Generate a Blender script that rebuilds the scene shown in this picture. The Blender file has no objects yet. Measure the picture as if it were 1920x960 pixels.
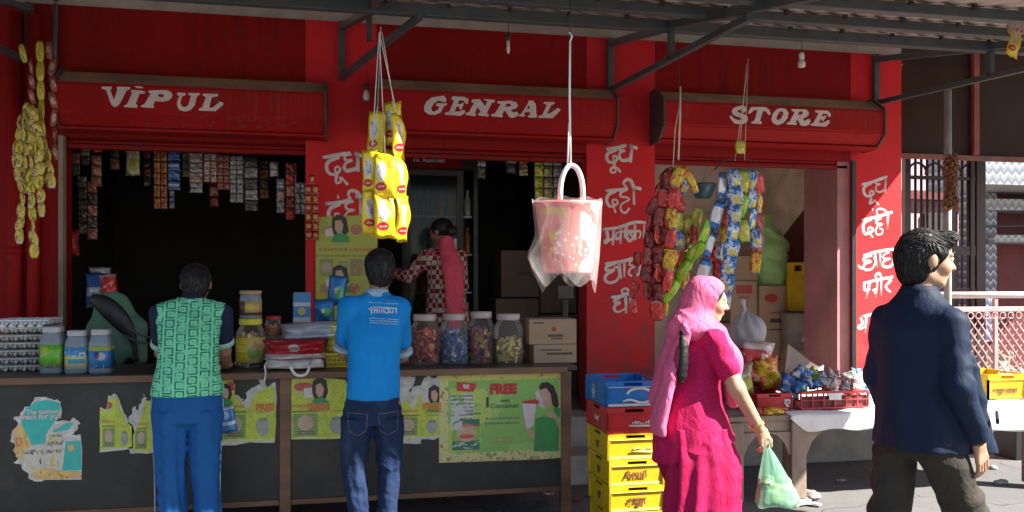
import bpy, bmesh, math, random
import numpy as np
from mathutils import Vector, Matrix, Euler
from math import sin, cos, tan, pi, radians, sqrt, atan2
R = random.Random(7)
S = bpy.context.scene
COL = S.collection

# ------------------------------------------------------------------ camera, sky, sun, exposure
YAW = radians(11.0); FPX = 1500.0; EYE = 1.5; HOR = 530.0
cd = bpy.data.cameras.new('camera'); cam = bpy.data.objects.new('camera', cd); COL.objects.link(cam)
cam.location = (0, 0, EYE); cam.rotation_euler = (pi/2, 0, -YAW)
cd.sensor_width = 36.0; cd.lens = 36.0*FPX/1920.0; cd.shift_y = (HOR-480.0)/1920.0
cd.clip_start = 0.05; cd.clip_end = 500.0
S.camera = cam
SUN_DIR = Vector((1.0, -0.56, 1.0)).normalized()          # towards the sun
W = bpy.data.worlds.new('World'); S.world = W; W.use_nodes = True
nt = W.node_tree; bg = nt.nodes['Background']
sky = nt.nodes.new('ShaderNodeTexSky'); sky.sky_type = 'NISHITA'; sky.sun_disc = False
sky.sun_elevation = math.asin(SUN_DIR.z); sky.sun_rotation = atan2(SUN_DIR.x, SUN_DIR.y)
nt.links.new(sky.outputs[0], bg.inputs[0]); bg.inputs[1].default_value = 0.05
ld = bpy.data.lights.new('sun', 'SUN'); ld.energy = 5.0; ld.angle = radians(0.5); ld.color = (1.0, 0.95, 0.86)
sun = bpy.data.objects.new('sun', ld); COL.objects.link(sun); sun.location = (8, -4, 9)
sun.rotation_euler = (-SUN_DIR).to_track_quat('-Z', 'Y').to_euler()
vs = S.view_settings; vs.view_transform = 'Standard'; vs.look = 'None'; vs.gamma = 1.0; vs.exposure = 2.05
vs.use_curve_mapping = False
S.cycles.max_bounces = 8; S.cycles.transparent_max_bounces = 12

# ------------------------------------------------------------------ helpers
def at(px, py, Y):
    """the point of the plane at depth Y (parallel to the shop front) seen at a photo pixel"""
    k = (px-960.0)/FPX
    t = (k*cos(YAW)+sin(YAW))/(cos(YAW)-k*sin(YAW))
    X = Y*t; d = X*sin(YAW)+Y*cos(YAW)
    return Vector((X, Y, EYE-(py-HOR)*d/FPX))
def mpp(px, Y):
    k = (px-960.0)/FPX; t = (k*cos(YAW)+sin(YAW))/(cos(YAW)-k*sin(YAW))
    return (Y*t*sin(YAW)+Y*cos(YAW))/FPX
def C(r, g, b):
    f = lambda c: (c/255/12.92) if c/255 <= 0.04045 else ((c/255+0.055)/1.055)**2.4
    return (f(r), f(g), f(b))

class NB:
    """tiny node-graph builder"""
    def __init__(s, name):
        s.m = bpy.data.materials.new(name); s.m.use_nodes = True
        s.t = s.m.node_tree; s.b = s.t.nodes['Principled BSDF']
    def n(s, kind, **kw):
        nd = s.t.nodes.new(kind)
        for k, v in kw.items(): setattr(nd, k, v)
        return nd
    def l(s, a, b): s.t.links.new(a, b)
    def math(s, op, a, b=None, clamp=False):
        nd = s.n('ShaderNodeMath', operation=op, use_clamp=clamp)
        for i, v in enumerate((a, b)):
            if v is None: continue
            if isinstance(v, (int, float)): nd.inputs[i].default_value = v
            else: s.l(v, nd.inputs[i])
        return nd.outputs[0]
    def mix(s, fac, a, b):
        nd = s.n('ShaderNodeMix', data_type='RGBA', blend_type='MIX')
        for i, v in ((0, fac), (6, a), (7, b)):
            if isinstance(v, (int, float)): nd.inputs[i].default_value = v
            elif isinstance(v, tuple): nd.inputs[i].default_value = v+(1,)
            else: s.l(v, nd.inputs[i])
        return nd.outputs[2]
    def coord(s, which='Object'):
        return s.n('ShaderNodeTexCoord').outputs[which]
    def noise(s, vec, scale, detail=4, rough=0.55, dist=0.0):
        nd = s.n('ShaderNodeTexNoise'); nd.inputs['Scale'].default_value = scale; nd.inputs['Detail'].default_value = detail
        nd.inputs['Roughness'].default_value = rough; nd.inputs['Distortion'].default_value = dist
        if vec is not None: s.l(vec, nd.inputs['Vector'])
        return nd.outputs[0]
    def vor(s, vec, scale, out='Distance'):
        nd = s.n('ShaderNodeTexVoronoi'); nd.inputs['Scale'].default_value = scale; s.l(vec, nd.inputs['Vector']); return nd.outputs[out]
    def scale(s, vec, x, y, z):
        nd = s.n('ShaderNodeMapping'); nd.inputs['Scale'].default_value = (x, y, z); s.l(vec, nd.inputs['Vector']); return nd.outputs[0]
    def ramp(s, v, lo, hi):
        nd = s.n('ShaderNodeMapRange'); nd.inputs[1].default_value = lo; nd.inputs[2].default_value = hi; s.l(v, nd.inputs[0]); return nd.outputs[0]
    def bump(s, v, strength=0.3, dist=0.01):
        nd = s.n('ShaderNodeBump'); nd.inputs['Strength'].default_value = strength; nd.inputs['Distance'].default_value = dist
        s.l(v, nd.inputs['Height']); s.l(nd.outputs[0], s.b.inputs['Normal'])
    def col(s, v):
        if isinstance(v, tuple): s.b.inputs['Base Color'].default_value = v+(1,)
        else: s.l(v, s.b.inputs['Base Color'])

def mat(name, c, rough=0.6, vary=0.25, vscale=6.0, bump=0.0, bscale=60.0, dirt=None, dirt_amt=0.5, dscale=2.5, metal=0.0, stretch=None, spec=0.5):
    """a painted / worn surface: base colour with broad variation, optional dirt patches and fine bump"""
    g = NB(name); v = g.coord('Object')
    if stretch: v = g.scale(v, *stretch)
    n1 = g.noise(v, vscale, 5, 0.6)
    lo = tuple(x*(1-vary) for x in c); hi = tuple(min(1, x*(1+vary*0.8)) for x in c)
    out = g.mix(g.ramp(n1, 0.3, 0.7), lo, hi)
    if dirt:
        n2 = g.noise(v, dscale, 8, 0.65, 0.4)
        f = g.math('MULTIPLY', g.ramp(n2, 0.48, 0.72), dirt_amt, True)
        out = g.mix(f, out, dirt)
    g.col(out)
    rn = g.noise(v, vscale*3, 3)
    g.l(g.math('ADD', g.math('MULTIPLY', rn, 0.25), rough-0.12, True), g.b.inputs['Roughness'])
    g.b.inputs['Metallic'].default_value = metal
    g.b.inputs['Specular IOR Level'].default_value = spec
    if bump: g.bump(g.noise(g.coord('Object'), bscale, 4), bump, 0.006)
    return g.m

def weathered(name, c, grime, chip, zlo=None, zhi=None, streak=None, rough=0.7):
    """old wall paint: cloudy tone, splash grime towards the foot, small chips, run-off streaks"""
    g = NB(name); v = g.coord('Object'); sp = g.n('ShaderNodeSeparateXYZ'); g.l(v, sp.inputs[0])
    a = g.noise(v, 1.3, 6, 0.6); b = g.noise(v, 6, 8, 0.7, 0.3); k = g.noise(v, 34, 4, 0.6)
    out = g.mix(g.ramp(a, 0.3, 0.7), tuple(x*0.80 for x in c), tuple(min(1, x*1.14) for x in c))
    out = g.mix(g.math('MULTIPLY', g.ramp(b, 0.55, 0.78), 0.45), out, tuple(x*0.5 for x in c))
    low = g.ramp(sp.outputs[2], zhi, zlo) if zlo is not None else None
    f = g.math('MULTIPLY', g.ramp(b, 0.34, 0.62), low, True) if low is not None else g.math('MULTIPLY', g.ramp(b, 0.60, 0.85), 0.5)
    out = g.mix(g.math('MULTIPLY', f, 0.75), out, grime)
    ch = g.ramp(k, 0.69, 0.71)
    if low is not None: ch = g.math('MULTIPLY', ch, g.math('ADD', g.math('MULTIPLY', low, 0.9), 0.12), True)
    out = g.mix(g.math('MULTIPLY', ch, 0.8), out, chip)
    if streak:
        s1 = g.noise(g.scale(v, 26, 26, 1.1), 1.0, 4, 0.6); s2 = g.noise(g.scale(v, 1.4, 1.4, 3.0), 1.0, 3)
        out = g.mix(g.math('MULTIPLY', g.math('MULTIPLY', g.ramp(s1, 0.52, 0.66), g.ramp(s2, 0.44, 0.60)), 0.7), out, streak)
    g.col(out); g.l(g.math('ADD', g.math('MULTIPLY', b, 0.2), rough-0.1, True), g.b.inputs['Roughness']); g.b.inputs['Specular IOR Level'].default_value = 0.22
    g.bump(g.math('ADD', b, g.math('MULTIPLY', k, 0.5)), 0.22, 0.006); return g.m

def prints(name, base, layers, rough=0.4, axes='XZ', crumple=0.0, noise=0.12, sheen=None):
    """a printed surface: layers placed in the object's own 0..1 box.
    rect(x0,x1,z0,z1,c)  ell(cx,cz,rx,rz,c)  blobs(scale,thr,c[,x0,x1,z0,z1])  lines(x0,x1,z0,z1,n,c) rows of scribbled print"""
    g = NB(name); v = g.coord('Generated')
    sp = g.n('ShaderNodeSeparateXYZ'); g.l(v, sp.inputs[0])
    ax = {'X': 0, 'Y': 1, 'Z': 2}; U = sp.outputs[ax[axes[0]]]; V = sp.outputs[ax[axes[1]]]
    def inside(x0, x1, z0, z1):
        a = g.math('MULTIPLY', g.math('GREATER_THAN', U, x0), g.math('LESS_THAN', U, x1))
        b = g.math('MULTIPLY', g.math('GREATER_THAN', V, z0), g.math('LESS_THAN', V, z1))
        return g.math('MULTIPLY', a, b)
    out = g.mix(0.0, base, base)
    for L in layers:
        k = L[0]
        if k == 'rect': f = inside(*L[1:5]); c = L[5]
        elif k == 'ell':
            a = g.math('DIVIDE', g.math('SUBTRACT', U, L[1]), L[3]); b = g.math('DIVIDE', g.math('SUBTRACT', V, L[2]), L[4])
            f = g.math('LESS_THAN', g.math('ADD', g.math('MULTIPLY', a, a), g.math('MULTIPLY', b, b)), 1.0); c = L[5]
        elif k == 'blobs':
            f = g.math('GREATER_THAN', g.noise(v, L[1], 3, 0.5, 0.6), L[2]); c = L[3]
            if len(L) > 4: f = g.math('MULTIPLY', f, inside(*L[4:8]))
        elif k == 'spots':
            f = g.math('LESS_THAN', g.vor(v, L[1]), L[2]); c = L[3]
            if len(L) > 4: f = g.math('MULTIPLY', f, inside(*L[4:8]))
        elif k == 'lines':
            x0, x1, z0, z1, n, c = L[1:7]
            w = g.math('FRACT', g.math('MULTIPLY', g.math('SUBTRACT', V, z0), n/(z1-z0)))
            band = g.math('MULTIPLY', g.math('GREATER_THAN', w, 0.28), g.math('LESS_THAN', w, 0.72))
            nz = g.math('GREATER_THAN', g.noise(g.scale(v, 1, 1, 1), 45.0/(x1-x0)*0.6, 2, 0.5), 0.47)
            f = g.math('MULTIPLY', g.math('MULTIPLY', band, nz), inside(x0, x1, z0, z1))
        out = g.mix(f, out, c)
    if noise:
        n = g.ramp(g.noise(g.coord('Object'), 30, 4), 0.3, 0.75)
        out = g.mix(g.math('MULTIPLY', n, noise), out, (0.05, 0.05, 0.045))
    g.col(out); g.b.inputs['Roughness'].default_value = rough
    if crumple: g.bump(g.noise(g.coord('Object'), crumple, 3, 0.6, 0.8), 0.6, 0.008)
    return g.m

# ---- objects
def tag(o, label=None, cat=None, group=None, kind=None):
    if label: o['label'] = label
    if cat: o['category'] = cat
    if group: o['group'] = group
    if kind: o['kind'] = kind
    return o
def empty(name, loc=(0, 0, 0), label=None, cat=None, group=None, rz=0.0):
    o = bpy.data.objects.new(name, None); COL.objects.link(o); o.location = loc; o.rotation_euler = (0, 0, rz)
    o.empty_display_size = 0.1
    return tag(o, label, cat, group)
def link(name, me, m, parent=None, smooth=False, loc=None):
    o = bpy.data.objects.new(name, me); COL.objects.link(o)
    if m is not None:
        ms = m if isinstance(m, (list, tuple)) else [m]
        for x in ms:
            if len(me.materials) < len(ms): me.materials.append(x)
    if smooth: me.shade_smooth()
    if parent: o.parent = parent
    if loc is not None: o.location = loc
    return o
def copy_tree(o, parent=None):
    c = o.copy(); COL.objects.link(c)
    if parent: c.parent = parent
    for ch in list(o.children): copy_tree(ch, c)
    return c

class MB:
    """collects simple shapes into ONE mesh"""
    def __init__(s): s.bm = bmesh.new()
    def poly(s, verts, faces, mi=0):
        vs_ = [s.bm.verts.new(v) for v in verts]
        for f in faces:
            try:
                fc = s.bm.faces.new([vs_[i] for i in f]); fc.material_index = mi
            except ValueError: pass
        return vs_
    def box(s, lo, hi, bev=0.0, mi=0, M=None):
        x0, y0, z0 = lo; x1, y1, z1 = hi
        vs_ = s.poly([(x0, y0, z0), (x1, y0, z0), (x1, y1, z0), (x0, y1, z0), (x0, y0, z1), (x1, y0, z1), (x1, y1, z1), (x0, y1, z1)],
               [(0, 3, 2, 1), (4, 5, 6, 7), (0, 1, 5, 4), (1, 2, 6, 5), (2, 3, 7, 6), (3, 0, 4, 7)], mi)
        if M is not None:
            for v in vs_: v.co = M @ v.co
        if bev:
            es = set(e for v in vs_ for e in v.link_edges)
            bmesh.ops.bevel(s.bm, geom=list(es), offset=bev, segments=2, affect='EDGES', profile=0.5)
        return s
    def bar(s, a, b, w, h=None, bev=0.0, mi=0, up=Vector((0, 0, 1))):
        a = Vector(a); b = Vector(b); d = (b-a); L = d.length; d.normalize(); h = h or w
        if abs(d.dot(up)) > 0.98: up = Vector((0, 1, 0))
        x = d.cross(up).normalized(); z = x.cross(d).normalized()
        M = Matrix((x, d, z)).transposed().to_4x4(); M.translation = a
        return s.box((-w/2, 0, -h/2), (w/2, L, h/2), bev, mi, M)
    def tube(s, pts, r, n=8, mi=0, flat=None, cap=True, closed=False):
        """round tube through pts; r number or list; flat=(axis vector, factor) squashes along an axis"""
        pts = [Vector(p) for p in pts]; rs = r if isinstance(r, (list, tuple)) else [r]*len(pts)
        rings = []; up = Vector((0, 0, 1)); prev = None
        for i, p in enumerate(pts):
            if closed: d = pts[(i+1) % len(pts)]-pts[i-1]
            else: d = pts[min(i+1, len(pts)-1)]-pts[max(i-1, 0)]
            if d.length < 1e-9: d = Vector((0, 0, 1))
            d.normalize()
            if prev is None:
                u = d.cross(up if abs(d.z) < 0.95 else Vector((1, 0, 0))).normalized()
            else:
                u = (prev-d*prev.dot(d))
                u = u.normalized() if u.length > 1e-6 else d.orthogonal().normalized()
            prev = u; w = d.cross(u)
            ring = []
            for k in range(n):
                a = 2*pi*k/n; o = (u*cos(a)+w*sin(a))*rs[i]
                if flat: ax, f = flat; o = o-ax*(o.dot(ax)*(1-f))
                ring.append(s.bm.verts.new(p+o))
            rings.append(ring)
        m = len(rings)
        for i in range(m if closed else m-1):
            A, B = rings[i], rings[(i+1) % m]
            for k in range(n):
                f = s.bm.faces.new((A[k], A[(k+1) % n], B[(k+1) % n], B[k])); f.material_index = mi; f.smooth = True
        if cap and not closed:
            for ring in (list(reversed(rings[0])), rings[-1]):
                f = s.bm.faces.new(ring); f.material_index = mi
        return s
    def lathe(s, prof, c=(0, 0, 0), n=20, mi=0, sx=1.0, sy=1.0):
        rings = []
        for r, z in prof:
            rings.append([s.bm.verts.new((c[0]+r*sx*cos(2*pi*k/n), c[1]+r*sy*sin(2*pi*k/n), c[2]+z)) for k in range(n)])
        for A, B in zip(rings, rings[1:]):
            for k in range(n):
                f = s.bm.faces.new((A[k], A[(k+1) % n], B[(k+1) % n], B[k])); f.material_index = mi; f.smooth = True
        for ring, rv in ((rings[0], True), (rings[-1], False)):
            f = s.bm.faces.new(list(reversed(ring)) if rv else ring); f.material_index = mi
        return s
    def prism(s, outline, a, b, mi=0):
        """outline: list of 3D points, swept from offset a to offset b (vectors)"""
        n = len(outline); a = Vector(a); b = Vector(b)
        A = [s.bm.verts.new(Vector(p)+a) for p in outline]; B = [s.bm.verts.new(Vector(p)+b) for p in outline]
        for k in range(n):
            f = s.bm.faces.new((A[k], A[(k+1) % n], B[(k+1) % n], B[k])); f.material_index = mi
        f = s.bm.faces.new(list(reversed(A))); f.material_index = mi
        f = s.bm.faces.new(B); f.material_index = mi
        return s
    def grid(s, P, mi=0, wrap=False):
        """P[i][j] points"""
        V = [[s.bm.verts.new(p) for p in row] for row in P]
        for i in range(len(V)-1):
            nj = len(V[0]) if wrap else len(V[0])-1
            for j in range(nj):
                j2 = (j+1) % len(V[0])
                f = s.bm.faces.new((V[i][j], V[i][j2], V[i+1][j2], V[i+1][j])); f.material_index = mi; f.smooth = True
        return V
    def mesh(s, name, norm=True):
        if norm: bmesh.ops.recalc_face_normals(s.bm, faces=s.bm.faces)
        me = bpy.data.meshes.new(name); s.bm.to_mesh(me); s.bm.free(); return me
    def build(s, name, m, parent=None, smooth=False, loc=None):
        return link(name, s.mesh(name), m, parent, smooth, loc)

def catmull(pts, sub=5, closed=False):
    P = [Vector(p) for p in pts]; out = []; n = len(P)
    if n < 3: return P
    for i in range(n if closed else n-1):
        p0 = P[(i-1) % n] if (closed or i > 0) else P[0]; p1 = P[i]; p2 = P[(i+1) % n]
        p3 = P[(i+2) % n] if (closed or i+2 < n) else P[-1]
        for k in range(sub):
            t = k/sub
            out.append(0.5*((2*p1)+(p2-p0)*t+(2*p0-5*p1+4*p2-p3)*t*t+(3*p1-p0-3*p2+p3)*t**3))
    if not closed: out.append(P[-1])
    return out

def fill2d(polys, thick=0.0):
    """closed 2D outlines (holes by even-odd) -> list of (verts, faces) via a filled 2D curve"""
    cu = bpy.data.curves.new('tmp', 'CURVE'); cu.dimensions = '2D'; cu.fill_mode = 'BOTH'; cu.extrude = thick
    for P in polys:
        sp = cu.splines.new('POLY'); sp.points.add(len(P)-1)
        for p, q in zip(sp.points, P): p.co = (q[0], q[1], 0, 1)
        sp.use_cyclic_u = True
    o = bpy.data.objects.new('tmp', cu); COL.objects.link(o)
    dg = bpy.context.evaluated_depsgraph_get(); dg.update()
    me = bpy.data.meshes.new_from_object(o.evaluated_get(dg))
    V = [tuple(v.co) for v in me.vertices]; Fc = [tuple(p.vertices) for p in me.polygons]
    bpy.data.objects.remove(o); bpy.data.curves.remove(cu); bpy.data.meshes.remove(me)
    return V, Fc
def text_mesh(txt, size=1.0, bold=0.0, shear=0.0, thick=0.0):
    cu = bpy.data.curves.new('tmp', 'FONT'); cu.body = txt; cu.size = size; cu.align_x = 'CENTER'; cu.align_y = 'CENTER'
    cu.offset = bold; cu.shear = shear; cu.extrude = thick; cu.resolution_u = 3
    o = bpy.data.objects.new('tmp', cu); COL.objects.link(o)
    dg = bpy.context.evaluated_depsgraph_get(); dg.update()
    me = bpy.data.meshes.new_from_object(o.evaluated_get(dg))
    V = [tuple(v.co) for v in me.vertices]; Fc = [tuple(p.vertices) for p in me.polygons]
    bpy.data.objects.remove(o); bpy.data.curves.remove(cu); bpy.data.meshes.remove(me)
    return V, Fc
def put_text(name, txt, size, M, m, parent, bold=0.0, shear=0.0, thick=0.0008, stretch=1.0):
    """lettering lying in the XY plane of matrix M (relative to the parent)"""
    V, Fc = text_mesh(txt, size, bold, shear, thick)
    mb = MB(); mb.poly([M @ Vector((v[0]*stretch, v[1], v[2])) for v in V], Fc)
    return mb.build(name, m, parent)
def FACE(x, y, z, rz=0.0, roll=0.0):
    """a frame whose XY plane stands upright and faces the street (-Y)"""
    return Matrix.Translation((x, y, z)) @ Matrix.Rotation(rz, 4, 'Z') @ Matrix.Rotation(pi/2, 4, 'X') @ Matrix.Rotation(roll, 4, 'Z')
def hash2(i, j, s=0):
    v = sin(i*127.1+j*311.7+s*74.7)*43758.5453; return v-math.floor(v)

# ------------------------------------------------------------------ signed-distance bodies (people, sacks, bags): one continuous surface each
class SD:
    def __init__(s, lo, hi, h):
        s.lo = np.array(lo, np.float32); s.h = h
        s.n = np.ceil((np.array(hi)-np.array(lo))/h).astype(int)+1
        s.D = np.full(tuple(s.n), 0.5, np.float32)
    def _sub(s, lo, hi, pad):
        a = np.clip(np.floor((np.array(lo)-pad-s.lo)/s.h).astype(int), 0, s.n); b = np.clip(np.ceil((np.array(hi)+pad-s.lo)/s.h).astype(int)+1, 0, s.n)
        if np.any(b <= a): return None
        sl = tuple(slice(x, y) for x, y in zip(a, b))
        ax = [(s.lo[i]+np.arange(a[i], b[i], dtype=np.float32)*s.h) for i in range(3)]
        X, Y, Z = np.meshgrid(*ax, indexing='ij', sparse=True)
        return sl, X, Y, Z
    def _mix(s, sl, d, k, cut):
        A = s.D[sl]
        if cut: s.D[sl] = np.maximum(A, -d); return
        if k <= 0: s.D[sl] = np.minimum(A, d); return
        hh = np.clip(0.5+0.5*(A-d)/k, 0, 1)
        s.D[sl] = A*(1-hh)+d*hh-k*hh*(1-hh)
    def cone(s, a, b, ra, rb, k=0.02, cut=False, sq=None):
        """tapered capsule; sq=(axis, factor) flattens distances along a local axis"""
        a = np.array(a, np.float32); b = np.array(b, np.float32); r = max(ra, rb)
        S_ = s._sub(np.minimum(a, b)-r, np.maximum(a, b)+r, 0.03+k)
        if S_ is None: return s
        sl, X, Y, Z = S_
        d = b-a; L2 = float(d@d)+1e-12
        px, py, pz = X-a[0], Y-a[1], Z-a[2]
        t = np.clip((px*d[0]+py*d[1]+pz*d[2])/L2, 0, 1)
        qx, qy, qz = px-t*d[0], py-t*d[1], pz-t*d[2]
        if sq is not None:
            ax = np.array(sq[0], np.float32); ax /= np.linalg.norm(ax); f = 1.0/sq[1]-1.0
            e = (qx*ax[0]+qy*ax[1]+qz*ax[2])*f
            qx, qy, qz = qx+e*ax[0], qy+e*ax[1], qz+e*ax[2]
        dist = np.sqrt(qx*qx+qy*qy+qz*qz)-(ra+(rb-ra)*t)
        s._mix(sl, dist, k, cut); return s
    def ell(s, c, r, k=0.02, M=None, cut=False):
        c = np.array(c, np.float32); r = np.array(r, np.float32); m = float(max(r))
        S_ = s._sub(c-m, c+m, 0.03+k)
        if S_ is None: return s
        sl, X, Y, Z = S_
        x, y, z = X-c[0], Y-c[1], Z-c[2]
        if M is not None:
            M = np.array(M, np.float32)          # columns: local axes in world
            x, y, z = (x*M[0, 0]+y*M[1, 0]+z*M[2, 0], x*M[0, 1]+y*M[1, 1]+z*M[2, 1], x*M[0, 2]+y*M[1, 2]+z*M[2, 2])
        q = np.sqrt((x/r[0])**2+(y/r[1])**2+(z/r[2])**2)
        g = np.sqrt((x/r[0]**2)**2+(y/r[1]**2)**2+(z/r[2]**2)**2)+1e-9
        s._mix(sl, q*(q-1)/g, k, cut); return s
    def loft(s, secs, k=0.02, fold=None):
        """stack of ellipses: (z, cx, cy, rx, ry), z rising; fold(theta, z) adds to the radius"""
        secs = sorted(secs); Zs = np.array([q[0] for q in secs], np.float32); Q = np.array(secs, np.float32)
        m = max(max(q[3], q[4]) for q in secs)+0.05
        lo = (min(q[1] for q in secs)-m, min(q[2] for q in secs)-m, Zs[0]); hi = (max(q[1] for q in secs)+m, max(q[2] for q in secs)+m, Zs[-1])
        S_ = s._sub(lo, hi, 0.02)
        if S_ is None: return s
        sl, X, Y, Z = S_
        z = Z.ravel()
        def smooth_interp(col):
            zz = np.linspace(Zs[0], Zs[-1], 200); v = np.interp(zz, Zs, Q[:, col])
            kern = np.ones(13)/13; vp = np.pad(v, 6, mode='edge'); v = np.convolve(vp, kern, 'valid')
            return np.interp(z, zz, v).astype(np.float32).reshape(1, 1, -1)
        cx, cy, rx, ry = (smooth_interp(i) for i in (1, 2, 3, 4))
        dx, dy = (X-cx), (Y-cy)
        q = np.sqrt((dx/rx)**2+(dy/ry)**2)+1e-6; g = np.sqrt((dx/rx**2)**2+(dy/ry**2)**2)+1e-6
        d = q*(q-1)/g
        d = np.maximum(d, -0.5*(rx+ry))
        if fold is not None: d = d-fold(np.arctan2(dy/ry, dx/rx), Z+0*dx)
        d = np.maximum(d, np.maximum(Zs[0]-Z, Z-Zs[-1]))
        s._mix(sl, d, k, False); return s
    def plane(s, p, n):
        """keep the side the normal points away from"""
        p = np.array(p, np.float32); n = np.array(n, np.float32); n = n/np.linalg.norm(n)
        sl, X, Y, Z = s._sub(s.lo, s.lo+s.n*s.h, 0)
        s.D = np.maximum(s.D, (X-p[0])*n[0]+(Y-p[1])*n[1]+(Z-p[2])*n[2]); return s
    def warp(s, f):
        ii = np.argwhere(np.abs(s.D) < 0.03)
        if not len(ii): return s
        P = ii*s.h+s.lo
        s.D[tuple(ii.T)] += f(P[:, 0], P[:, 1], P[:, 2]).astype(np.float32); return s
    def mesh(s, name):
        D = s.D; n = D.shape
        sg = D < 0
        cs = [sg[i:n[0]-1+i, j:n[1]-1+j, k:n[2]-1+k] for i in (0, 1) for j in (0, 1) for k in (0, 1)]
        tot = sum(c.astype(np.int8) for c in cs); act = (tot > 0) & (tot < 8)
        idx = np.argwhere(act); ids = np.full(act.shape, -1, np.int64); ids[act] = np.arange(len(idx))
        acc = np.zeros((len(idx), 3), np.float64); cnt = np.zeros(len(idx))
        corners = [(i, j, k) for i in (0, 1) for j in (0, 1) for k in (0, 1)]
        val = {c: D[idx[:, 0]+c[0], idx[:, 1]+c[1], idx[:, 2]+c[2]] for c in corners}
        for a in corners:
            for ax in range(3):
                if a[ax]: continue
                b = list(a); b[ax] = 1; b = tuple(b)
                va, vb = val[a], val[b]; cr = (va < 0) != (vb < 0)
                t = np.where(cr, va/(va-vb+1e-12), 0)
                p = np.zeros((len(idx), 3)); p[:] = a; p[:, ax] = t
                acc += p*cr[:, None]; cnt += cr
        P = (idx+acc/np.maximum(cnt, 1)[:, None])*s.h+s.lo
        quads = []
        for ax in range(3):
            u, v = (ax+1) % 3, (ax+2) % 3
            sa = [slice(None)]*3; sb = [slice(None)]*3; sa[ax] = slice(0, -1); sb[ax] = slice(1, None)
            cr = sg[tuple(sa)] != sg[tuple(sb)]
            E = np.argwhere(cr); ok = (E[:, u] > 0) & (E[:, v] > 0) & (E[:, u] < n[u]-1) & (E[:, v] < n[v]-1); E = E[ok]
            flip = sg[tuple(E.T)]
            def cell(du, dv):
                q = E.copy(); q[:, u] += du; q[:, v] += dv; return ids[tuple(q.T)]
            a, b, c, d = cell(-1, -1), cell(0, -1), cell(0, 0), cell(-1, 0)
            q = np.stack([a, b, c, d], 1); q[~flip] = q[~flip][:, ::-1]; quads.append(q)
        Qd = np.concatenate(quads); Qd = Qd[(Qd >= 0).all(1)]
        me = bpy.data.meshes.new(name)
        me.vertices.add(len(P)); me.vertices.foreach_set('co', P.astype(np.float32).ravel())
        me.loops.add(len(Qd)*4); me.loops.foreach_set('vertex_index', Qd.astype(np.int32).ravel())
        me.polygons.add(len(Qd)); me.polygons.foreach_set('loop_start', np.arange(0, len(Qd)*4, 4, dtype=np.int32))
        me.update(); me.validate(); me.shade_smooth()
        return me
    def build(s, name, m, parent=None): return link(name, s.mesh(name), m, parent)
def rebase(root, loc):
    loc = Vector(loc); root.location = root.location+loc
    for ch in root.children: ch.location = ch.location-loc
    return root

# ------------------------------------------------------------------ common materials
M = {}
M['red'] = weathered('shaded_red_paint', (0.26, 0.0032, 0.0042), (0.05, 0.010, 0.008), (0.10, 0.03, 0.025), streak=(0.10, 0.006, 0.006))  # darker copy of the pillar red, canopy shade put into the colour
M['red_pillar'] = weathered('lit_red_pillar_paint', (0.62, 0.020, 0.026), (0.17, 0.06, 0.055), (0.42, 0.20, 0.18), 0.75, 1.75)  # lighter copy of the wall red, stronger light put into the colour
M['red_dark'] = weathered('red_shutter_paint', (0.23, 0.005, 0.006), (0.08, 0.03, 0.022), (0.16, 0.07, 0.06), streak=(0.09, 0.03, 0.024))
M['hood'] = weathered('shaded_red_hood_paint', (0.33, 0.0056, 0.0070), (0.11, 0.040, 0.028), (0.18, 0.08, 0.06), streak=(0.15, 0.055, 0.042))  # hood red darkened as well, shade at the top put into the colour
M['dust'] = mat('dusty_metal', (0.27, 0.175, 0.115), 0.85, 0.35, 3.0, 0.25, 80, dirt=(0.07, 0.035, 0.025), dirt_amt=0.6)
M['plaster'] = mat('pale_plaster', (0.36, 0.31, 0.27), 0.85, 0.2, 4, 0.3, 50, dirt=(0.2, 0.16, 0.13), dirt_amt=0.5)
M['pink'] = mat('pink_jamb_paint', (0.40, 0.17, 0.18), 0.7, 0.2, 3, 0.2, 60, dirt=(0.25, 0.1, 0.09), dirt_amt=0.5)
M['maroon'] = mat('maroon_paint', (0.13, 0.016, 0.018), 0.7, 0.25, 2, 0.2, 60, dirt=(0.05, 0.015, 0.014))
M['letters'] = mat('white_sign_paint', (0.62, 0.54, 0.53), 0.6, 0.12, 12, 0.1, 80, dirt=(0.55, 0.30, 0.28), dirt_amt=0.45, dscale=9)
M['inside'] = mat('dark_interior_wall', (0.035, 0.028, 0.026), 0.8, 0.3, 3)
M['inside_grey'] = mat('store_back_wall', (0.82, 0.70, 0.60), 0.85, 0.2, 2, 0.2, 40, dirt=(0.2, 0.14, 0.12), dirt_amt=0.5)
M['steel'] = mat('grey_painted_steel', (0.055, 0.068, 0.075), 0.5, 0.25, 8, 0.1, 90, dirt=(0.10, 0.06, 0.04), dirt_amt=0.5, dscale=7)
M['sheet'] = mat('weathered_roof_sheet', (0.46, 0.40, 0.34), 0.65, 0.25, 2.0, 0.1, 60, dirt=(0.20, 0.15, 0.11), dirt_amt=0.6, dscale=1.5, stretch=(1, 0.3, 1))
M['concrete'] = mat('plinth_concrete', (0.30, 0.28, 0.265), 0.9, 0.25, 4, 0.4, 50, dirt=(0.14, 0.11, 0.10), dirt_amt=0.6)
M['wood'] = mat('brown_wood', (0.17, 0.085, 0.045), 0.55, 0.35, 9, 0.25, 60, dirt=(0.06, 0.03, 0.02), dirt_amt=0.6, dscale=5, stretch=(0.25, 1, 1))
M['wood_pale'] = mat('weathered_table_wood', (0.27, 0.20, 0.155), 0.8, 0.3, 8, 0.3, 60, dirt=(0.11, 0.075, 0.055), dirt_amt=0.6, dscale=6, stretch=(1, 1, 0.3))
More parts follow.
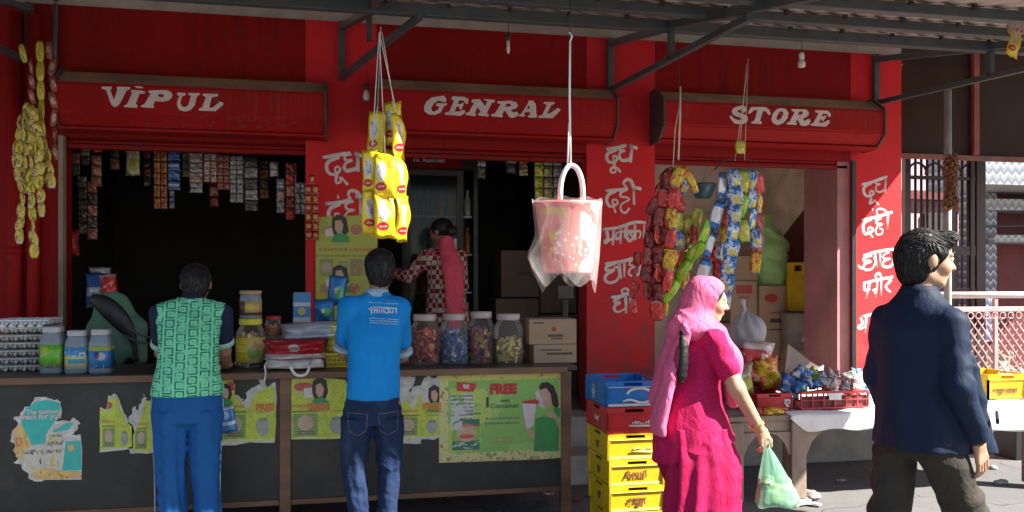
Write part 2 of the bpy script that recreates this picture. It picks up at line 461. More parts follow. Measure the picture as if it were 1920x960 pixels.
M['string'] = mat('pale_string', (0.55, 0.48, 0.42), 0.9, 0.2, 20)
M['wire'] = mat('dark_wire', (0.025, 0.022, 0.02), 0.6, 0.2, 20)
M['black'] = mat('black_plastic', (0.012, 0.012, 0.013), 0.45, 0.3, 10)
M['white_plastic'] = mat('white_plastic', (0.72, 0.70, 0.68), 0.4, 0.1, 8)

# ------------------------------------------------------------------ ground
def ground_material():
    g = NB('dusty_concrete_street'); v = g.coord('Object')
    a = g.noise(v, 0.9, 8, 0.6); b = g.noise(v, 7, 6, 0.65, 0.3); c = g.noise(v, 60, 3)
    col = g.mix(g.ramp(a, 0.3, 0.7), (0.092, 0.090, 0.090), (0.126, 0.124, 0.125))
    col = g.mix(g.math('MULTIPLY', g.ramp(b, 0.5, 0.75), 0.5), col, (0.075, 0.07, 0.066))
    col = g.mix(g.math('MULTIPLY', g.ramp(c, 0.62, 0.72), 0.5), col, (0.12, 0.11, 0.10))
    vd = g.n('ShaderNodeTexVoronoi', feature='DISTANCE_TO_EDGE'); vd.inputs['Scale'].default_value = 0.8
    wv = g.n('ShaderNodeVectorMath', operation='ADD'); nn = g.n('ShaderNodeTexNoise'); nn.inputs['Scale'].default_value = 3.0; g.l(v, nn.inputs['Vector']); sc_ = g.n('ShaderNodeVectorMath', operation='SCALE'); sc_.inputs['Scale'].default_value = 0.35; g.l(nn.outputs['Color'], sc_.inputs[0]); g.l(v, wv.inputs[0]); g.l(sc_.outputs[0], wv.inputs[1]); g.l(wv.outputs[0], vd.inputs['Vector'])
    col = g.mix(g.math('MULTIPLY', g.math('LESS_THAN', vd.outputs['Distance'], 0.006), 0.75), col, (0.035, 0.032, 0.03))
    st = g.noise(v, 1.7, 3, 0.5); col = g.mix(g.math('MULTIPLY', g.ramp(st, 0.58, 0.66), 0.4), col, (0.07, 0.066, 0.062))
    g.col(col); g.b.inputs['Roughness'].default_value = 0.9
    g.bump(g.math('ADD', b, g.math('MULTIPLY', c, 0.4)), 0.35, 0.01); return g.m
mb = MB(); P = []
mb.poly([(-60, -60, 0), (60, -60, 0), (60, 80, 0), (-60, 80, 0)], [(0, 1, 2, 3)])
tag(mb.build('street', ground_material()), kind='structure')

# ------------------------------------------------------------------ the shop building
YF = 6.3                                   # front face of the shop wall
X0 = at(113, 300, YF).x; X1 = at(573, 300, YF).x; X2 = at(706, 300, YF).x; X3 = at(1100, 300, YF).x
X4 = at(1228, 300, YF).x; X5 = at(1592, 300, YF).x; X6 = at(1690, 300, YF).x
ZH = 2.56; ZT = 3.51; ZF = 0.45
shop = empty('shop_building', (0, 0, 0), 'red painted shop front of three shuttered openings with a hand lettered shop name', 'shop')
def bpart(name, boxes, m, parent=shop, bev=0.0):
    b = MB()
    for lo, hi in boxes: b.box(lo, hi, bev)
    return b.build(name, m, parent)
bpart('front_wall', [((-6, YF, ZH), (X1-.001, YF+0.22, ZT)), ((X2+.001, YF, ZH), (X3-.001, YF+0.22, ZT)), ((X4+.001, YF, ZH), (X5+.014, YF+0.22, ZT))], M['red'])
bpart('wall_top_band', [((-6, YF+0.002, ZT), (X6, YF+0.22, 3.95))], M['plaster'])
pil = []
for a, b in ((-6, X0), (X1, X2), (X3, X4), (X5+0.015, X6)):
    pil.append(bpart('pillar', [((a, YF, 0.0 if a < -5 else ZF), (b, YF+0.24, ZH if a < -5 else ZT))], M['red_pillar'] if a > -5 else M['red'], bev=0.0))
pilA, pilB, pilC = pil[1:]
# inner jamb of the third opening, pinkish
bpart('jamb', [((X5-0.10, YF+0.02, ZF), (X5+0.015, YF+0.55, ZH-0.002))], M['pink'])
bpart('guide_rail', [((X0-0.002, YF-0.035, ZF), (X0+0.03, YF+0.03, ZH))], M['wood_pale'])
bpart('guide_rail', [((X5+0.012, YF-0.03, ZF), (X5+0.05, YF-0.001, ZH))], M['black'])
# plinth and steps
bpart('plinth', [((-6, YF-0.26, 0), (X6, 10.2, ZF))], M['concrete'], bev=0.015)
bpart('step', [((-1.9, YF-0.60, 0), (2.35, YF-0.262, 0.22))], M['concrete'], bev=0.02)
# rooms
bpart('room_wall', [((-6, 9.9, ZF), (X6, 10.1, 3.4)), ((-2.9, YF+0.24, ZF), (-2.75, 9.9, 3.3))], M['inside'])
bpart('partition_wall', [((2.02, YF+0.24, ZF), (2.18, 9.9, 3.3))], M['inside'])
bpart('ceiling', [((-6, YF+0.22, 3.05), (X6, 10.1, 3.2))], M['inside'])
bpart('store_back_wall', [((2.18, 8.5, ZF), (4.62, 8.6, 3.05))], M['inside_grey'])
bpart('store_bounce_ceiling', [((2.19, YF+0.23, 3.02), (4.62, 8.49, 3.045))], M['inside_grey']); bpart('store_bounce_face', [((2.181, YF+0.25, ZF+0.002), (2.195, 8.49, 3.015))], M['inside_grey'])  # pale skins added over ceiling and partition to bounce light into the store
bpart('store_side_wall', [((4.50, YF+0.56, ZF), (X6-0.01, 8.5, 3.05))], M['inside_grey'])
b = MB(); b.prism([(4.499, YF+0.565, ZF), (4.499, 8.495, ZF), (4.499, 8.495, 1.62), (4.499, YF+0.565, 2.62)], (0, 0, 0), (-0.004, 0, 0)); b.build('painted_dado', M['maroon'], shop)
# shutters half rolled: a slatted curtain below each hood
def shutter(a, b, zb, zt):
    m = MB(); n = 4; h = (zt-zb)/n
    for i in range(n):
        z = zb+i*h
        m.prism([(0, YF+0.06, z), (0, YF+0.035, z+h*0.12), (0, YF+0.03, z+h*0.5), (0, YF+0.045, z+h*0.94), (0, YF+0.075, z+h*0.98), (0, YF+0.085, z+h*0.5)], (a, 0, 0), (b, 0, 0))
    m.box((a, YF+0.02, zb-0.035), (b, YF+0.09, zb-0.002), 0.006)
    for fx in (0.3, 0.72): m.box((a+(b-a)*fx, YF+0.005, zb-0.02), (a+(b-a)*fx+0.09, YF+0.019, zb-0.005), 0.003)
    return m.build('shutter', M['red_dark'], shop)
shutter(X0+0.035, X1, 2.515, 2.66); shutter(X2, X3, 2.52, 2.70); shutter(X4, X5-0.003, 2.53, 2.72)
# hoods: octagonal sheet-metal boxes over the rolled shutters, dust on the slopes that face up
GLY = {
 'VIPUL': ((180, 150, 7.68), [
  [(80,95),(225,95),(225,135),(205,140),(258,290),(310,135),(300,130),(300,95),(490,100),(490,135),(440,150),(350,330),(300,385),(250,385),(215,345),(145,145),(100,130),(80,120)],
  [(560,85),(640,92),(685,105),(670,120),(590,115),(555,95)],
  [(510,145),(640,150),(705,165),(700,195),(625,200),(570,345),(600,365),(590,402),(405,390),(400,375),(450,345),(520,185),(500,170)],
  [(760,150),(1000,145),(1060,160),(1100,200),(1095,250),(1050,295),(970,312),(850,305),(820,365),(838,375),(830,405),(645,390),(650,370),(700,345),(790,190),(750,180)],
  [(900,205),(960,200),(980,225),(960,250),(905,240),(890,225)],
  [(1175,180),(1290,185),(1290,220),(1240,235),(1215,330),(1240,385),(1290,390),(1330,360),(1370,225),(1330,215),(1330,185),(1500,190),(1490,215),(1455,235),(1420,370),(1360,435),(1280,455),(1200,430),(1165,370),(1170,300),(1200,230),(1165,210)],
  [(1540,195),(1755,200),(1755,230),(1700,245),(1665,255),(1630,400),(1680,395),(1790,310),(1835,330),(1830,360),(1720,450),(1480,440),(1480,415),(1530,390),(1580,245),(1535,220)]]),
 'GENRAL': ((785, 165, 6.982), [
  [(330,100),(365,150),(355,185),(320,180),(260,165),(200,200),(165,260),(175,305),(210,310),(255,280),(270,245),(225,230),(235,200),(370,200),(365,225),(330,240),(290,320),(220,350),(140,350),(80,310),(70,250),(100,180),(170,125),(260,110)],
  [(440,110),(600,115),(655,150),(645,205),(610,205),(590,165),(530,160),(510,210),(550,210),(585,190),(590,210),(560,285),(535,280),(530,245),(495,245),(470,310),(540,305),(590,285),(610,300),(600,330),(545,365),(345,350),(345,325),(400,310),(465,160),(430,150)],
  [(700,150),(800,145),(870,240),(900,165),(855,160),(860,145),(1000,155),(995,185),(960,195),(890,330),(920,350),(910,375),(780,360),(780,335),(815,315),(770,250),(735,325),(750,340),(740,370),(615,350),(620,325),(660,315),(725,195),(690,185)],
  [(1030,175),(1200,165),(1275,185),(1300,225),(1280,265),(1200,285),(1240,320),(1290,310),(1310,335),(1290,370),(1220,395),(1180,370),(1130,290),(1090,345),(1105,360),(1095,385),(945,370),(955,345),(1000,330),(1075,210),(1030,200)],
  [(1145,210),(1195,205),(1215,225),(1190,245),(1130,245)],
  [(1440,165),(1495,165),(1535,210),(1540,340),(1555,365),(1540,390),(1430,385),(1430,365),(1460,350),(1455,315),(1400,315),(1375,345),(1395,360),(1385,375),(1300,370),(1310,350),(1345,335),(1430,205)],
  [(1435,230),(1450,230),(1455,270),(1415,275)],
  [(1640,180),(1780,185),(1780,205),(1735,225),(1680,340),(1730,325),(1820,260),(1860,280),(1850,300),(1755,395),(1570,390),(1570,365),(1620,350),(1680,220),(1635,205)]]),
 'STORE': ((1355, 185, 8.727), [
  [(330,105),(385,140),(390,190),(350,230),(320,220),(290,180),(245,190),(245,215),(300,245),(390,270),(415,320),(400,380),(330,415),(240,415),(190,405),(130,330),(110,290),(135,275),(180,320),(230,345),(310,350),(330,330),(300,310),(210,285),(160,250),(150,200),(180,150),(250,125)],
  [(470,135),(700,135),(760,175),(790,250),(760,270),(735,250),(710,210),(660,200),(610,365),(645,380),(635,415),(465,405),(470,380),(520,360),(570,185),(510,190),(450,245),(415,240),(430,190)],
  [(950,155),(1030,165),(1080,230),(1060,320),(990,400),(900,435),(820,400),(795,340),(820,250),(880,175)],
  [(950,205),(990,215),(990,250),(960,320),(920,350),(880,340),(885,290),(920,230)],
  [(1130,170),(1360,175),(1410,220),(1405,270),(1350,310),(1310,325),(1340,370),(1380,340),(1430,335),(1440,370),(1410,430),(1340,450),(1280,440),(1220,340),(1195,385),(1220,405),(1200,430),(1050,420),(1050,395),(1095,375),(1180,220),(1125,195)],
  [(1250,215),(1290,205),(1320,230),(1290,265),(1225,265)],
  [(1520,190),(1720,195),(1770,250),(1765,300),(1730,295),(1710,250),(1640,240),(1620,290),(1660,285),(1690,270),(1690,300),(1650,370),(1620,355),(1600,335),(1570,395),(1660,390),(1720,350),(1755,365),(1745,400),(1690,460),(1440,440),(1440,420),(1490,390),(1570,240),(1515,220)]])}
def hood(a, b, dz, word):
    Y = YF-0.30
    pr = [(YF-0.003, 3.0), (YF-0.14, 3.0), (Y, 2.885), (Y, 2.695), (YF-0.20, 2.60), (YF-0.003, 2.60)]
    m = MB(); n = len(pr)
    A = [m.bm.verts.new((a, y, z+dz)) for y, z in pr]; B = [m.bm.verts.new((b, y, z+dz)) for y, z in pr]
    for k in range(n):
        f = m.bm.faces.new((A[k], A[(k+1) % n], B[(k+1) % n], B[k])); f.material_index = 1 if k in (0, 1) else 0
    for ring in (A, B): f = m.bm.faces.new(ring); f.material_index = 2
    es = [e for e in m.bm.edges if abs((e.verts[0].co-e.verts[1].co).x) > 0.5]
    bmesh.ops.bevel(m.bm, geom=es, offset=0.012, segments=2, affect='EDGES')
    m.box((a-0.01, YF-0.215, 2.578+dz), (b+0.01, YF-0.05, 2.598+dz), 0.006)
    for ex in (a-0.018, b+0.002):            # end plates
        m.prism([(ex, YF-0.002, 3.02+dz), (ex, YF-0.15, 3.02+dz), (ex, Y-0.012, 2.90+dz), (ex, Y-0.012, 2.68+dz), (ex, YF-0.19, 2.575+dz), (ex, YF-0.002, 2.575+dz)], (0, 0, 0), (0.016, 0, 0), 2)
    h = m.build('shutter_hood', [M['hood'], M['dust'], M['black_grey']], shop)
    (ox, oy, s), polys = GLY[word]
    pol2 = [[(lambda p: (p.x, p.z))(at(ox+q[0]/s, oy+q[1]/s, Y-0.002)) for q in P] for P in polys]
    V, Fc = fill2d(pol2)
    lm = MB(); lm.poly([(v[0], Y-0.002, v[1]) for v in V], Fc)
    lm.build('lettering', M['letters'], h)
    return h
M['black_grey'] = mat('hood_end_plate', (0.06, 0.05, 0.045), 0.6, 0.3, 6)
HY = YF-0.30
hood(at(105, 200, HY).x, at(607, 200, HY).x, 0.0, 'VIPUL')
hood(at(708, 200, HY).x, at(1156, 200, HY).x, 0.05, 'GENRAL')
hood(at(1247, 200, HY).x, at(1657, 200, HY).x, 0.06, 'STORE')

# painted Hindi words on the pillars, brush strokes
def brush(zone, strokes, Y, w, parent, m=None):
    ox, oy, s = zone; b = MB()
    for i, st in enumerate(strokes):
        p3 = [at(ox+p[0]/s, oy+p[1]/s, Y-0.001) for p in st]
        pts = catmull(p3, 4) if len(p3) > 2 else p3
        n = len(pts); rs = [w*(0.36+0.13*sin(3.1*k/n+i)+0.05*hash2(i, k)) for k in range(n)]
        if len(st) == 1: pts = [p3[0], p3[0]+Vector((w*0.5, 0, 0))]; rs = [w*0.5, w*0.4]
        # ribs run square to the stroke in the wall plane; a flat rounded bead of paint
        b.tube(pts, rs, 8, flat=(Vector((0, 1, 0)), 0.035+0.006*(i % 7)))
    return b.build('lettering', m or M['letters'], parent, True)
Zb = (1110, 250, 5.333)
brush(Zb, [[(140,158),(250,143),(340,118)],[(375,122),(455,150)],[(245,160),(165,195),(145,240),(170,285),(215,290),(250,260),(240,228),(215,225),(215,265),(230,320)],[(230,320),(195,350),(185,380),(215,395),(240,370),(228,345),(255,350),(285,390)],[(345,122),(300,117),(272,138),(278,170),(330,172)],[(330,172),(285,190),(270,230),(300,268),(350,265),(395,245)],[(400,125),(380,290)]], YF, 0.032, pilB)
brush(Zb, [[(135,575),(320,560),(350,545)],[(400,538),(495,555)],[(235,575),(165,610),(145,670),(170,725),(215,725),(255,695),(240,665),(210,665),(208,700),(235,795)],[(345,560),(290,590),(285,630),(345,640),(370,665),(320,690),(288,720),(290,770),(330,795),(375,745)],[(415,540),(420,715)],[(350,545),(315,500),(345,462),(390,475),(415,540)]], YF, 0.032, pilB)
Zc = (1110, 400, 4.8)
brush(Zc, [[(95,145),(240,125),(380,80),(485,85)],[(130,150),(140,230),(115,252),(122,265),(150,245),(200,215)],[(195,140),(185,290)],[(260,125),(255,275)],[(255,165),(218,180),(220,235),(255,205)],[(262,170),(295,165),(300,222)],[(320,110),(300,150),(330,160),(310,200),(330,245),(355,235),(378,200)],[(385,90),(385,240)],[(385,170),(352,160),(350,195),(384,200)],[(385,165),(430,160),(436,195),(420,225)],[(470,90),(465,225)]], YF, 0.029, pilB)
brush(Zc, [[(110,455),(280,430),(430,385)],[(205,450),(135,475),(130,512),(185,515),(135,545),(115,590),(150,625),(220,605),(245,545),(232,490),(205,485),(195,520)],[(238,440),(262,590)],[(290,425),(290,575)],[(400,400),(345,430),(342,468),(400,470),(345,500),(330,540),(362,562),(420,545),(430,490),(412,440)]], YF, 0.030, pilB)
brush(Zc, [[(170,755),(240,750),(310,725),(385,715)],[(250,755),(207,775),(212,805),(250,805),(205,830),(200,868),(235,888),(298,860)],[(300,730),(305,900)],[(345,725),(345,850)],[(310,725),(268,710),(275,685),(315,680),(342,725)]], YF, 0.031, pilB)
Za = (590, 260, 5.647)
brush(Za, [[(85,200),(250,170),(380,152)],[(420,155),(510,185)],[(260,190),(150,240),(125,310),(160,370),(225,375),(270,330),(245,295),(215,320),(235,380)],[(235,385),(225,430),(230,470),(275,455),(270,412),(300,430),(350,490)],[(390,165),(322,185),(330,228),(400,230)],[(400,230),(330,260),(315,310),(350,340),(450,310)],[(455,170),(455,350)]], YF, 0.033, pilA)
brush(Za, [[(110,690),(290,670),(385,640)],[(430,615),(510,610)],[(265,690),(170,735),(145,800),(170,850),(225,850),(260,815),(235,790),(215,810),(240,900)],[(410,660),(335,690),(340,745),(420,755),(345,780),(325,830),(370,860)],[(480,620),(485,830)],[(385,640),(355,590),(380,552),(440,560),(488,620)],[(235,615)]], YF, 0.033, pilA)
Zd = (1590, 310, 6.0)
brush(Zd, [[(150,215),(290,180),(440,125)],[(265,195),(190,235),(175,290),(200,340),(255,340),(290,310),(265,285),(245,310),(262,360)],[(260,365),(255,390),(245,430),(285,410),(300,392),(345,450)],[(370,150),(315,165),(312,203),(365,210)],[(365,210),(320,230),(315,280),(360,300),(415,270)],[(425,130),(415,310)],[(265,500)]], YF, 0.027, pilC)
brush(Zd, [[(150,615),(290,590),(350,575),(500,525)],[(260,605),(180,650),(170,720),(190,770),(245,760),(280,725),(250,700),(225,730),(280,815)],[(370,590),(320,620),(325,658),(380,665),(330,690),(310,740),(330,780),(380,770),(385,722),(350,712)],[(450,540),(440,720)],[(350,575),(320,530),(340,492),(400,500),(440,545)]], YF, 0.030, pilC)
Ze = (1590, 440, 4.8)
brush(Ze, [[(125,195),(260,155),(425,130)],[(215,185),(145,210),(150,242),(205,240),(145,270),(150,315),(210,310),(245,250),(230,205)],[(85,280),(130,310)],[(240,165),(262,300)],[(290,150),(288,290)],[(370,160),(320,185),(325,218),(380,215),(322,240),(315,285),(370,290),(405,250),(415,140)],[(415,240),(430,275)]], YF, 0.029, pilC)
brush(Ze, [[(125,440),(260,410),(405,380)],[(145,445),(150,500),(200,490)],[(195,430),(160,580)],[(215,510),(250,490),(235,540)],[(265,415),(250,570)],[(300,400),(295,550)],[(265,410),(245,372),(280,350),(302,400)],[(345,395),(385,410),(340,460),(350,490),(385,520)]], YF, 0.027, pilC)
brush(Ze, [[(95,745),(230,715)],[(112,750),(130,800),(90,830),(110,850),(160,820)],[(165,740),(152,885)]], YF, 0.027, pilC)
rebase(shop, (1.2, YF, 0))

# red drain pipes on the left pillar and a conduit
def pipe(px, w, name, label, m, z0, z1, Y, cat='pipe', group=None):
    p = at(px, 400, Y); o = empty(name, (p.x, Y, z0), label, cat, group)
    b = MB(); b.tube([(0, 0, 0), (0, 0, z1-z0)], w, 14)
    b.build('pipe_run', m, o, True)
    for z in (0.5, 1.7):
        c = MB(); c.tube([(0, 0, z), (0, 0, z+0.05)], w*1.15, 14); c.build('collar', m, o, True)
    return o
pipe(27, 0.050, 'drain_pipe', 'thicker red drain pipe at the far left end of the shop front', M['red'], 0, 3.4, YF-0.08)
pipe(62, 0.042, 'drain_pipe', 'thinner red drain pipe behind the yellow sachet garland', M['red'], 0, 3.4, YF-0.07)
pipe(104, 0.016, 'conduit', 'thin grey blue conduit running down the wall to the first shutter hood', M['steel'], 3.02, 3.5, YF-0.04)

# ------------------------------------------------------------------ canopy of tin sheet on a steel frame
can = empty('canopy', (0, 0, 0), 'tin sheet canopy on grey steel purlins sloping down over the street', 'canopy')
zr = lambda y: 3.245+(0.20 if y < 5 else 0.30)*(y-5.0)
c = MB(); c.box((-0.012, -0.014, -0.026), (0.012, 0.0, 0.0)); HBM = c.mesh('hook_bolt'); HBM.materials.append(M['wire'])
m = MB(); P = []; xs = np.arange(-6.0, 5.751, 0.018)
for y in (3.12, 5.0, 6.28):
    P.append([(x, y, zr(y)+0.010*max(-0.35, cos(2*pi*x/0.155))+0.004) for x in xs])
V = m.grid(P)
m.build('roof_sheet', M['sheet'], can, True)
for y, h in ((5.0, 0.075), (4.38, 0.06), (3.80, 0.06), (3.19, 0.05)):
    b = MB(); b.box((-6.0, y-0.03, zr(y)-0.012-h), (5.72, y+0.03, zr(y)-0.014), 0.004); b.build('purlin', M['steel'], can)
    for x in np.arange(-2.15, 5.7, 0.155*2.5):
        hb_ = bpy.data.objects.new('hook_bolt', HBM); COL.objects.link(hb_); hb_.parent = can; hb_.location = (x, y-0.031, zr(y)-0.004)
XB = [at(58, 75, YF).x, at(641, 60, YF).x, at(1142, 90, YF).x, at(1638, 110, YF).x]
for i, x in enumerate(XB):
    dx = 0.55 if i == 1 else 0.0
    zo = lambda y: zr(y)-0.045-0.08
    b = MB(); b.bar((x, YF-0.03, 3.50), (x, YF-0.03, 3.05), 0.05, 0.045, 0.004); b.build('wall_post', M['steel'], can)
    b = MB(); b.bar((x, YF-0.055, 3.45), (x+dx*0.4, 5.035, zr(5.0)-0.045), 0.05, 0.05, 0.004); b.bar((x+dx*0.4, 4.965, zr(5.0)-0.05), (x+dx*0.4, 3.28, zr(3.28)-0.10), 0.05, 0.05, 0.004); b.build('rafter', M['steel'], can)
    e = (x+dx, 3.9, 2.90) if i != 1 else (x+0.50, 4.96, 3.15)
    b = MB(); b.bar((x, YF-0.055, 3.07), e, 0.04, 0.04, 0.003); b.build('strut', M['steel'], can)
    if i == 1: b = MB(); b.bar((x+0.20, 5.75, 3.40), (x+0.20, 5.75, 3.21), 0.04, 0.04, 0.003); b.build('hanger', M['steel'], can)
    else: b = MB(); b.bar((x, 4.98, zr(5)-0.09), (x, 4.98, 2.98), 0.04, 0.04, 0.003); b.build('hanger', M['steel'], can)
rebase(can, (0, 5.0, 2.9))
# canopy post by the right-hand passage
p = at(1777, 400, 5.55); po = empty('canopy_post', (p.x, 5.55, 0), 'slim grey green canopy post standing behind the man in the jacket', 'post')
b = MB(); b.tube([(0, 0, 0), (0, 0, 3.02)], 0.028, 12); b.build('post_tube', mat('grey_green_post', (0.30, 0.31, 0.29), 0.55, 0.25, 9, 0.1, 60, dirt=(0.16, 0.09, 0.06)), po, True)
b = MB(); b.box((-0.07, -0.07, 0), (0.07, 0.07, 0.012), 0.003); b.build('base_plate', M['steel'], po)

# ------------------------------------------------------------------ neighbour on the right: tin panel, gate, tiled house, railing
pn = empty('tin_panel', (0, 0, 0), 'dull brown tin sheet panel closing the bay beyond the last red pillar', 'panel')
YP = 6.45; pa = at(1668, 300, YP); 
b = MB(); xs = np.arange(X6+0.003, 7.4, 0.1); P = []
for z in (2.665, 3.77): P.append([(x, YP+0.012*(i % 2), z) for i, x in enumerate(xs)])
b.grid(P); b.build('sheet', mat('brown_tin_sheet', (0.040, 0.021, 0.015), 0.8, 0.3, 1.2, 0.1, 40, dirt=(0.03, 0.02, 0.017), dirt_amt=0.5, spec=0.12), pn)
b = MB(); b.box((X6+0.003, YP-0.03, 2.63), (7.4, YP+0.03, 2.672), 0.004); b.build('bottom_rail', mat('rusty_rail', (0.16, 0.05, 0.03), 0.7, 0.35, 8), pn)
b = MB(); q = at(1828, 200, YP-0.03); b.box((q.x-0.03, YP-0.055, 2.674), (q.x+0.03, YP-0.012, 3.75), 0.004); b.build('stile', mat('rust_red_stile', (0.20, 0.035, 0.025), 0.7, 0.35, 8), pn)
b = MB(); b.box((X6+0.55, 5.70, 3.80), (9.5, 6.7, 3.90), 0.01); b.box((X6+0.02, 6.30, 3.76), (X6+1.04, 6.7, 3.795), 0.01); b.build('sun_block_slab', M['plaster'], pn)  # unseen slabs added to keep the sun off the tin panel
rebase(pn, (5.5, YP, 2.6))

def zigzag(name, c_line, c_a, c_b, fx, fz):
    g = NB(name); v = g.coord('Object'); sp = g.n('ShaderNodeSeparateXYZ'); g.l(v, sp.inputs[0])
    u = g.math('FRACT', g.math('MULTIPLY', sp.outputs[0], fx)); tri = g.math('ABSOLUTE', g.math('SUBTRACT', u, 0.5))
    w = g.math('FRACT', g.math('ADD', g.math('MULTIPLY', sp.outputs[2], fz), tri))
    base = g.mix(g.math('GREATER_THAN', w, 0.62), c_a, c_b)
    d = g.noise(v, 9, 5)
    col = g.mix(g.math('LESS_THAN', w, 0.26), base, c_line)
    col = g.mix(g.math('MULTIPLY', g.ramp(d, 0.4, 0.8), 0.45), col, (0.12, 0.10, 0.10))
    g.col(col); g.b.inputs['Roughness'].default_value = 0.3; return g.m
M['tile'] = zigzag('zigzag_tile', (0.42, 0.43, 0.44), (0.15, 0.18, 0.23), (0.24, 0.26, 0.28), 9.0, 8.0)
M['tile_blue'] = zigzag('blue_zigzag_tile', (0.38, 0.40, 0.43), (0.05, 0.075, 0.15), (0.10, 0.125, 0.19), 10.0, 8.5)
YN = 9.6; nh = empty('tiled_house', (0, 0, 0), 'house front faced with white and blue zigzag tiles beyond the gate', 'house')
def box_px(x0, y0, x1, y1, Y, dep, name, m, parent, bev=0.0):
    a = at(x0, y0, Y); c = at(x1, y1, Y)
    b = MB(); b.box((a.x, Y, c.z), (c.x, Y+dep, a.z), bev); return b.build(name, m, parent)
box_px(1838, 180, 2250, 356, YN-0.9, 0.95, 'balcony_fascia', M['tile'], nh)
box_px(1848, 372, 2300, 402, YN-0.25, 0.5, 'tile_band', M['tile'], nh)
box_px(1866, 440, 2300, 459, YN-0.25, 0.5, 'tile_band', M['tile'], nh)
box_px(1838, 357, 1869, 640, YN-0.12, 0.4, 'column', M['tile_blue'], nh)
box_px(1834, 200, 2350, 800, YN+0.3, 0.2, 'wall', M['maroon'], nh)
b = MB(); a = at(1850, 425, YN-0.28); b.tube([a, at(2300, 412, YN-0.28)], 0.012, 8); b.build('curtain_rod', M['steel'], nh, True)
rebase(nh, (10.5, YN, 0))
pk = empty('pink_house', (0, 0, 0), 'pale pink house wall seen through the bars of the gate', 'house')
b = MB(); b.box((4.4, 11.2, 0), (11.0, 11.5, 5.5)); b.build('wall', mat('pale_pink_wall', (0.56, 0.40, 0.44), 0.8, 0.15, 2, dirt=(0.3, 0.2, 0.22)), pk)
b = MB()
for q in range(3): b.box((6.6+q*1.1, 11.15, 1.4), (7.2+q*1.1, 11.198, 2.6), 0.01)
b.build('window', M['inside'], pk)
b = MB(); b.box((4.4, 11.08, 2.80), (11.0, 11.197, 2.95), 0.01); b.build('ledge', M['maroon'], pk)
rebase(pk, (7.5, 11.3, 0))
YG = 7.3; gate = empty('iron_gate', (0, 0, 0), 'dark brown iron bar gate with arched top panels beside the red pillar', 'gate')
M['gate'] = mat('dark_gate_paint', (0.035, 0.016, 0.015), 0.5, 0.3, 6, dirt=(0.08, 0.035, 0.03), dirt_amt=0.5)
gx0 = at(1694, 400, YG).x; gx1 = at(1836, 400, YG).x
b = MB(); n = 13
for i in range(1, n):
    if i == 8: continue
    x = gx0+(gx1-gx0)*i/n; b.tube([(x, YG, 0.2), (x, YG, 2.86)], 0.014, 8)
b.build('bars', M['gate'], gate, True)
b = MB()
for x, w in ((gx0+0.03, 0.06), (gx0+(gx1-gx0)*0.62, 0.085), (gx1-0.10, 0.05), (gx1, 0.11)): b.box((x-w/2, YG-0.03, 0.15), (x+w/2, YG+0.03, 2.95), 0.004)
for yy, h in ((334, 0.035), (470, 0.10), (545, 0.05), (640, 0.06)):
    z = at(1765, yy, YG).z; b.box((gx0+0.061, YG-0.022, z-h/2), (gx1-0.056, YG+0.022, z+h/2), 0.003)
b.build('gate_frame', M['gate'], gate)
b = MB()
for i in range(4):
    cx = gx0+(gx1-gx0)*(0.18+0.23*i); z = at(1765, 332, YG).z; r = 0.11
    b.tube([(cx+r*cos(t), YG, z+0.02+r*1.1*sin(t)) for t in np.linspace(0, pi, 9)], 0.013, 6)
b.build('arches', M['gate'], gate, True)
rebase(gate, ((gx0+gx1)/2, YG, 0))

# low pink base wall with railing, rubble behind
YR = 6.75; lw = empty('low_wall', (0, 0, 0), 'low pink wall under the railing at the right', 'wall')
b = MB(); b.box((X6+0.35, YR-0.1, 0), (9.5, YR+0.12, 0.55), 0.012); b.build('wall_body', M['pink'], lw); rebase(lw, (6, YR, 0))
rl = empty('railing', (0, 0, 0), 'pink metal railing with diamond mesh below a white pipe handrail', 'railing')
M['rail_pink'] = mat('faded_pink_rail', (0.52, 0.30, 0.30), 0.5, 0.2, 9, dirt=(0.25, 0.12, 0.11))
rx0 = X6+0.40; rx1 = 8.6
zt = at(1850, 553, YR).z; zm = at(1850, 579, YR).z; zb = at(1850, 704, YR).z
b = MB(); b.tube([(rx0, YR, zt), (rx1, YR, zt)], 0.032, 12); b.build('handrail', M['white_plastic'], rl, True)
b = MB(); b.box((rx0, YR-0.02, zm-0.028), (rx1, YR+0.02, zm+0.02), 0.004); b.box((rx0, YR-0.02, zb-0.02), (rx1, YR+0.02, zb+0.015), 0.004); b.build('rail', M['rail_pink'], rl)
b = MB()
for x in np.arange(rx0+0.02, rx1, 0.95): b.bar((x, YR+0.005, 0.55), (x, YR+0.005, zt-0.034), 0.035, 0.035)
b.build('post', M['rail_pink'], rl)
b = MB(); hgt = zm-0.03-zb-0.015; z0 = zb+0.015; st = 0.085
for i in range(int((rx1-rx0+hgt)/st)):
    for s_ in (1, -1):
        xa = rx0+i*st; xb = xa-hgt*0.8
        a_, c_ = (Vector((xa, YR, z0)), Vector((xb, YR, z0+hgt))) if s_ > 0 else (Vector((xb, YR+0.009, z0)), Vector((xa, YR+0.009, z0+hgt)))
        if min(xa, xb) < rx0 or max(xa, xb) > rx1: continue
        b.bar(a_, c_, 0.011, 0.006, up=Vector((0, 1, 0)))
b.build('diamond_mesh', M['rail_pink'], rl)
b = MB()
for i in range(int((rx1-rx0)/0.09)):
    cx = rx0+0.05+i*0.09; b.tube([(cx+0.032*cos(t), YR-0.012, zm-0.065+0.032*sin(t)) for t in np.linspace(0, 2*pi, 11)[:-1]], 0.006, 5, closed=True)
b.build('scroll_band', M['rail_pink'], rl, True)
rebase(rl, (6.6, YR, 0.55))
b = MB()
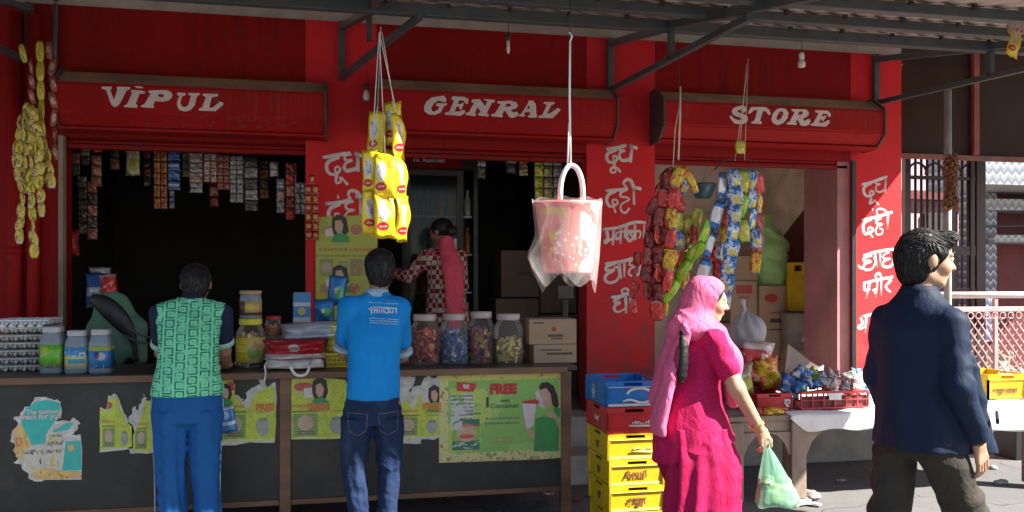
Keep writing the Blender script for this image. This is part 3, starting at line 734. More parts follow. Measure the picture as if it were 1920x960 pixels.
for i in range(260):
    x = R.uniform(X6+0.3, 9.0); y = R.uniform(YR+0.2, 8.7); r = R.uniform(0.03, 0.13)
    c = Vector((x, y, R.uniform(0.0, 0.45)*(0.3+0.7*hash2(int(x*2), int(y*2)))+0.3)); q = Euler((R.random()*6, R.random()*6, R.random()*6)).to_matrix().to_4x4(); q.translation = c
    b.box((-r, -r*0.7, -r*0.5), (r, r*0.7, r*0.5), r*0.15, M=q)
b.box((X6+0.3, YR+0.16, 0), (9.2, 9.2, 0.32))
tag(b.build('rubble', mat('rubble', (0.40, 0.33, 0.27), 0.9, 0.5, 9, 0.4, 30)), 'heap of pale rubble and sand behind the railing', 'rubble', kind='stuff')
def on(px, py, z):
    """the point of the level plane z seen at a photo pixel"""
    d = (EYE-z)*FPX/(py-HOR); u = (px-960)*d/FPX
    return Vector((u*cos(YAW)+d*sin(YAW), d*cos(YAW)-u*sin(YAW), z))
def px_poly(P, Y, zone=(0, 0, 1)):
    ox, oy, s = zone
    return [(lambda p: (p.x, p.z))(at(ox+q[0]/s, oy+q[1]/s, Y)) for q in P]
def sheet(name, polys, Y, m, parent=None, zone=(0, 0, 1)):
    V, Fc = fill2d([px_poly(P, Y, zone) for P in polys])
    b = MB(); b.poly([(v[0], Y, v[1]) for v in V], Fc); return b.build(name, m, parent)
def pieces(name, items, Y, mats, parent, zone=(0, 0, 1), step=0.0004):
    b = MB()
    for i, (P, mi) in enumerate(items):
        y = Y-step*(i+1); V, Fc = fill2d([px_poly(P, y, zone)]); b.poly([(v[0], y, v[1]) for v in V], Fc, mi)
    return b.build(name, mats, parent)
def ragged(P, amt, seed, n=4):
    rr = random.Random(seed); out = []
    for i, p in enumerate(P):
        q = P[(i+1) % len(P)]
        for k in range(n):
            t = k/n; out.append((p[0]+(q[0]-p[0])*t+rr.uniform(-amt, amt), p[1]+(q[1]-p[1])*t+rr.uniform(-amt, amt)))
    return out
def plain(name, c, rough=0.5, vary=0.12): return mat(name, c, rough, vary, 14)

# ------------------------------------------------------------------ the counter
YC = 5.05; ZC = 0.96
M['board'] = mat('dark_counter_board', (0.017, 0.0155, 0.0145), 0.5, 0.25, 2.5, 0.08, 50, dirt=(0.055, 0.047, 0.041), dirt_amt=0.6, dscale=4)
M['top'] = mat('dark_counter_top', (0.05, 0.042, 0.037), 0.4, 0.3, 3, dirt=(0.1, 0.08, 0.065), dirt_amt=0.5)
cx0 = -3.0; cx1 = at(1066, 700, YC).x; cm = at(535, 800, YC).x
ctr = empty('shop_counter', (0, 0, 0), 'long dark shop counter with brown wooden edges in front of the shop', 'counter')
b = MB(); b.box((cx0, YC-0.03, ZC-0.03), (cx1+0.05, YC+0.66, ZC), 0.004); b.build('counter_top', M['top'], ctr)
b = MB(); b.box((cx0, YC-0.05, ZC-0.042), (cx1-0.02, YC-0.031, ZC-0.002), 0.004); b.build('edge_strip', M['wood'], ctr)
b = MB(); b.box((cx0, YC, 0.18), (cm-0.036, YC+0.02, ZC-0.032)); b.build('front_panel', M['board'], ctr)
b = MB(); b.box((cm+0.036, YC, 0.18), (cx1-0.05, YC+0.02, ZC-0.032)); b.build('front_panel', M['board'], ctr)
for x, z in ((cm, 0.07), (cx1-0.02, 0.0), (cx0+0.03, 0.0)):
    b = MB(); b.box((x-0.034, YC-0.018, z), (x+0.034, YC+0.05, ZC-0.034), 0.005); b.build('leg', M['wood'], ctr)
    b = MB(); b.box((x-0.03, YC+0.55, 0.0), (x+0.03, YC+0.62, ZC-0.034), 0.005); b.build('leg', M['wood'], ctr)
b = MB(); b.box((cx0+0.07, YC-0.008, 0.145), (cm-0.036, YC+0.03, 0.178), 0.004); b.build('bottom_rail', M['wood'], ctr)
b = MB(); b.box((cm+0.036, YC-0.008, 0.145), (cx1-0.055, YC+0.03, 0.178), 0.004); b.build('bottom_rail', M['wood'], ctr)
b = MB(); b.box((cx1-0.03, YC+0.052, 0.16), (cx1-0.012, YC+0.62, ZC-0.034)); b.build('side_panel', M['board'], ctr)
rebase(ctr, (0, YC, 0))
def stone(px, Y, w, h, label):
    p = at(px, 900, Y); q = SD((-w, -0.2, -0.01), (w, 0.2, h+0.06), 0.012)
    q.ell((0, 0, h*0.45), (w*0.8, 0.13, h*0.55)).warp(lambda X, Yy, Z: 0.012*np.sin(X*40+1)*np.sin(Yy*37)+0.006*np.sin(Z*70)); q.plane((0, 0, 0), (0, 0, -1)); q.plane((0, 0, h), (0, 0, 1))
    o = q.build('stone', mat('grey_stone', (0.22, 0.20, 0.19), 0.9, 0.3, 12, 0.4, 50)); o.location = (p.x, Y, 0.001); tag(o, label, 'stone')
stone(528, YC+0.01, 0.16, 0.068, 'flat grey stone under the middle leg of the counter')

# ------------------------------------------------------------------ posters on the counter
lime = (0.54, 0.62, 0.045); limel = (0.66, 0.70, 0.16)
M['lime'] = prints('lime_poster_print', lime, [
  ('rect', 0.0, 1, 0.0, 0.04, limel), ('blobs', 6, 0.62, (0.62, 0.62, 0.2)),
  ('rect', 0.08, 0.46, 0.06, 0.42, (0.13, 0.32, 0.06)), ('ell', 0.27, 0.27, 0.12, 0.12, (0.62, 0.42, 0.33)), ('rect', 0.14, 0.40, 0.09, 0.15, (0.10, 0.13, 0.10)),
  ('rect', 0.06, 0.48, 0.44, 0.47, (0.16, 0.25, 0.05)), ('lines', 0.06, 0.48, 0.49, 0.60, 1, (0.55, 0.16, 0.08)),
  ('ell', 0.24, 0.85, 0.15, 0.07, (0.55, 0.06, 0.05)), ('lines', 0.10, 0.42, 0.72, 0.80, 2, (0.35, 0.36, 0.33)), ('spots', 26, 0.12, (0.6, 0.5, 0.3), 0.1, 0.9, 0.5, 0.95),
  ('ell', 0.76, 0.22, 0.12, 0.14, (0.36, 0.38, 0.34)), ('ell', 0.76, 0.33, 0.09, 0.03, (0.24, 0.26, 0.25)), ('rect', 0.66, 0.9, 0.44, 0.46, (0.42, 0.32, 0.04)), ('lines', 0.08, 0.46, 0.06, 0.42, 9, (0.40, 0.36, 0.16)), ('blobs', 34, 0.63, (0.30, 0.34, 0.10))], 0.35, noise=0.35)
M['paper'] = mat('torn_paper', (0.58, 0.55, 0.50), 0.8, 0.25, 22, 0.2, 60, dirt=(0.25, 0.22, 0.2), dirt_amt=0.7, dscale=16)
M['skin_print'] = plain('printed_skin', (0.55, 0.32, 0.24)); M['hair_print'] = plain('printed_hair', (0.03, 0.018, 0.015)); M['green_print'] = plain('printed_green', (0.05, 0.27, 0.08))
M['pale_print'] = plain('printed_pale', (0.62, 0.55, 0.55)); M['red_print'] = plain('printed_red', (0.50, 0.035, 0.03)); M['orange_print'] = plain('printed_orange', (0.60, 0.20, 0.04)); M['dark_print'] = plain('printed_dark', (0.05, 0.06, 0.045))
YPs = YC-0.0022
def lime_poster(polys, label, paper=None, extras=None, frees=(), girls=()):
    Y = YPs; root = empty('poster', (0, 0, 0), label, 'poster', 'torn lime posters on the counter front')
    o = sheet('sheet', polys, Y, M['lime'], root)
    if paper: sheet('torn_edge', paper, Y+0.0008, M['paper'], root)
    for fx, fy, sz in frees:
        p = at(fx, fy, Y-0.001); put_text('lettering', 'FREE', sz, FACE(p.x, p.y-0.0004, p.z), M['orange_print'], root, bold=0.004)
    for gx, gy, s in girls:
        z = (gx, gy, 1/s)
        pieces('picture', [([(-16,-24),(-2,-34),(14,-26),(18,0),(10,20),(-10,18),(-18,0)], 1), ([(-9,-16),(2,-20),(9,-8),(6,8),(-3,12),(-9,2)], 0), ([(-24,40),(-14,16),(4,10),(20,22),(22,40)], 2), ([(-36,-8),(-18,-10),(-16,12),(-34,14)], 3)], Y-0.0003, [M['skin_print'], M['hair_print'], M['green_print'], M['pale_print']], root, z)
    p = at(sum(q[0] for q in polys[0])/len(polys[0]), 760, Y); rebase(root, (p.x, Y, 0.75)); return root
lime_poster([ragged([(188,766),(200,772),(203,748),(220,746),(225,765),(236,792),(248,800),(248,838),(188,845)], 1.2, 1, 2)], 'small torn lime poster with one packet picture, left of the green shirted boy', paper=[ragged([(186,763),(199,768),(203,742),(214,738),(222,744),(228,762),(240,790),(250,798),(251,840),(187,847)], 2.0, 2, 3)])
lime_poster([ragged([(250,815),(262,792),(268,768),(272,750),(285,758),(304,752),(304,846),(249,848)], 2, 3, 3)], 'torn lime poster shredded at its middle beside the blue trousers', paper=[ragged([(240,800),(247,765),(252,760),(258,770),(263,755),(269,738),(275,752),(306,748),(306,849),(246,851)], 3.0, 4, 4)])
lime_poster([ragged([(412,712),(436,706),(440,745),(465,768),(478,740),(496,728),(516,722),(516,828),(470,826),(412,828)], 2, 5, 3)], 'torn lime poster between the blue trousers and the counter post', paper=[ragged([(410,710),(437,704),(441,740),(458,752),(470,726),(484,720),(492,704),(500,726),(518,718),(518,831),(410,832)], 4.0, 6, 4)], frees=((497,764,0.052),), girls=((424,740,0.62),))
lime_poster([ragged([(540,709),(590,708),(648,712),(660,745),(660,822),(541,824)], 0.8, 7, 3)], 'lime poster with packets and a woman, between counter post and jeans', frees=((596,764,0.062),), girls=((600,735,0.85),))
lime_poster([ragged([(742,760),(768,752),(775,770),(790,735),(800,745),(812,728),(830,735),(830,818),(744,822)], 2, 9, 3)], 'torn lime poster half covered by white scraps, right of the jeans', paper=[ragged([(740,705),(772,702),(778,715),(766,735),(790,720),(803,700),(812,712),(832,700),(833,822),(792,824),(790,832),(742,831)], 3, 10, 4)], frees=((810,763,0.055),), girls=((815,745,0.7),))
# the big green advertisement
ad = empty('poster', (0, 0, 0), 'large green FREE container advertisement with a woman, at the right end of the counter', 'poster')
YA = YC-0.0042
M['ad'] = prints('green_ad_print', (0.23, 0.47, 0.10), [
  ('blobs', 3.0, 0.52, (0.33, 0.54, 0.13)), ('blobs', 2.2, 0.60, (0.45, 0.56, 0.10)),
  ('rect', 0, 0.07, 0, 1, (0.58, 0.58, 0.24)), ('rect', 0.93, 1, 0, 1, (0.60, 0.52, 0.24)), ('rect', 0, 1, 0, 0.11, (0.60, 0.56, 0.26)), ('rect', 0, 1, 0.91, 1, (0.60, 0.54, 0.12)),
  ('blobs', 22, 0.60, (0.42, 0.20, 0.05), 0, 0.07, 0, 1), ('blobs', 22, 0.58, (0.35, 0.22, 0.06), 0.93, 1, 0, 1), ('blobs', 22, 0.58, (0.32, 0.28, 0.10), 0, 1, 0, 0.11), ('blobs', 22, 0.60, (0.50, 0.24, 0.03), 0, 1, 0.91, 1), ('spots', 30, 0.16, (0.10, 0.28, 0.08), 0, 1, 0, 0.11),
  ('blobs', 16, 0.44, (0.55, 0.56, 0.52), 0.09, 0.27, 0.36, 0.76), ('lines', 0.09, 0.26, 0.42, 0.76, 8, (0.10, 0.11, 0.10)),
  ('rect', 0.10, 0.31, 0.14, 0.48, (0.025, 0.17, 0.10)), ('rect', 0.10, 0.31, 0.24, 0.40, (0.25, 0.45, 0.08)), ('ell', 0.21, 0.33, 0.075, 0.10, (0.58, 0.38, 0.24)), ('ell', 0.21, 0.29, 0.06, 0.025, (0.5, 0.1, 0.05)), ('blobs', 20, 0.56, (0.40, 0.50, 0.52), 0.10, 0.31, 0.15, 0.23),
  ('lines', 0.10, 0.30, 0.38, 0.44, 1, (0.45, 0.06, 0.05)), ('blobs', 18, 0.47, (0.55, 0.55, 0.52), 0.09, 0.19, 0.36, 0.62),
  ('lines', 0.355, 0.62, 0.395, 0.505, 2, (0.10, 0.14, 0.07)), ('lines', 0.41, 0.57, 0.19, 0.28, 2, (0.42, 0.20, 0.10)), ('rect', 0.21, 0.32, 0.53, 0.545, (0.08, 0.16, 0.04))], 0.3, noise=0.15)
sheet('sheet', [[(824,703),(860,699),(1064,694),(1063,850),(1056,858),(1020,861),(823,868)]], YA, M['ad'], ad)
Zp = (820, 690, 5.188)
pieces('picture', [
  ([(985,190),(1010,145),(1070,135),(1130,170),(1165,260),(1185,360),(1160,395),(1120,360),(1100,250),(1060,200),(1010,215)], 1),
  ([(830,420),(870,560),(950,650),(945,700),(890,650),(830,520)], 0), ([(1060,430),(1130,420),(1185,560),(1190,480),(1180,620),(1130,520)], 0),
  ([(1010,210),(1060,195),(1100,250),(1110,330),(1080,380),(1030,400),(995,340),(985,260)], 0),
  ([(955,490),(1040,470),(1140,490),(1190,600),(1180,760),(1175,810),(935,810),(950,650)], 2), ([(1130,390),(1195,390),(1190,490),(1140,430)], 2),
  ([(950,240),(985,210),(1000,280),(1040,300),(1020,350),(1060,400),(1010,390),(970,350)], 5)], YA-0.0002, [M['skin_print'], M['hair_print'], M['green_print'], M['pale_print'], M['red_print'], M['paper']], ad, Zp, 0.0003)
pieces('container_picture', [([(825,345),(960,345),(955,420),(935,560),(870,600),(835,430)], 0), ([(825,325),(950,305),(990,320),(985,350),(830,345)], 1)], YA-0.0028, [M['pale_print'], M['red_print']], ad, Zp, 0.0003)
pieces('logo', [([(188,135),(380,150),(375,180),(350,232),(190,225)], 0)], YA-0.0028, [M['red_print']], ad, Zp, 0.0003)
def ad_text(t, zx, zy, size, m, bold=0.0, stretch=1.0, sh=0.0):
    p = at(Zp[0]+zx/Zp[2], Zp[1]+zy/Zp[2], YA-0.004); put_text('lettering', t, size, FACE(p.x, YA-0.004, p.z), m, ad, bold, sh, 0.0006, stretch)
ad_text('FREE', 640, 208, 0.083, M['red_print'], 0.006, 1.0)
ad_text('1', 488, 340, 0.085, M['dark_print'], 0.004); ad_text('with', 660, 318, 0.036, M['dark_print']); ad_text('Container', 655, 368, 0.044, M['dark_print'], 0.0, 1.05)
ad_text('पर', 280, 182, 0.035, M['pale_print'], 0.003)
rebase(ad, (at(945, 780, YA).x, YA, 0.75))
# torn turquoise poster
tp = empty('poster', (0, 0, 0), 'torn turquoise and orange snack poster at the left end of the counter', 'poster')
Zt = (0, 720, 5.05); M['teal'] = plain('printed_teal', (0.035, 0.42, 0.37)); M['orange_pale'] = prints('printed_snacks', (0.62, 0.40, 0.16), [('blobs', 9, 0.55, (0.66, 0.50, 0.12)), ('blobs', 12, 0.6, (0.55, 0.22, 0.08))], 0.4)
M['pack_print'] = prints('printed_packs', (0.56, 0.52, 0.46), [('blobs', 8, 0.58, (0.55, 0.45, 0.12)), ('blobs', 11, 0.62, (0.12, 0.10, 0.08)), ('lines', 0.1, 0.9, 0.3, 0.7, 4, (0.2, 0.16, 0.13))], 0.4)
sheet('sheet', [ragged([(330,125),(440,122),(520,150),(572,160),(592,290),(520,350),(650,345),(700,325),(755,370),(720,440),(690,480),(770,485),(778,900),(430,912),(320,920),(270,880),(270,840),(205,810),(210,770),(130,738),(190,700),(120,620),(165,600),(105,550),(115,450),(170,370),(125,310),(190,300),(230,210),(280,210)], 9, 11, 3)], YPs, M['paper'], tp, Zt)
pieces('picture', [([(345,165),(430,150),(520,165),(565,180),(575,230),(520,350),(440,470),(430,560),(300,580),(205,380),(200,330),(250,230)], 0), ([(125,440),(180,380),(210,410),(300,590),(205,640),(210,720),(150,690),(140,560)], 1), ([(205,640),(400,590),(420,780),(300,860),(250,800)], 2), ([(465,480),(580,460),(600,540),(560,820),(430,790),(440,620)], 2), ([(620,545),(765,540),(770,815),(590,820)], 0), ([(300,860),(420,790),(600,825),(770,830),(775,890),(430,905),(330,900)], 1), ([(500,440),(640,370),(700,360),(650,430),(500,460)], 0), ([(635,600),(660,570),(700,580),(700,620),(660,645)], 1)], YPs, [M['teal'], M['orange_pale'], M['pack_print']], tp, Zt)
for t, zx, zy, s in (('The tastiest', 400, 262, 0.036), ('snack for you', 385, 308, 0.040)):
    p = at(zx/Zt[2], 720+zy/Zt[2], YPs-0.005); put_text('lettering', t, s, FACE(p.x, YPs-0.005, p.z, 0, 0), M['letters'], tp, 0.001)
rebase(tp, (at(85, 820, YPs).x, YPs, 0.6))

# ------------------------------------------------------------------ packets, strips
def pillow(w, h, t, seed=0, nx=9, nz=11, crump=0.28, lens=0.0):
    rr = random.Random(seed); b = MB(); ph = [rr.uniform(0, 6) for _ in range(6)]
    def P(s):
        rows = []
        for j in range(nz):
            v = -1+2*j/(nz-1); row = []
            for i in range(nx):
                u = -1+2*i/(nx-1)
                e = max(0, (1-abs(u)**2.6))*max(0, (1-(min(1, abs(v)/0.86))**4.0))
                cr = crump*(sin(u*4+ph[0]+v*3)+sin(v*6+ph[1]-u*2)+0.7*sin(9*u*v+ph[2]))*e
                w2 = w/2*(1-0.07*(1-abs(v)**2))*(1-lens*abs(v)**2.2); row.append((u*w2, s*t/2*(e**0.6)*(1+cr)+0.05*w*sin(v*3+ph[3])+0.03*w*sin(u*4+v*5+ph[5]), v*h/2*(1-0.03*sin(u*5+ph[4])*abs(v))))
            rows.append(row)
        return rows
    b.grid(P(1)); b.grid([list(reversed(r)) for r in P(-1)])
    bmesh.ops.remove_doubles(b.bm, verts=b.bm.verts, dist=1e-5)
    return b.mesh('packet')
PK = {}
def pk_print(key, base, layers, rough=0.3): PK[key] = prints(key+'_packet_print', base, layers, rough, crumple=30.0, noise=0.08); PK[key].node_tree.nodes['Principled BSDF'].inputs['Metallic'].default_value = 0.25; return PK[key]
pk_print('yellow', (0.70, 0.50, 0.015), [('blobs', 5, 0.6, (0.62, 0.40, 0.01)), ('ell', 0.36, 0.58, 0.22, 0.23, (0.55, 0.52, 0.46)), ('blobs', 9, 0.55, (0.26, 0.22, 0.18), 0.18, 0.55, 0.42, 0.75), ('ell', 0.34, 0.26, 0.26, 0.085, (0.46, 0.02, 0.03)), ('lines', 0.2, 0.5, 0.22, 0.30, 1, (0.6, 0.5, 0.45)), ('rect', 0, 1, 0.93, 0.95, (0.5, 0.38, 0.02)), ('blobs', 12, 0.66, (0.55, 0.1, 0.06), 0.55, 0.95, 0.6, 0.85)])
pk_print('sachet_yellow', (0.50, 0.40, 0.05), [('blobs', 2.6, 0.56, (0.52, 0.34, 0.14)), ('blobs', 3.4, 0.60, (0.03, 0.03, 0.06)), ('spots', 3.2, 0.24, (0.03, 0.26, 0.22)), ('blobs', 4.2, 0.62, (0.42, 0.04, 0.08)), ('rect', 0, 1, 0.0, 0.14, (0.5, 0.5, 0.44))])
pk_print('sachet_gold', (0.48, 0.40, 0.03), [('ell', 0.5, 0.5, 0.28, 0.22, (0.40, 0.30, 0.04)), ('blobs', 6, 0.63, (0.55, 0.50, 0.2))])
pk_print('sachet_brown', (0.22, 0.07, 0.05), [('ell', 0.5, 0.5, 0.3, 0.2, (0.38, 0.28, 0.22)), ('blobs', 6, 0.6, (0.35, 0.05, 0.04))])
pk_print('red_dark', (0.16, 0.015, 0.015), [('blobs', 5, 0.55, (0.40, 0.03, 0.025)), ('blobs', 8, 0.64, (0.30, 0.20, 0.12)), ('spots', 7, 0.2, (0.04, 0.02, 0.02))])
pk_print('red', (0.50, 0.03, 0.025), [('blobs', 5, 0.6, (0.60, 0.20, 0.14)), ('spots', 6, 0.22, (0.14, 0.02, 0.02)), ('rect', 0, 1, 0.9, 1, (0.5, 0.42, 0.36))])
pk_print('yellow_red', (0.58, 0.44, 0.03), [('blobs', 4, 0.53, (0.48, 0.05, 0.03)), ('rect', 0, 1, 0.0, 0.1, (0.5, 0.45, 0.2)), ('spots', 6, 0.2, (0.55, 0.2, 0.04))])
pk_print('blue_white', (0.56, 0.58, 0.60), [('rect', 0, 1, 0.0, 0.26, (0.02, 0.11, 0.36)), ('rect', 0, 1, 0.78, 1, (0.02, 0.12, 0.38)), ('blobs', 6, 0.62, (0.35, 0.38, 0.42))])
pk_print('blue_star', (0.55, 0.56, 0.55), [('blobs', 4, 0.5, (0.02, 0.16, 0.48)), ('ell', 0.62, 0.3, 0.25, 0.16, (0.60, 0.52, 0.12)), ('spots', 8, 0.2, (0.05, 0.1, 0.3))])
pk_print('green', (0.22, 0.46, 0.02), [('blobs', 4, 0.56, (0.40, 0.52, 0.03)), ('spots', 6, 0.2, (0.05, 0.22, 0.03)), ('ell', 0.5, 0.5, 0.2, 0.12, (0.55, 0.4, 0.05))])
pk_print('green_yellow', (0.52, 0.52, 0.08), [('blobs', 4, 0.55, (0.25, 0.42, 0.03)), ('ell', 0.45, 0.5, 0.25, 0.2, (0.6, 0.45, 0.1)), ('blobs', 9, 0.66, (0.5, 0.08, 0.04))])
pk_print('silver', (0.34, 0.34, 0.35), [('spots', 6, 0.3, (0.06, 0.06, 0.07)), ('blobs', 7, 0.62, (0.55, 0.55, 0.55)), ('rect', 0.1, 0.9, 0.42, 0.52, (0.12, 0.1, 0.1))])
pk_print('pink_white', (0.45, 0.36, 0.34), [('spots', 5, 0.32, (0.34, 0.05, 0.05)), ('blobs', 7, 0.6, (0.5, 0.2, 0.18))])
pk_print('orange_brown', (0.32, 0.11, 0.03), [('ell', 0.5, 0.45, 0.25, 0.28, (0.18, 0.02, 0.02)), ('blobs', 8, 0.6, (0.40, 0.22, 0.05)), ('rect', 0, 1, 0.92, 1, (0.15, 0.05, 0.02))])
pk_print('blue', (0.025, 0.09, 0.30), [('rect', 0.1, 0.9, 0.35, 0.6, (0.35, 0.38, 0.42)), ('blobs', 7, 0.62, (0.05, 0.2, 0.5)), ('rect', 0, 1, 0, 0.1, (0.3, 0.3, 0.34))])
pk_print('red_gold', (0.36, 0.02, 0.02), [('ell', 0.5, 0.5, 0.3, 0.25, (0.50, 0.30, 0.08)), ('rect', 0, 1, 0, 0.1, (0.55, 0.4, 0.15)), ('blobs', 8, 0.63, (0.5, 0.12, 0.1))])
pk_print('cream_green', (0.42, 0.40, 0.28), [('rect', 0, 1, 0.7, 1, (0.35, 0.22, 0.16)), ('ell', 0.6, 0.4, 0.3, 0.25, (0.35, 0.32, 0.04)), ('spots', 6, 0.25, (0.1, 0.14, 0.08))])
pk_print('dark_foil', (0.06, 0.055, 0.05), [('spots', 6, 0.3, (0.18, 0.12, 0.10)), ('blobs', 8, 0.63, (0.3, 0.22, 0.18))])
pk_print('salmon', (0.36, 0.14, 0.10), [('spots', 6, 0.3, (0.14, 0.04, 0.03)), ('blobs', 8, 0.62, (0.42, 0.28, 0.2))])
_pm = {}
LENS = {'sachet strips hanging from the left canopy strut': 0.5, 'snack strips hanging between second pillar and third opening': 0.42, 'snack strips hanging from the wire hoop': 0.28, 'yellow chip packet strips in front of the first pillar': 0.12}
def pack_mesh(key, w, h, t, var, lens=0.0):
    k = (key, round(w, 3), round(h, 3), round(t, 3), var, lens)
    if k not in _pm:
        me = pillow(w, h, t, hash2(var, int(w*1000))*1e4, lens=lens); me.materials.append(PK[key]); me.shade_smooth(); _pm[k] = me
    return _pm[k]
def strip(path, Y, keys, w, h, label, cat='packet strip', name='packet_strip', group=None, t=None, cols=1, gap=0.98, yaw=0.5, hang=None, seed=1, dy=0.0, lens=None):
    """a chain of packets along a path of photo pixels at depth Y; every packet a part"""
    rr = random.Random(seed); pts = catmull([at(x, y, Y+dy*i) for i, (x, y) in enumerate(path)], 8) if len(path) > 2 else [at(x, y, Y+dy*i) for i, (x, y) in enumerate(path)]
    root = empty(name, pts[0], label, cat, group)
    L = [0.0]
    for a, c in zip(pts, pts[1:]): L.append(L[-1]+(c-a).length)
    n = max(1, int(round(L[-1]/(h*gap)))); 
    def point(s):
        s = min(max(s, 0), L[-1])
        for i in range(len(L)-1):
            if L[i+1] >= s: return pts[i].lerp(pts[i+1], (s-L[i])/max(1e-6, L[i+1]-L[i]))
        return pts[-1]
    for i in range(n):
        s0, s1 = L[-1]*i/n, L[-1]*(i+1)/n; a, c = point(s0), point(s1); d = (c-a); d.normalize()
        for k in range(cols):
            me = pack_mesh(keys[(i+k) % len(keys)] if cols == 1 else keys[k % len(keys)], w, h, t or w*0.25, rr.randrange(3), LENS.get(group, 0.0) if lens is None else lens)
            o = bpy.data.objects.new('packet', me); COL.objects.link(o); o.parent = root
            ang = atan2(d.x, -d.z)
            off = Vector(((k-(cols-1)/2)*w*0.97, 0, 0))
            o.location = (a+c)/2-pts[0]+off+Vector((0, rr.uniform(-0.004, 0.004), 0))
            o.rotation_euler = Euler((rr.uniform(-0.12, 0.12), -ang+rr.uniform(-.22, .22)*(yaw > .3), rr.uniform(-yaw, yaw)*1.3), 'XYZ'); o.scale = (rr.uniform(.9, 1.18), 1, rr.uniform(.96, 1.12)) if yaw > .3 else (1, 1, 1)
    if hang:
        m = MB()
        for hx, hy in hang:
            m.tube([Vector((0, 0, 0)), at(hx, hy, Y)-pts[0]], 0.0022, 5)
        m.build('string', M['string'], root)
    return root
G1 = 'sachet strips hanging from the left canopy strut'
YL = 5.45
strip([(43,82),(43,118)], YL, ['sachet_gold'], 0.05, 0.115, 'single gold sachet hanging at the top left of the yellow garland', group=G1, seed=1)
strip([(75,78),(76,140),(77,200),(79,262)], YL-0.02, ['sachet_gold'], 0.05, 0.135, 'string of plain gold sachets in the middle of the left garland', group=G1, seed=2, yaw=0.25)
strip([(88,78),(98,120),(100,190),(101,250),(104,300)], YL-0.01, ['sachet_brown'], 0.042, 0.115, 'string of brown red sachets on the right side of the garland', group=G1, seed=3)
strip([(58,112),(60,160),(61,195)], YL+0.03, ['sachet_brown'], 0.04, 0.105, 'short string of brown red sachets behind the gold ones', group=G1, seed=4)
for i, (pth, lb) in enumerate([
  ([(56,195),(42,225),(33,265),(30,315)], 'yellow sachet strip curving out on the left edge of the garland'),
  ([(58,198),(50,250),(46,310),(42,370),(38,420),(37,455)], 'yellow sachet strip ending lowest on the left with a silver tip'),
  ([(60,200),(62,250),(58,320),(60,390),(63,440),(65,482)], 'longest yellow sachet strip with two loose sachets at its end'),
  ([(62,205),(74,255),(74,310),(76,360),(79,405)], 'yellow sachet strip on the inner right of the garland'),
  ([(64,235),(88,290),(96,350)], 'yellow sachet strip bending away to the door frame'),
  ([(52,215),(36,290),(36,340),(44,385)], 'yellow sachet strip filling the left middle of the garland'),
  ([(66,215),(66,270),(68,330),(56,360)], 'yellow sachet strip filling the centre of the garland')]):
    strip(pth, YL-0.03-0.025*(i % 4), ['sachet_yellow', 'sachet_yellow', 'sachet_gold'] if i != 1 else ['sachet_yellow'], 0.056, 0.092, lb, group=G1, seed=10+i, gap=0.85, yaw=0.8)
# chip packets in the sun
G2 = 'yellow chip packet strips in front of the first pillar'
YH = 3.58
H0 = [(709, 55)]
strip([(697,285),(697,435)], YH, ['yellow'], 0.096, 0.195, 'yellow chip strip at the left of the bunch with red emblems', group=G2, seed=31, yaw=0.3, t=0.026, hang=[(708, 200), (711, 60)], gap=1)
strip([(722,292),(723,442)], YH-0.05, ['yellow'], 0.108, 0.20, 'yellow chip strip at the front middle of the bunch', group=G2, seed=32, yaw=0.3, t=0.028, hang=[(718, 200), (711, 60)], gap=1)
o = strip([(745,218),(751,335),(757,450)], YH-0.01, ['yellow'], 0.105, 0.205, 'yellow chip strip at the right of the bunch, turned to the sun', group=G2, seed=33, yaw=0.0, t=0.03, hang=[(735, 190), (711, 60)], gap=1)
for ch in o.children:
    if ch.name.startswith('packet'): ch.rotation_euler.z = 0.95
strip([(706,290),(709,438)], YH+0.045, ['yellow'], 0.10, 0.20, 'yellow chip strip half hidden between the left and middle strips', group=G2, seed=36, yaw=0.3, t=0.026)
strip([(736,285),(740,440)], YH+0.05, ['yellow'], 0.10, 0.20, 'yellow chip strip half hidden between the middle and right strips', group=G2, seed=37, yaw=0.3, t=0.026)
strip([(708,208),(705,292)], YH+0.05, ['yellow'], 0.088, 0.20, 'short yellow chip packet at the top left of the bunch', group=G2, seed=34, yaw=0.2, hang=[(712, 110), (714, 50)])
strip([(738,192),(735,270)], YH+0.06, ['yellow'], 0.085, 0.20, 'short yellow chip packet at the very top of the bunch', group=G2, seed=35, yaw=0.4, hang=[(716, 60)])
# strips hanging before the third opening
G3 = 'snack strips hanging between second pillar and third opening'
YS = 4.75
strip([(1262,318),(1238,355),(1222,405),(1215,470),(1212,560)], YS, ['red_dark'], 0.088, 0.115, 'dark red packet strip bowed out over the second pillar', group=G3, seed=41, yaw=0.7)
strip([(1256,322),(1242,380),(1232,440),(1234,520),(1231,600)], YS-0.03, ['red_dark', 'red'], 0.088, 0.12, 'dark and bright red packet strip hanging lowest beside the headscarf', group=G3, seed=42, yaw=0.7)
strip([(1276,312),(1264,365),(1258,425),(1256,500),(1250,545)], YS-0.07, ['yellow_red', 'red'], 0.085, 0.14, 'yellow and red packet strip in front of the dark red ones', group=G3, seed=43, yaw=0.4)
strip([(1286,308),(1303,365)], YS-0.06, ['yellow_red'], 0.06, 0.19, 'single yellow packet slanting to the right under the rope', group=G3, seed=44)
strip([(1196,470),(1190,530),(1188,590)], YS+0.06, ['red'], 0.065, 0.10, 'short red packet strip beside the painted word ghee', group=G3, seed=45, yaw=0.8)
strip([(1246,400),(1226,470),(1222,540),(1246,575)], YS+0.04, ['red', 'red_dark'], 0.085, 0.11, 'red packet strip behind the dark red strips', group=G3, seed=46, yaw=0.7)
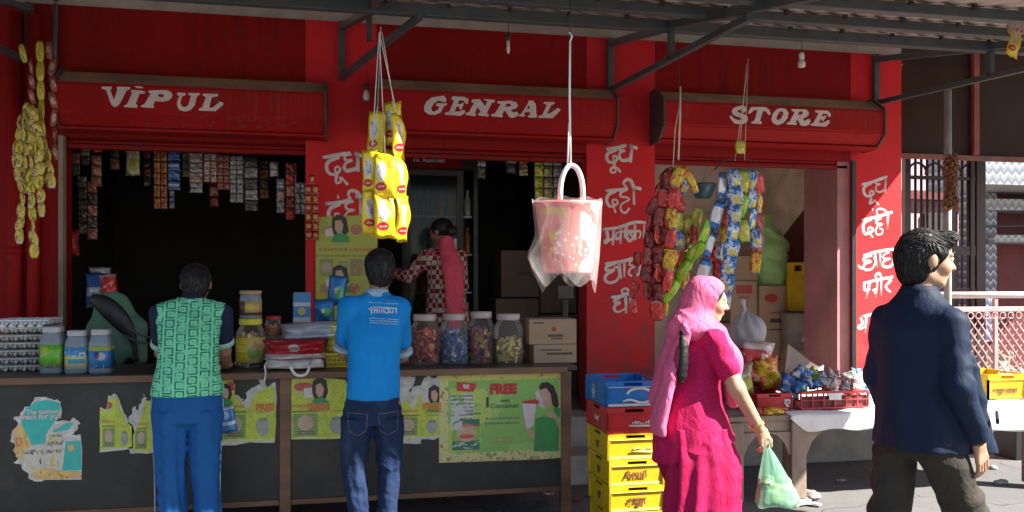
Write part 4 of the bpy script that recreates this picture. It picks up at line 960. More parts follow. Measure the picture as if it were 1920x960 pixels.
strip([(1292,405),(1290,455),(1284,510),(1275,540)], YS+0.14, ['green_yellow', 'yellow_red'], 0.10, 0.12, 'wide olive yellow packet strip in the gap behind the green strip', group=G3, seed=47)
strip([(1330,415),(1312,460),(1285,500),(1262,535),(1246,565)], YS-0.04, ['green'], 0.078, 0.17, 'bright green packet strip slanting down to the left', group=G3, seed=48, yaw=0.5)
strip([(1308,520),(1302,560)], YS+0.05, ['blue_white'], 0.05, 0.08, 'small blue packet beside the lower end of the green strip', group=G3, seed=49)
strip([(1270,330),(1256,385),(1244,450),(1246,510),(1240,590)], YS-0.01, ['red_dark', 'yellow_red', 'red'], 0.085, 0.12, 'mixed red strip between the bowed dark strip and the yellow one', group=G3, seed=61, yaw=0.8)
strip([(1282,330),(1274,395),(1272,450),(1268,500)], YS+0.08, ['blue_star', 'red', 'green_yellow'], 0.075, 0.12, 'mixed blue and red strip half hidden behind the yellow and red strip', group=G3, seed=62, yaw=0.8)
strip([(1310,390),(1302,440),(1292,490)], YS+0.10, ['green_yellow', 'red'], 0.09, 0.13, 'olive strip behind the top of the green strip', group=G3, seed=63, yaw=0.6)
G4 = 'snack strips hanging from the wire hoop'
strip([(1360,322),(1350,370),(1336,440),(1322,500),(1310,540)], YS-0.03, ['blue_white'], 0.085, 0.175, 'white strip with dark blue bands, hanging on the left of the hoop', group=G4, seed=51, yaw=0.4)
strip([(1352,350),(1340,410),(1338,480),(1330,530)], YS+0.05, ['pink_white', 'red'], 0.075, 0.12, 'pinkish packet strip between the two blue and white strips', group=G4, seed=52)
strip([(1376,318),(1378,370),(1374,440),(1364,510),(1354,580)], YS-0.06, ['blue_star'], 0.095, 0.12, 'blue starred packet strip hanging down to the woman forehead', group=G4, seed=53, yaw=0.6)
strip([(1392,318),(1396,370),(1392,410),(1394,455)], YS-0.04, ['green_yellow', 'green'], 0.085, 0.14, 'lime green packet strip in the middle of the hoop', group=G4, seed=54, yaw=0.6)
strip([(1408,320),(1409,370),(1412,420),(1418,465)], YS-0.02, ['blue_star'], 0.085, 0.14, 'blue packet strip on the right side of the hoop', group=G4, seed=55, yaw=0.6)
strip([(1418,325),(1425,380),(1420,440),(1416,510)], YS+0.02, ['red', 'yellow_red', 'red_dark'], 0.08, 0.135, 'red packet strip at the right end of the hoop', group=G4, seed=56)
strip([(1400,318),(1402,365),(1400,400)], YS+0.05, ['blue_star', 'yellow_red'], 0.08, 0.12, 'blue and yellow strip behind the lime green strip of the hoop', group=G4, seed=64, yaw=0.6)
strip([(1368,325),(1364,390),(1356,450),(1346,520)], YS+0.03, ['yellow_red', 'blue_star', 'red'], 0.08, 0.12, 'mixed yellow and blue strip between the banded and the starred strips', group=G4, seed=65, yaw=0.7)
hp = at(1388, 300, YS); hoop = empty('wire_hoop', hp, 'thin wire hoop on pink strings carrying the blue and green strips', 'hoop')
b = MB(); b.tube([at(x, y, YS)-hp for x, y in ((1340,318),(1355,303),(1388,294),(1415,302),(1432,318))], 0.0035, 6); b.build('hoop_wire', M['wire'], hoop, True)
b = MB(); b.tube([at(1396, 300, YS)-hp, at(1403, 110, YS)-hp], 0.0022, 5); b.tube([at(1378, 302, YS)-hp, at(1402, 130, YS)-hp], 0.0022, 5); b.build('string', M['string'], hoop)
strip([(1388,262),(1388,290)], YS-0.08, ['green_yellow'], 0.075, 0.085, 'small square green and red packet hanging in front of the STORE hood', group=G4, seed=57, yaw=0.1, hang=[(1400, 120)])
rp = at(1274, 166, YS); rope = empty('rope', rp, 'pale knotted rope holding the red packet strips', 'rope')
b = MB(); b.tube([at(x, y, YS)-rp for x, y in ((1276,162),(1275,220),(1272,300))], 0.006, 7); b.tube([at(x, y, YS)-rp for x, y in ((1275,195),(1266,240),(1262,310))], 0.003, 6); b.build('cord', M['string'], rope, True)
b = MB(); b.tube([at(1275, 162, YS)-rp, at(1270, 76, YS)-rp], 0.0018, 5); b.build('wire', M['wire'], rope)
strip([(1905,15),(1908,62),(1896,100)], 4.1, ['pink_white', 'yellow'], 0.10, 0.17, 'white and yellow packet hanging at the top right corner', seed=58)
# marigold-like garland on the post
gp = at(1784, 292, 5.45); gar = empty('dried_garland', gp, 'dried brown orange garland hanging beside the canopy post', 'garland')
b = MB()
for i in range(70):
    t = i/70; c = Vector((0.045*sin(i*2.4)*(0.6+0.4*sin(t*9)), 0.03*cos(i*2.4), -t*0.42)); r = R.uniform(0.014, 0.022)
    q = Euler((R.random()*6, R.random()*6, R.random()*6)).to_matrix().to_4x4(); q.translation = c; b.box((-r, -r, -r*0.7), (r, r, r*0.7), r*0.4, M=q)
b.build('flowers', prints('dried_flowers', (0.17, 0.05, 0.02), [('spots', 9, 0.3, (0.30, 0.13, 0.03)), ('blobs', 9, 0.58, (0.10, 0.04, 0.02))], 0.8), gar)
b = MB(); b.tube([(0, 0, 0.06), (0, 0, -0.4)], 0.004, 5); b.build('string', M['string'], gar)

# ------------------------------------------------------------------ hanging basket in plastic
YBk = 3.52; ms = mpp(1062, YBk); bc = at(1064, 380, YBk)
bk = empty('hanging_basket', bc, 'white plastic basket wrapped in clear film, hanging in the sun on a white cord', 'basket')
M['basket'] = prints('pink_basket_sunlit_side', (0.66, 0.20, 0.18), [('rect', 0.60, 1, 0, 1, (0.74, 0.60, 0.57)), ('blobs', 3.5, 0.50, (0.62, 0.36, 0.08), 0.08, 0.42, 0.30, 0.9), ('blobs', 3, 0.56, (0.60, 0.12, 0.10)), ('blobs', 2.4, 0.46, (0.52, 0.015, 0.02), 0.40, 0.80, 0.66, 0.92), ('spots', 13, 0.30, (0.72, 0.62, 0.60), 0.25, 0.9, 0.10, 0.64)], 0.35, noise=0.0)  # right side painted paler for the sun falling on it
b = MB(); rt = 62*ms; rb_ = 46*ms; hb = 132*ms
b.lathe([(rb_*0.96, -hb), (rb_, -hb+0.01), (rt*0.97, -0.025), (rt, -0.02), (rt*1.05, -0.012), (rt*1.05, 0.0), (rt*0.98, 0.0), (rt*0.95, -0.03), (rb_*0.9, -hb+0.02), (0.001, -hb+0.022)], n=32, sy=0.8)
b.build('tub', M['basket'], bk, True)
b = MB(); b.tube([(-14*ms, 0, -0.01)]+[(8*ms-22*ms*cos(t)**1 if True else 0, 0, 18*ms+52*ms*sin(t)) for t in np.linspace(0, pi, 19)]+[(30*ms, 0, -0.01)], 0.0115, 10, flat=(Vector((0, 1, 0)), 1.6)); b.build('handle', M['white_plastic'], bk, True)
def film(name, tint, alpha, rough=0.25, trans=0.5):
    g = NB(name); g.col(tint); g.b.inputs['Roughness'].default_value = rough
    tr = g.n('ShaderNodeBsdfTransparent'); tl = g.n('ShaderNodeBsdfTranslucent'); tl.inputs[0].default_value = tint+(1,)
    m1 = g.n('ShaderNodeMixShader'); m1.inputs[0].default_value = trans; g.l(g.b.outputs[0], m1.inputs[1]); g.l(tl.outputs[0], m1.inputs[2])
    m2 = g.n('ShaderNodeMixShader'); g.l(m1.outputs[0], m2.inputs[2]); g.l(tr.outputs[0], m2.inputs[1])
    nz = g.noise(g.scale(g.coord('Object'), 14, 14, 5), 1.0, 5, 0.6, 0.7); g.l(g.math('ADD', g.math('MULTIPLY', nz, 0.5), alpha-0.25, True), m2.inputs[0])
    g.bump(nz, 0.7, 0.02); g.l(m2.outputs[0], g.t.nodes['Material Output'].inputs[0]); return g.m
M['film'] = film('clear_wrap', (0.84, 0.78, 0.76), 0.22)
rows = []; NN = 48
for j in range(12):
    t = j/11; row = []
    for i in range(NN):
        a = 2*pi*i/NN; wob = 0.022*sin(3*a+1+2*t)+0.018*sin(7*a+t*5)+0.010*sin(13*a+9*t)
        r = (rt*1.08*(1-t)+rb_*1.14*t)*(1+wob*(0.35+1.1*t)); z = 0.012+0.006*sin(9*a)*(1-t)-t*(hb+0.045+0.03*sin(5*a+2)+0.035*max(0, sin(2*a+2.4)))
        bulge = 0.05*math.exp(-((t-0.72)/0.2)**2)*max(0, -cos(a))
        row.append(((r+bulge)*cos(a), (r+bulge)*0.82*sin(a), z))
    rows.append(row)
b = MB(); b.grid(rows, wrap=True); b.build('wrap', M['film'], bk, True)
b = MB(); b.tube([(6*ms, 0, 72*ms), (4*ms, 0, 200*ms), (5*ms, 0, 303*ms)], 0.005, 7); b.tube([(0, 0, 71*ms), (3*ms, 0, 150*ms)], 0.0035, 6); b.tube([(5*ms, 0, 303*ms), (9*ms, 0, 312*ms), (3*ms, 0, 320*ms)], 0.004, 6); b.build('cord', M['white_plastic'], bk, True)
b = MB(); b.tube([(5*ms, 0, 300*ms), (5*ms, 0, 388*ms)], 0.003, 6); b.build('hook_wire', M['wire'], bk, True)

# bulbs
M['bulb'] = mat('frosted_bulb', (0.62, 0.58, 0.54), 0.25, 0.05, 5)
def bulb(px, py, Y, label, r=0.028, cfl=False):
    p = at(px, py, Y); o = empty('light_bulb', p, label, 'light bulb')
    b = MB(); b.lathe([(0.012, 0.0), (0.018, 0.005), (0.018, 0.04), (0.010, 0.05), (0.004, 0.052)], n=14); b.build('holder', M['wire'] if not cfl else M['white_plastic'], o, True)
    b = MB()
    if cfl:
        b.lathe([(0.002, -0.055), (0.024, -0.05), (0.026, -0.02), (0.02, -0.012), (0.014, -0.001)], n=16)
    else: b.lathe([(0.001, -0.085), (r*0.7, -0.078), (r, -0.055), (r*0.8, -0.03), (0.011, -0.001)], n=16)
    b.build('glass', M['bulb'], o, True)
    b = MB(); b.tube([(0, 0, 0.05), (0.004, 0, 0.13), (0, 0, 0.24)], 0.003, 5); b.build('flex', M['wire'], o, True); return o
bulb(687, 168, 6.1, 'clear bulb beside the left end of the GENRAL hood')
bulb(953, 76, 5.02, 'small bulb on a dark holder above the GENRAL hood', r=0.012)
bulb(1503, 112, 5.02, 'white compact bulb hanging under the canopy above STORE', cfl=True)

# ------------------------------------------------------------------ goods on the counter
M['glass'] = None
def glass(name, tint, a=0.22):
    g = NB(name); g.col(tint); g.b.inputs['Roughness'].default_value = 0.08
    tr = g.n('ShaderNodeBsdfTransparent'); tr.inputs[0].default_value = (0.93, 0.94, 0.95, 1); mx = g.n('ShaderNodeMixShader'); fr = g.n('ShaderNodeFresnel'); fr.inputs[0].default_value = 1.5
    g.l(g.math('ADD', fr.outputs[0], a, True), mx.inputs[0]); g.l(tr.outputs[0], mx.inputs[1]); g.l(g.b.outputs[0], mx.inputs[2]); g.l(mx.outputs[0], g.t.nodes['Material Output'].inputs[0]); return g.m
M['glass'] = glass('jar_plastic', (0.55, 0.52, 0.50), 0.05); M['glass_blue'] = glass('bluish_jar_plastic', (0.30, 0.36, 0.44), 0.55)
def jar(px, py, w, h, label, lid, contents=None, lab=None, body='glass', square=False, neck=0.72, cat='jar', group=None, z=ZC, pos=None, fill=0.72):
    """w,h in photo pixels; foot at (px, py) on the level z"""
    p = pos or on(px, py, z+0.001); s = mpp(px, p.y); W_, H_ = w*s, h*s; r = W_/2
    o = empty('jar', p, label, cat, group); n = 28
    def rr_(a): return 1/((abs(cos(a))**5+abs(sin(a))**5)**0.2)*0.9 if square else 1
    def loft(prof, mi=0):
        b = MB(); rows = [[(q*rr_(2*pi*k/n)*cos(2*pi*k/n), q*rr_(2*pi*k/n)*sin(2*pi*k/n), zz) for k in range(n)] for q, zz in prof]
        V = b.grid(rows, wrap=True); b.bm.faces.new(list(reversed(V[0]))); b.bm.faces.new(V[-1]); return b
    loft([(r*0.92, 0), (r, H_*0.04), (r, H_*0.66), (r*0.97, H_*0.72), (r*neck*1.03, H_*0.85), (r*neck, H_*0.87)]).build('body', M[body], o, True)
    loft([(r*neck*1.08, H_*0.872), (r*neck*1.10, H_*0.885), (r*neck*1.10, H_*0.985), (r*neck*1.02, H_)]).build('lid', lid, o, True)
    if lab: loft([(r*1.015, H_*0.12), (r*1.015, H_*0.62)]).build('label', lab, o, True)
    if contents:
        rr = random.Random(int(px)); b = MB()
        for i in range(110):
            a = rr.uniform(0, 2*pi); q = r*0.84*sqrt(rr.random()) if i % 3 else r*0.84; zz = H_*(0.05+fill*rr.random()*0.88)
            e = Euler((rr.random()*6, rr.random()*6, rr.random()*6)).to_matrix().to_4x4(); e.translation = (q*cos(a), q*sin(a), zz); l = r*rr.uniform(0.16, 0.24)
            b.box((-l, -l*0.6, -l*0.35), (l, l*0.6, l*0.35), l*0.15, mi=rr.randrange(len(contents)), M=e)
        b.build('sweets', contents, o)
    return o
def sw(name, c): return mat(name, tuple(min(0.8, x*1.45) for x in c), 0.3, 0.2, 30)
M['s_red'] = sw('red_sweet', (0.42, 0.05, 0.05)); M['s_pink'] = sw('pink_sweet', (0.50, 0.22, 0.20)); M['s_cream'] = sw('cream_sweet', (0.52, 0.44, 0.30)); M['s_blue'] = sw('blue_sweet', (0.04, 0.14, 0.36)); M['s_white'] = sw('white_sweet', (0.52, 0.52, 0.54)); M['s_green'] = sw('green_sweet', (0.28, 0.40, 0.03)); M['s_yellow'] = sw('yellow_sweet', (0.58, 0.44, 0.14)); M['s_orange'] = sw('orange_sweet', (0.50, 0.22, 0.06)); M['s_grey'] = sw('grey_sweet', (0.25, 0.22, 0.24))
M['lid_clear'] = mat('cloudy_lid', (0.44, 0.36, 0.35), 0.35, 0.15, 10); M['lid_grey'] = mat('grey_lid', (0.42, 0.41, 0.42), 0.4, 0.15, 10); M['lid_yellow'] = mat('yellow_lid', (0.62, 0.52, 0.03), 0.4, 0.1, 10); M['lid_red'] = mat('red_lid', (0.42, 0.02, 0.03), 0.4, 0.1, 10); M['lid_tan'] = mat('tan_lid', (0.40, 0.28, 0.12), 0.45, 0.1, 10)
GJ = 'sweet jars along the counter'
jar(748, 683, 52, 92, 'sweet jar half hidden by the right arm of the boy in blue', M['lid_clear'], [M['s_red'], M['s_white'], M['s_grey']], group=GJ)
jar(796, 683, 55, 94, 'sweet jar of red and peach wrapped sweets', M['lid_clear'], [M['s_red'], M['s_pink'], M['s_cream'], M['s_red'], M['s_orange']], group=GJ)
jar(851, 682, 52, 94, 'sweet jar of blue and white wrapped sweets', M['lid_clear'], [M['s_blue'], M['s_blue'], M['s_white'], M['s_grey']], group=GJ)
jar(902, 680, 51, 96, 'sweet jar of red, green and dark wrapped sweets', M['lid_clear'], [M['s_red'], M['s_pink'], M['s_green'], M['s_grey'], M['s_blue']], group=GJ)
jar(953, 680, 56, 92, 'sweet jar half full of pale yellow sweets', M['lid_clear'], [M['s_yellow'], M['s_yellow'], M['s_cream']], group=GJ, fill=0.5)
GP = 'square plastic jars beside the egg trays'
jar(100, 699, 43, 87, 'square jar with a bright green label next to the egg trays', M['lid_grey'], None, prints('green_jar_label', (0.10, 0.40, 0.03), [('blobs', 4, 0.55, (0.22, 0.48, 0.05)), ('rect', 0, 1, 0, 0.2, (0.16, 0.2, 0.1)), ('blobs', 12, 0.55, (0.35, 0.42, 0.25), 0, 1, 0, 0.2), ('ell', 0.3, 0.75, 0.15, 0.2, (0.4, 0.42, 0.04))], 0.35), 'glass_blue', True, 0.76, group=GP)
jar(147, 699, 44, 80, 'square jar with a cream and blue label, middle of three', M['lid_grey'], None, prints('cream_jar_label', (0.50, 0.50, 0.30), [('rect', 0, 1, 0.55, 1, (0.06, 0.26, 0.50)), ('blobs', 5, 0.55, (0.5, 0.55, 0.55), 0, 1, 0.55, 1), ('rect', 0.2, 0.9, 0.25, 0.45, (0.06, 0.30, 0.48)), ('ell', 0.15, 0.5, 0.12, 0.1, (0.5, 0.2, 0.05)), ('rect', 0, 1, 0.46, 0.54, (0.5, 0.5, 0.1))], 0.35), 'glass_blue', True, 0.76, group=GP)
jar(191, 699, 43, 82, 'square jar with a deep blue label, nearest the green shirted boy', M['lid_grey'], None, prints('blue_jar_label', (0.02, 0.17, 0.42), [('rect', 0, 1, 0.8, 1, (0.40, 0.45, 0.08)), ('ell', 0.6, 0.55, 0.2, 0.18, (0.40, 0.36, 0.38)), ('ell', 0.4, 0.6, 0.12, 0.16, (0.03, 0.03, 0.12)), ('blobs', 12, 0.6, (0.3, 0.45, 0.55), 0, 1, 0, 0.25)], 0.35), 'glass_blue', True, 0.76, group=GP)
lab_y = prints('yellow_jar_label', (0.60, 0.50, 0.03), [('rect', 0.45, 1, 0.0, 1, (0.58, 0.46, 0.16)), ('ell', 0.65, 0.4, 0.2, 0.25, (0.20, 0.34, 0.08)), ('ell', 0.75, 0.65, 0.15, 0.12, (0.5, 0.25, 0.1)), ('lines', 0.05, 0.4, 0.3, 0.8, 3, (0.35, 0.3, 0.02))], 0.35)
j1 = jar(470, 689, 53, 92, 'big pickle jar with a yellow lid and label below the smaller jar', M['lid_yellow'], [M['s_orange'], M['s_yellow'], M['s_grey']], lab_y)
p = j1.location.copy(); p.z += 92*mpp(470, p.y)+0.001
jar(474, 600, 40, 52, 'smaller dark jar with a tan lid stacked on the pickle jar', M['lid_tan'], None, prints('dark_jar_label', (0.12, 0.05, 0.04), [('rect', 0.3, 1, 0.2, 1, (0.45, 0.33, 0.10)), ('ell', 0.5, 0.6, 0.2, 0.25, (0.55, 0.45, 0.08))], 0.4), 'glass_blue', False, 0.9, pos=p)
# support carton and things behind
M['card'] = mat('brown_cardboard', (0.34, 0.235, 0.155), 0.85, 0.15, 5, 0.1, 80, dirt=(0.2, 0.13, 0.085), dirt_amt=0.5)
M['card_dark'] = mat('old_cardboard', (0.20, 0.125, 0.085), 0.85, 0.2, 5, 0.1, 80, dirt=(0.1, 0.06, 0.045), dirt_amt=0.5)
M['tape'] = mat('packing_tape', (0.40, 0.30, 0.20), 0.3, 0.1, 10); M['ink_red'] = plain('carton_red_ink', (0.35, 0.04, 0.03)); M['ink'] = plain('carton_ink', (0.06, 0.045, 0.04))
def carton(x0, y0, x1, y1, Y, dep, label, m='card', rz=0.0, marks=(), zfoot=None, cat='carton', group=None, name='carton'):
    """front face between photo pixels (x0,y0)-(x1,y1) at depth Y"""
    a = at(x0, y1, Y); c = at(x1, y0, Y); w = c.x-a.x; z0 = zfoot if zfoot is not None else a.z; h = c.z-z0
    o = empty(name, (a.x+w/2, Y, z0), label, cat, group, rz)
    b = MB(); b.box((-w/2, 0, 0), (w/2, dep, h), 0.004); b.build('body', M[m], o)
    b = MB(); b.box((-w/2+0.002, dep/2-0.03, h+0.0003), (w/2-0.002, dep/2+0.03, h+0.0012)); b.build('tape', M['tape'], o)
    for mk in marks:
        if mk[0] == 't': put_text('print', mk[1], mk[4]*h, FACE(w*mk[2], -0.0012, h*mk[3]), M[mk[5]], o, 0.002)
        else:
            b = MB(); 
            if mk[0] == 'e': b.prism([(w*mk[1]+w*mk[3]*cos(t), 0, h*mk[2]+h*mk[4]*sin(t)) for t in np.linspace(0, 2*pi, 17)[:-1]], (0, -0.001, 0), (0, -0.0002, 0))
            else: b.box((w*mk[1]-w*mk[3], -0.001, h*mk[2]-h*mk[4]), (w*mk[1]+w*mk[3], -0.0002, h*mk[2]+h*mk[4]))
            b.build('print', M[mk[5]], o)
    return o
q = on(1038, 681, ZC)
c1 = carton(1001, 645, 1081, 681, q.y, 0.26, 'lower brown carton at the right end of the counter', marks=[('r', 0.1, 0.5, 0.3, 0.06, 'ink'), ('r', -0.1, 0.7, 0.25, 0.04, 'ink')], zfoot=ZC+0.001)
carton(992, 598, 1081, 645, q.y-0.01, 0.27, 'upper brown carton with red print, topmost on the counter end', marks=[('r', 0.05, 0.34, 0.16, 0.05, 'ink'), ('r', 0.08, 0.22, 0.12, 0.03, 'ink'), ('e', 0.02, 0.6, 0.05, 0.1, 'ink_red'), ('r', -0.3, 0.85, 0.1, 0.03, 'ink')], zfoot=c1.children[0].bound_box[6][2]+ZC+0.003)
carton(540, 606, 645, 680, 5.52, 0.12, 'plain dark carton hidden behind the bags in the middle of the counter', 'card_dark', zfoot=ZC+0.001)
zs = at(590, 606, 5.52).z+0.003
def upright_box(px, w, h, Y, label, m, z, cat='box', rz=0.0, dep=0.05):
    p = at(px, 600, Y); s = mpp(px, Y); o = empty('packet_box', (p.x, Y, z), label, cat, None, rz)
    b = MB(); b.box((-w*s/2, 0, 0), (w*s/2, dep, h*s), 0.003); b.build('body', m, o)
    b = MB(); b.box((-w*s/2*0.94, dep*0.15, h*s+0.0003), (w*s/2*0.94, dep*0.85, h*s+0.004), 0.001); b.build('flap', m, o); return o
upright_box(566, 32, 56, 5.54, 'blue and white box with a yellow badge standing behind the white bag', prints('blue_box_print', (0.03, 0.20, 0.45), [('rect', 0, 1, 0.0, 0.18, (0.45, 0.48, 0.5)), ('rect', 0, 1, 0.55, 0.68, (0.5, 0.52, 0.54)), ('ell', 0.5, 0.38, 0.22, 0.13, (0.45, 0.42, 0.12))], 0.4), zs)
def pack(px, py, w, h, Y, key, label, t=0.05, rz=0.0, ry=0.0, rx=0.0, cat='packet', name='packet', group=None, seed=1):
    s = mpp(px, Y); me = pillow(w*s, h*s, t, seed); me.materials.append(PK[key] if key in PK else M[key]); me.shade_smooth()
    o = bpy.data.objects.new(name, me); COL.objects.link(o); o.location = at(px, py, Y); o.rotation_euler = (rx, ry, rz); return tag(o, label, cat, group)
pk_print('blue_packet', (0.02, 0.17, 0.45), [('ell', 0.6, 0.45, 0.25, 0.2, (0.08, 0.34, 0.12)), ('ell', 0.45, 0.5, 0.1, 0.1, (0.5, 0.55, 0.5)), ('rect', 0, 1, 0, 0.08, (0.35, 0.4, 0.45))])
pack(608, 583, 38, 44, 5.53, 'blue_packet', 'dark blue packet with a green badge, standing left of the boy in blue', 0.04, seed=3)
pack(632, 545, 34, 56, 5.70, 'blue_packet', 'taller blue packet leaning before the pillar poster', 0.05, ry=0.1, seed=4)
pk_print('white_bag', (0.52, 0.55, 0.60), [('blobs', 3, 0.56, (0.36, 0.42, 0.52)), ('rect', 0.8, 1, 0, 1, (0.5, 0.5, 0.2)), ('ell', 0.45, 0.5, 0.2, 0.25, (0.42, 0.47, 0.55))])
o = pack(585, 622, 118, 36, 5.30, 'white_bag', 'pale bluish white bag lying on top of the red bag', 0.17, seed=5, ry=-0.05)
pk_print('red_bag', (0.42, 0.018, 0.03), [('ell', 0.5, 0.62, 0.09, 0.18, (0.48, 0.42, 0.40)), ('rect', 0, 1, 0.16, 0.36, (0.56, 0.50, 0.48)), ('blobs', 7, 0.66, (0.5, 0.25, 0.25)), ('rect', 0, 1, 0, 0.06, (0.5, 0.3, 0.3))], 0.3)
rbag = empty('carry_bag', at(553, 656, 5.16), 'red and white bag lying flat with white handles over the counter edge', 'bag')
s_ = mpp(553, 5.16)
me = pillow(116*s_, 42*s_, 0.2, 6, 15, 13); me.materials.append(PK['red_bag']); me.shade_smooth(); link('body', me, None, rbag)
me = pillow(114*s_, 20*s_, 0.16, 7, 15, 9); me.materials.append(M['white_plastic']); me.shade_smooth(); link('lower_flap', me, None, rbag, loc=(0, -0.02, -25*s_))
zz = at(553, 684, YC-0.06)-rbag.location; hs = lambda dx, dy: (at(553+dx, 684+dy, YC-0.06)-rbag.location)
b = MB(); b.tube(catmull([Vector((hs(-8, 0).x, 0.0, hs(-8, -6).z)), hs(-8, 2), hs(-4, 12), hs(3, 19), hs(14, 20), hs(22, 16), hs(26, 8), hs(28, 2), Vector((hs(28, 0).x, 0.0, hs(28, -6).z))], 4), 0.0085, 8, flat=(Vector((0, 1, 0)), 0.5)); b.build('handle', M['white_plastic'], rbag, True)
b = MB(); b.tube(catmull([Vector((hs(-50, 0).x, 0.0, hs(-50, -4).z)), hs(-56, 0), hs(-55, 16), hs(-58, 34)], 4), 0.005, 6); b.build('string', M['white_plastic'], rbag, True)
# yellow basket
yb = empty('small_basket', on(634, 686, ZC+0.001), 'small yellow plastic basket of packets beside the boy in blue', 'basket'); s_ = mpp(634, yb.location.y)
b = MB(); w_, h_ = 46*s_, 26*s_
for i in range(10):
    x = -w_/2+w_*i/9; b.bar((x*0.85, -0.07, 0.0), (x, -0.085, h_), 0.006)
    b.bar((x*0.85, 0.07, 0.0), (x, 0.085, h_), 0.006)
for zz_ in (0.003, h_*0.35, h_*0.65): b.box((-w_/2*0.9, -0.085, zz_-0.003), (w_/2*0.9, -0.072, zz_+0.003), 0.001)
b.box((-w_/2, -0.095, h_-0.014), (w_/2, -0.08, h_), 0.003); b.box((-w_/2, 0.08, h_-0.014), (w_/2, 0.095, h_), 0.003); b.box((-w_/2-0.01, -0.09, h_-0.014), (-w_/2, 0.09, h_), 0.003); b.box((w_/2, -0.09, h_-0.014), (w_/2+0.01, 0.09, h_), 0.003); b.box((-w_/2*0.86, -0.07, 0), (w_/2*0.86, 0.07, 0.004))
b.build('tub', M['lid_yellow'], yb)
pack(622, 648, 26, 30, yb.location.y-0.02, 'green_yellow', 'green and yellow packet sticking out of the yellow basket', 0.05, ry=0.5, seed=8)
pack(640, 628, 30, 36, yb.location.y+0.05, 'cream_green', 'cream packet leaning behind the yellow basket', 0.05, ry=-0.35, seed=9)
jr = jar(512, 626, 30, 52, 'jar of orange sweets with a red lid behind the red bag', M['lid_red'], [M['s_orange'], M['s_orange'], M['s_red']], None, 'glass', False, 0.85, pos=Vector((at(512, 626, 5.42).x, 5.42, ZC+0.142)))
carton(496, 629, 536, 680, 5.36, 0.14, 'small dark carton under the jar with the red lid', 'card_dark', zfoot=ZC+0.001)

# egg trays
M['tray'] = mat('grey_egg_tray', (0.52, 0.50, 0.49), 0.9, 0.2, 20, 0.4, 120, dirt=(0.34, 0.31, 0.28), dirt_amt=0.4); M['tray_top'] = mat('white_blue_egg_tray', (0.62, 0.68, 0.76), 0.6, 0.15, 18)
M['egg'] = mat('white_egg', (0.72, 0.68, 0.64), 0.5, 0.06, 8)
def tray_mesh():
    b = MB(); n = 48; w = 0.30; rows = []
    for j in range(n+1):
        row = []
        for i in range(n+1):
            u, v = i/n, j/n; c = cos(2*pi*u*6)*cos(2*pi*v*6)
            row.append((w*(u-0.5), w*(v-0.5), 0.020+0.020*max(-0.85, min(0.9, 1.35*c))))
        rows.append(row)
    b.grid(rows)
    for sx, sy, ln in ((0, -1, 1), (0, 1, 1)): b.box((-w/2-0.004, sy*w/2-0.005, 0.026), (w/2+0.004, sy*w/2+0.005, 0.034), 0.002)
    for sx in (-1, 1): b.box((sx*w/2-0.005, -w/2+0.006, 0.026), (sx*w/2+0.005, w/2-0.006, 0.034), 0.002)
    return b.mesh('egg_tray')
tm = tray_mesh(); tm.materials.append(M['tray']); tm2 = tm.copy(); tm2.materials[0] = M['tray_top']
ep = on(26, 697, ZC+0.001)+Vector((0.02, 0.16, 0))
lbl = ['bottom grey egg tray of the stack', 'second egg tray from the bottom of the stack', 'third egg tray from the bottom of the stack', 'fourth egg tray from the bottom, mid stack', 'fifth egg tray from the bottom of the stack', 'egg tray full of white eggs under the top tray', 'white blue topmost egg tray of the stack']
for i in range(7):
    o = bpy.data.objects.new('egg_tray', tm2 if i == 6 else tm); COL.objects.link(o)
    o.location = ep+Vector((R.uniform(-0.006, 0.006), R.uniform(-0.006, 0.006), 0.0465*i)); o.rotation_euler = (0, 0, 0.06+R.uniform(-0.03, 0.03)); tag(o, lbl[i], 'egg tray', 'egg trays stacked on the counter')
    if i == 5:
        em = MB(); em.lathe([(0.001, 0), (0.014, 0.004), (0.0215, 0.02), (0.018, 0.038), (0.009, 0.048), (0.001, 0.05)], n=16); eme = em.mesh('egg'); eme.materials.append(M['egg'])
        for k in range(5):
            e = bpy.data.objects.new('egg', eme); COL.objects.link(e); e.parent = o; e.location = (-0.10+0.05*k, -0.128, 0.012)
# ------------------------------------------------------------------ people
from mathutils.bvhtree import BVHTree
def cloth(name, c, rough=0.85, vary=0.12, wr=9.0, strength=0.55, weave=500, extra=None):
    g = NB(name); v = g.coord('Object'); n1 = g.noise(v, 5, 4)
    lo = tuple(x*(1-vary) for x in c); hi = tuple(min(1, x*(1+vary)) for x in c)
    col = g.mix(g.ramp(n1, 0.3, 0.7), lo, hi)
    if extra: col = extra(g, v, col)
    g.col(col); g.b.inputs['Roughness'].default_value = rough
    try: g.b.inputs['Sheen Weight'].default_value = 0.0; g.b.inputs['Specular IOR Level'].default_value = 0.15
    except Exception: pass
    w = g.noise(g.scale(v, 1, 1, 0.55), wr, 4, 0.55, 1.2); f = g.noise(v, weave, 2)
    g.bump(g.math('ADD', w, g.math('MULTIPLY', f, 0.05)), strength, 0.03); return g.m
def skin_mat(name, c):
    g = NB(name); v = g.coord('Object'); n = g.noise(v, 14, 5)
    g.col(g.mix(g.ramp(n, 0.3, 0.7), tuple(x*0.86 for x in c), tuple(min(1, x*1.12) for x in c))); g.b.inputs['Roughness'].default_value = 0.5
    g.b.inputs['Subsurface Weight'].default_value = 0.08; g.b.inputs['Subsurface Radius'].default_value = (0.02, 0.008, 0.004)
    g.bump(g.noise(v, 160, 3), 0.12, 0.003); return g.m
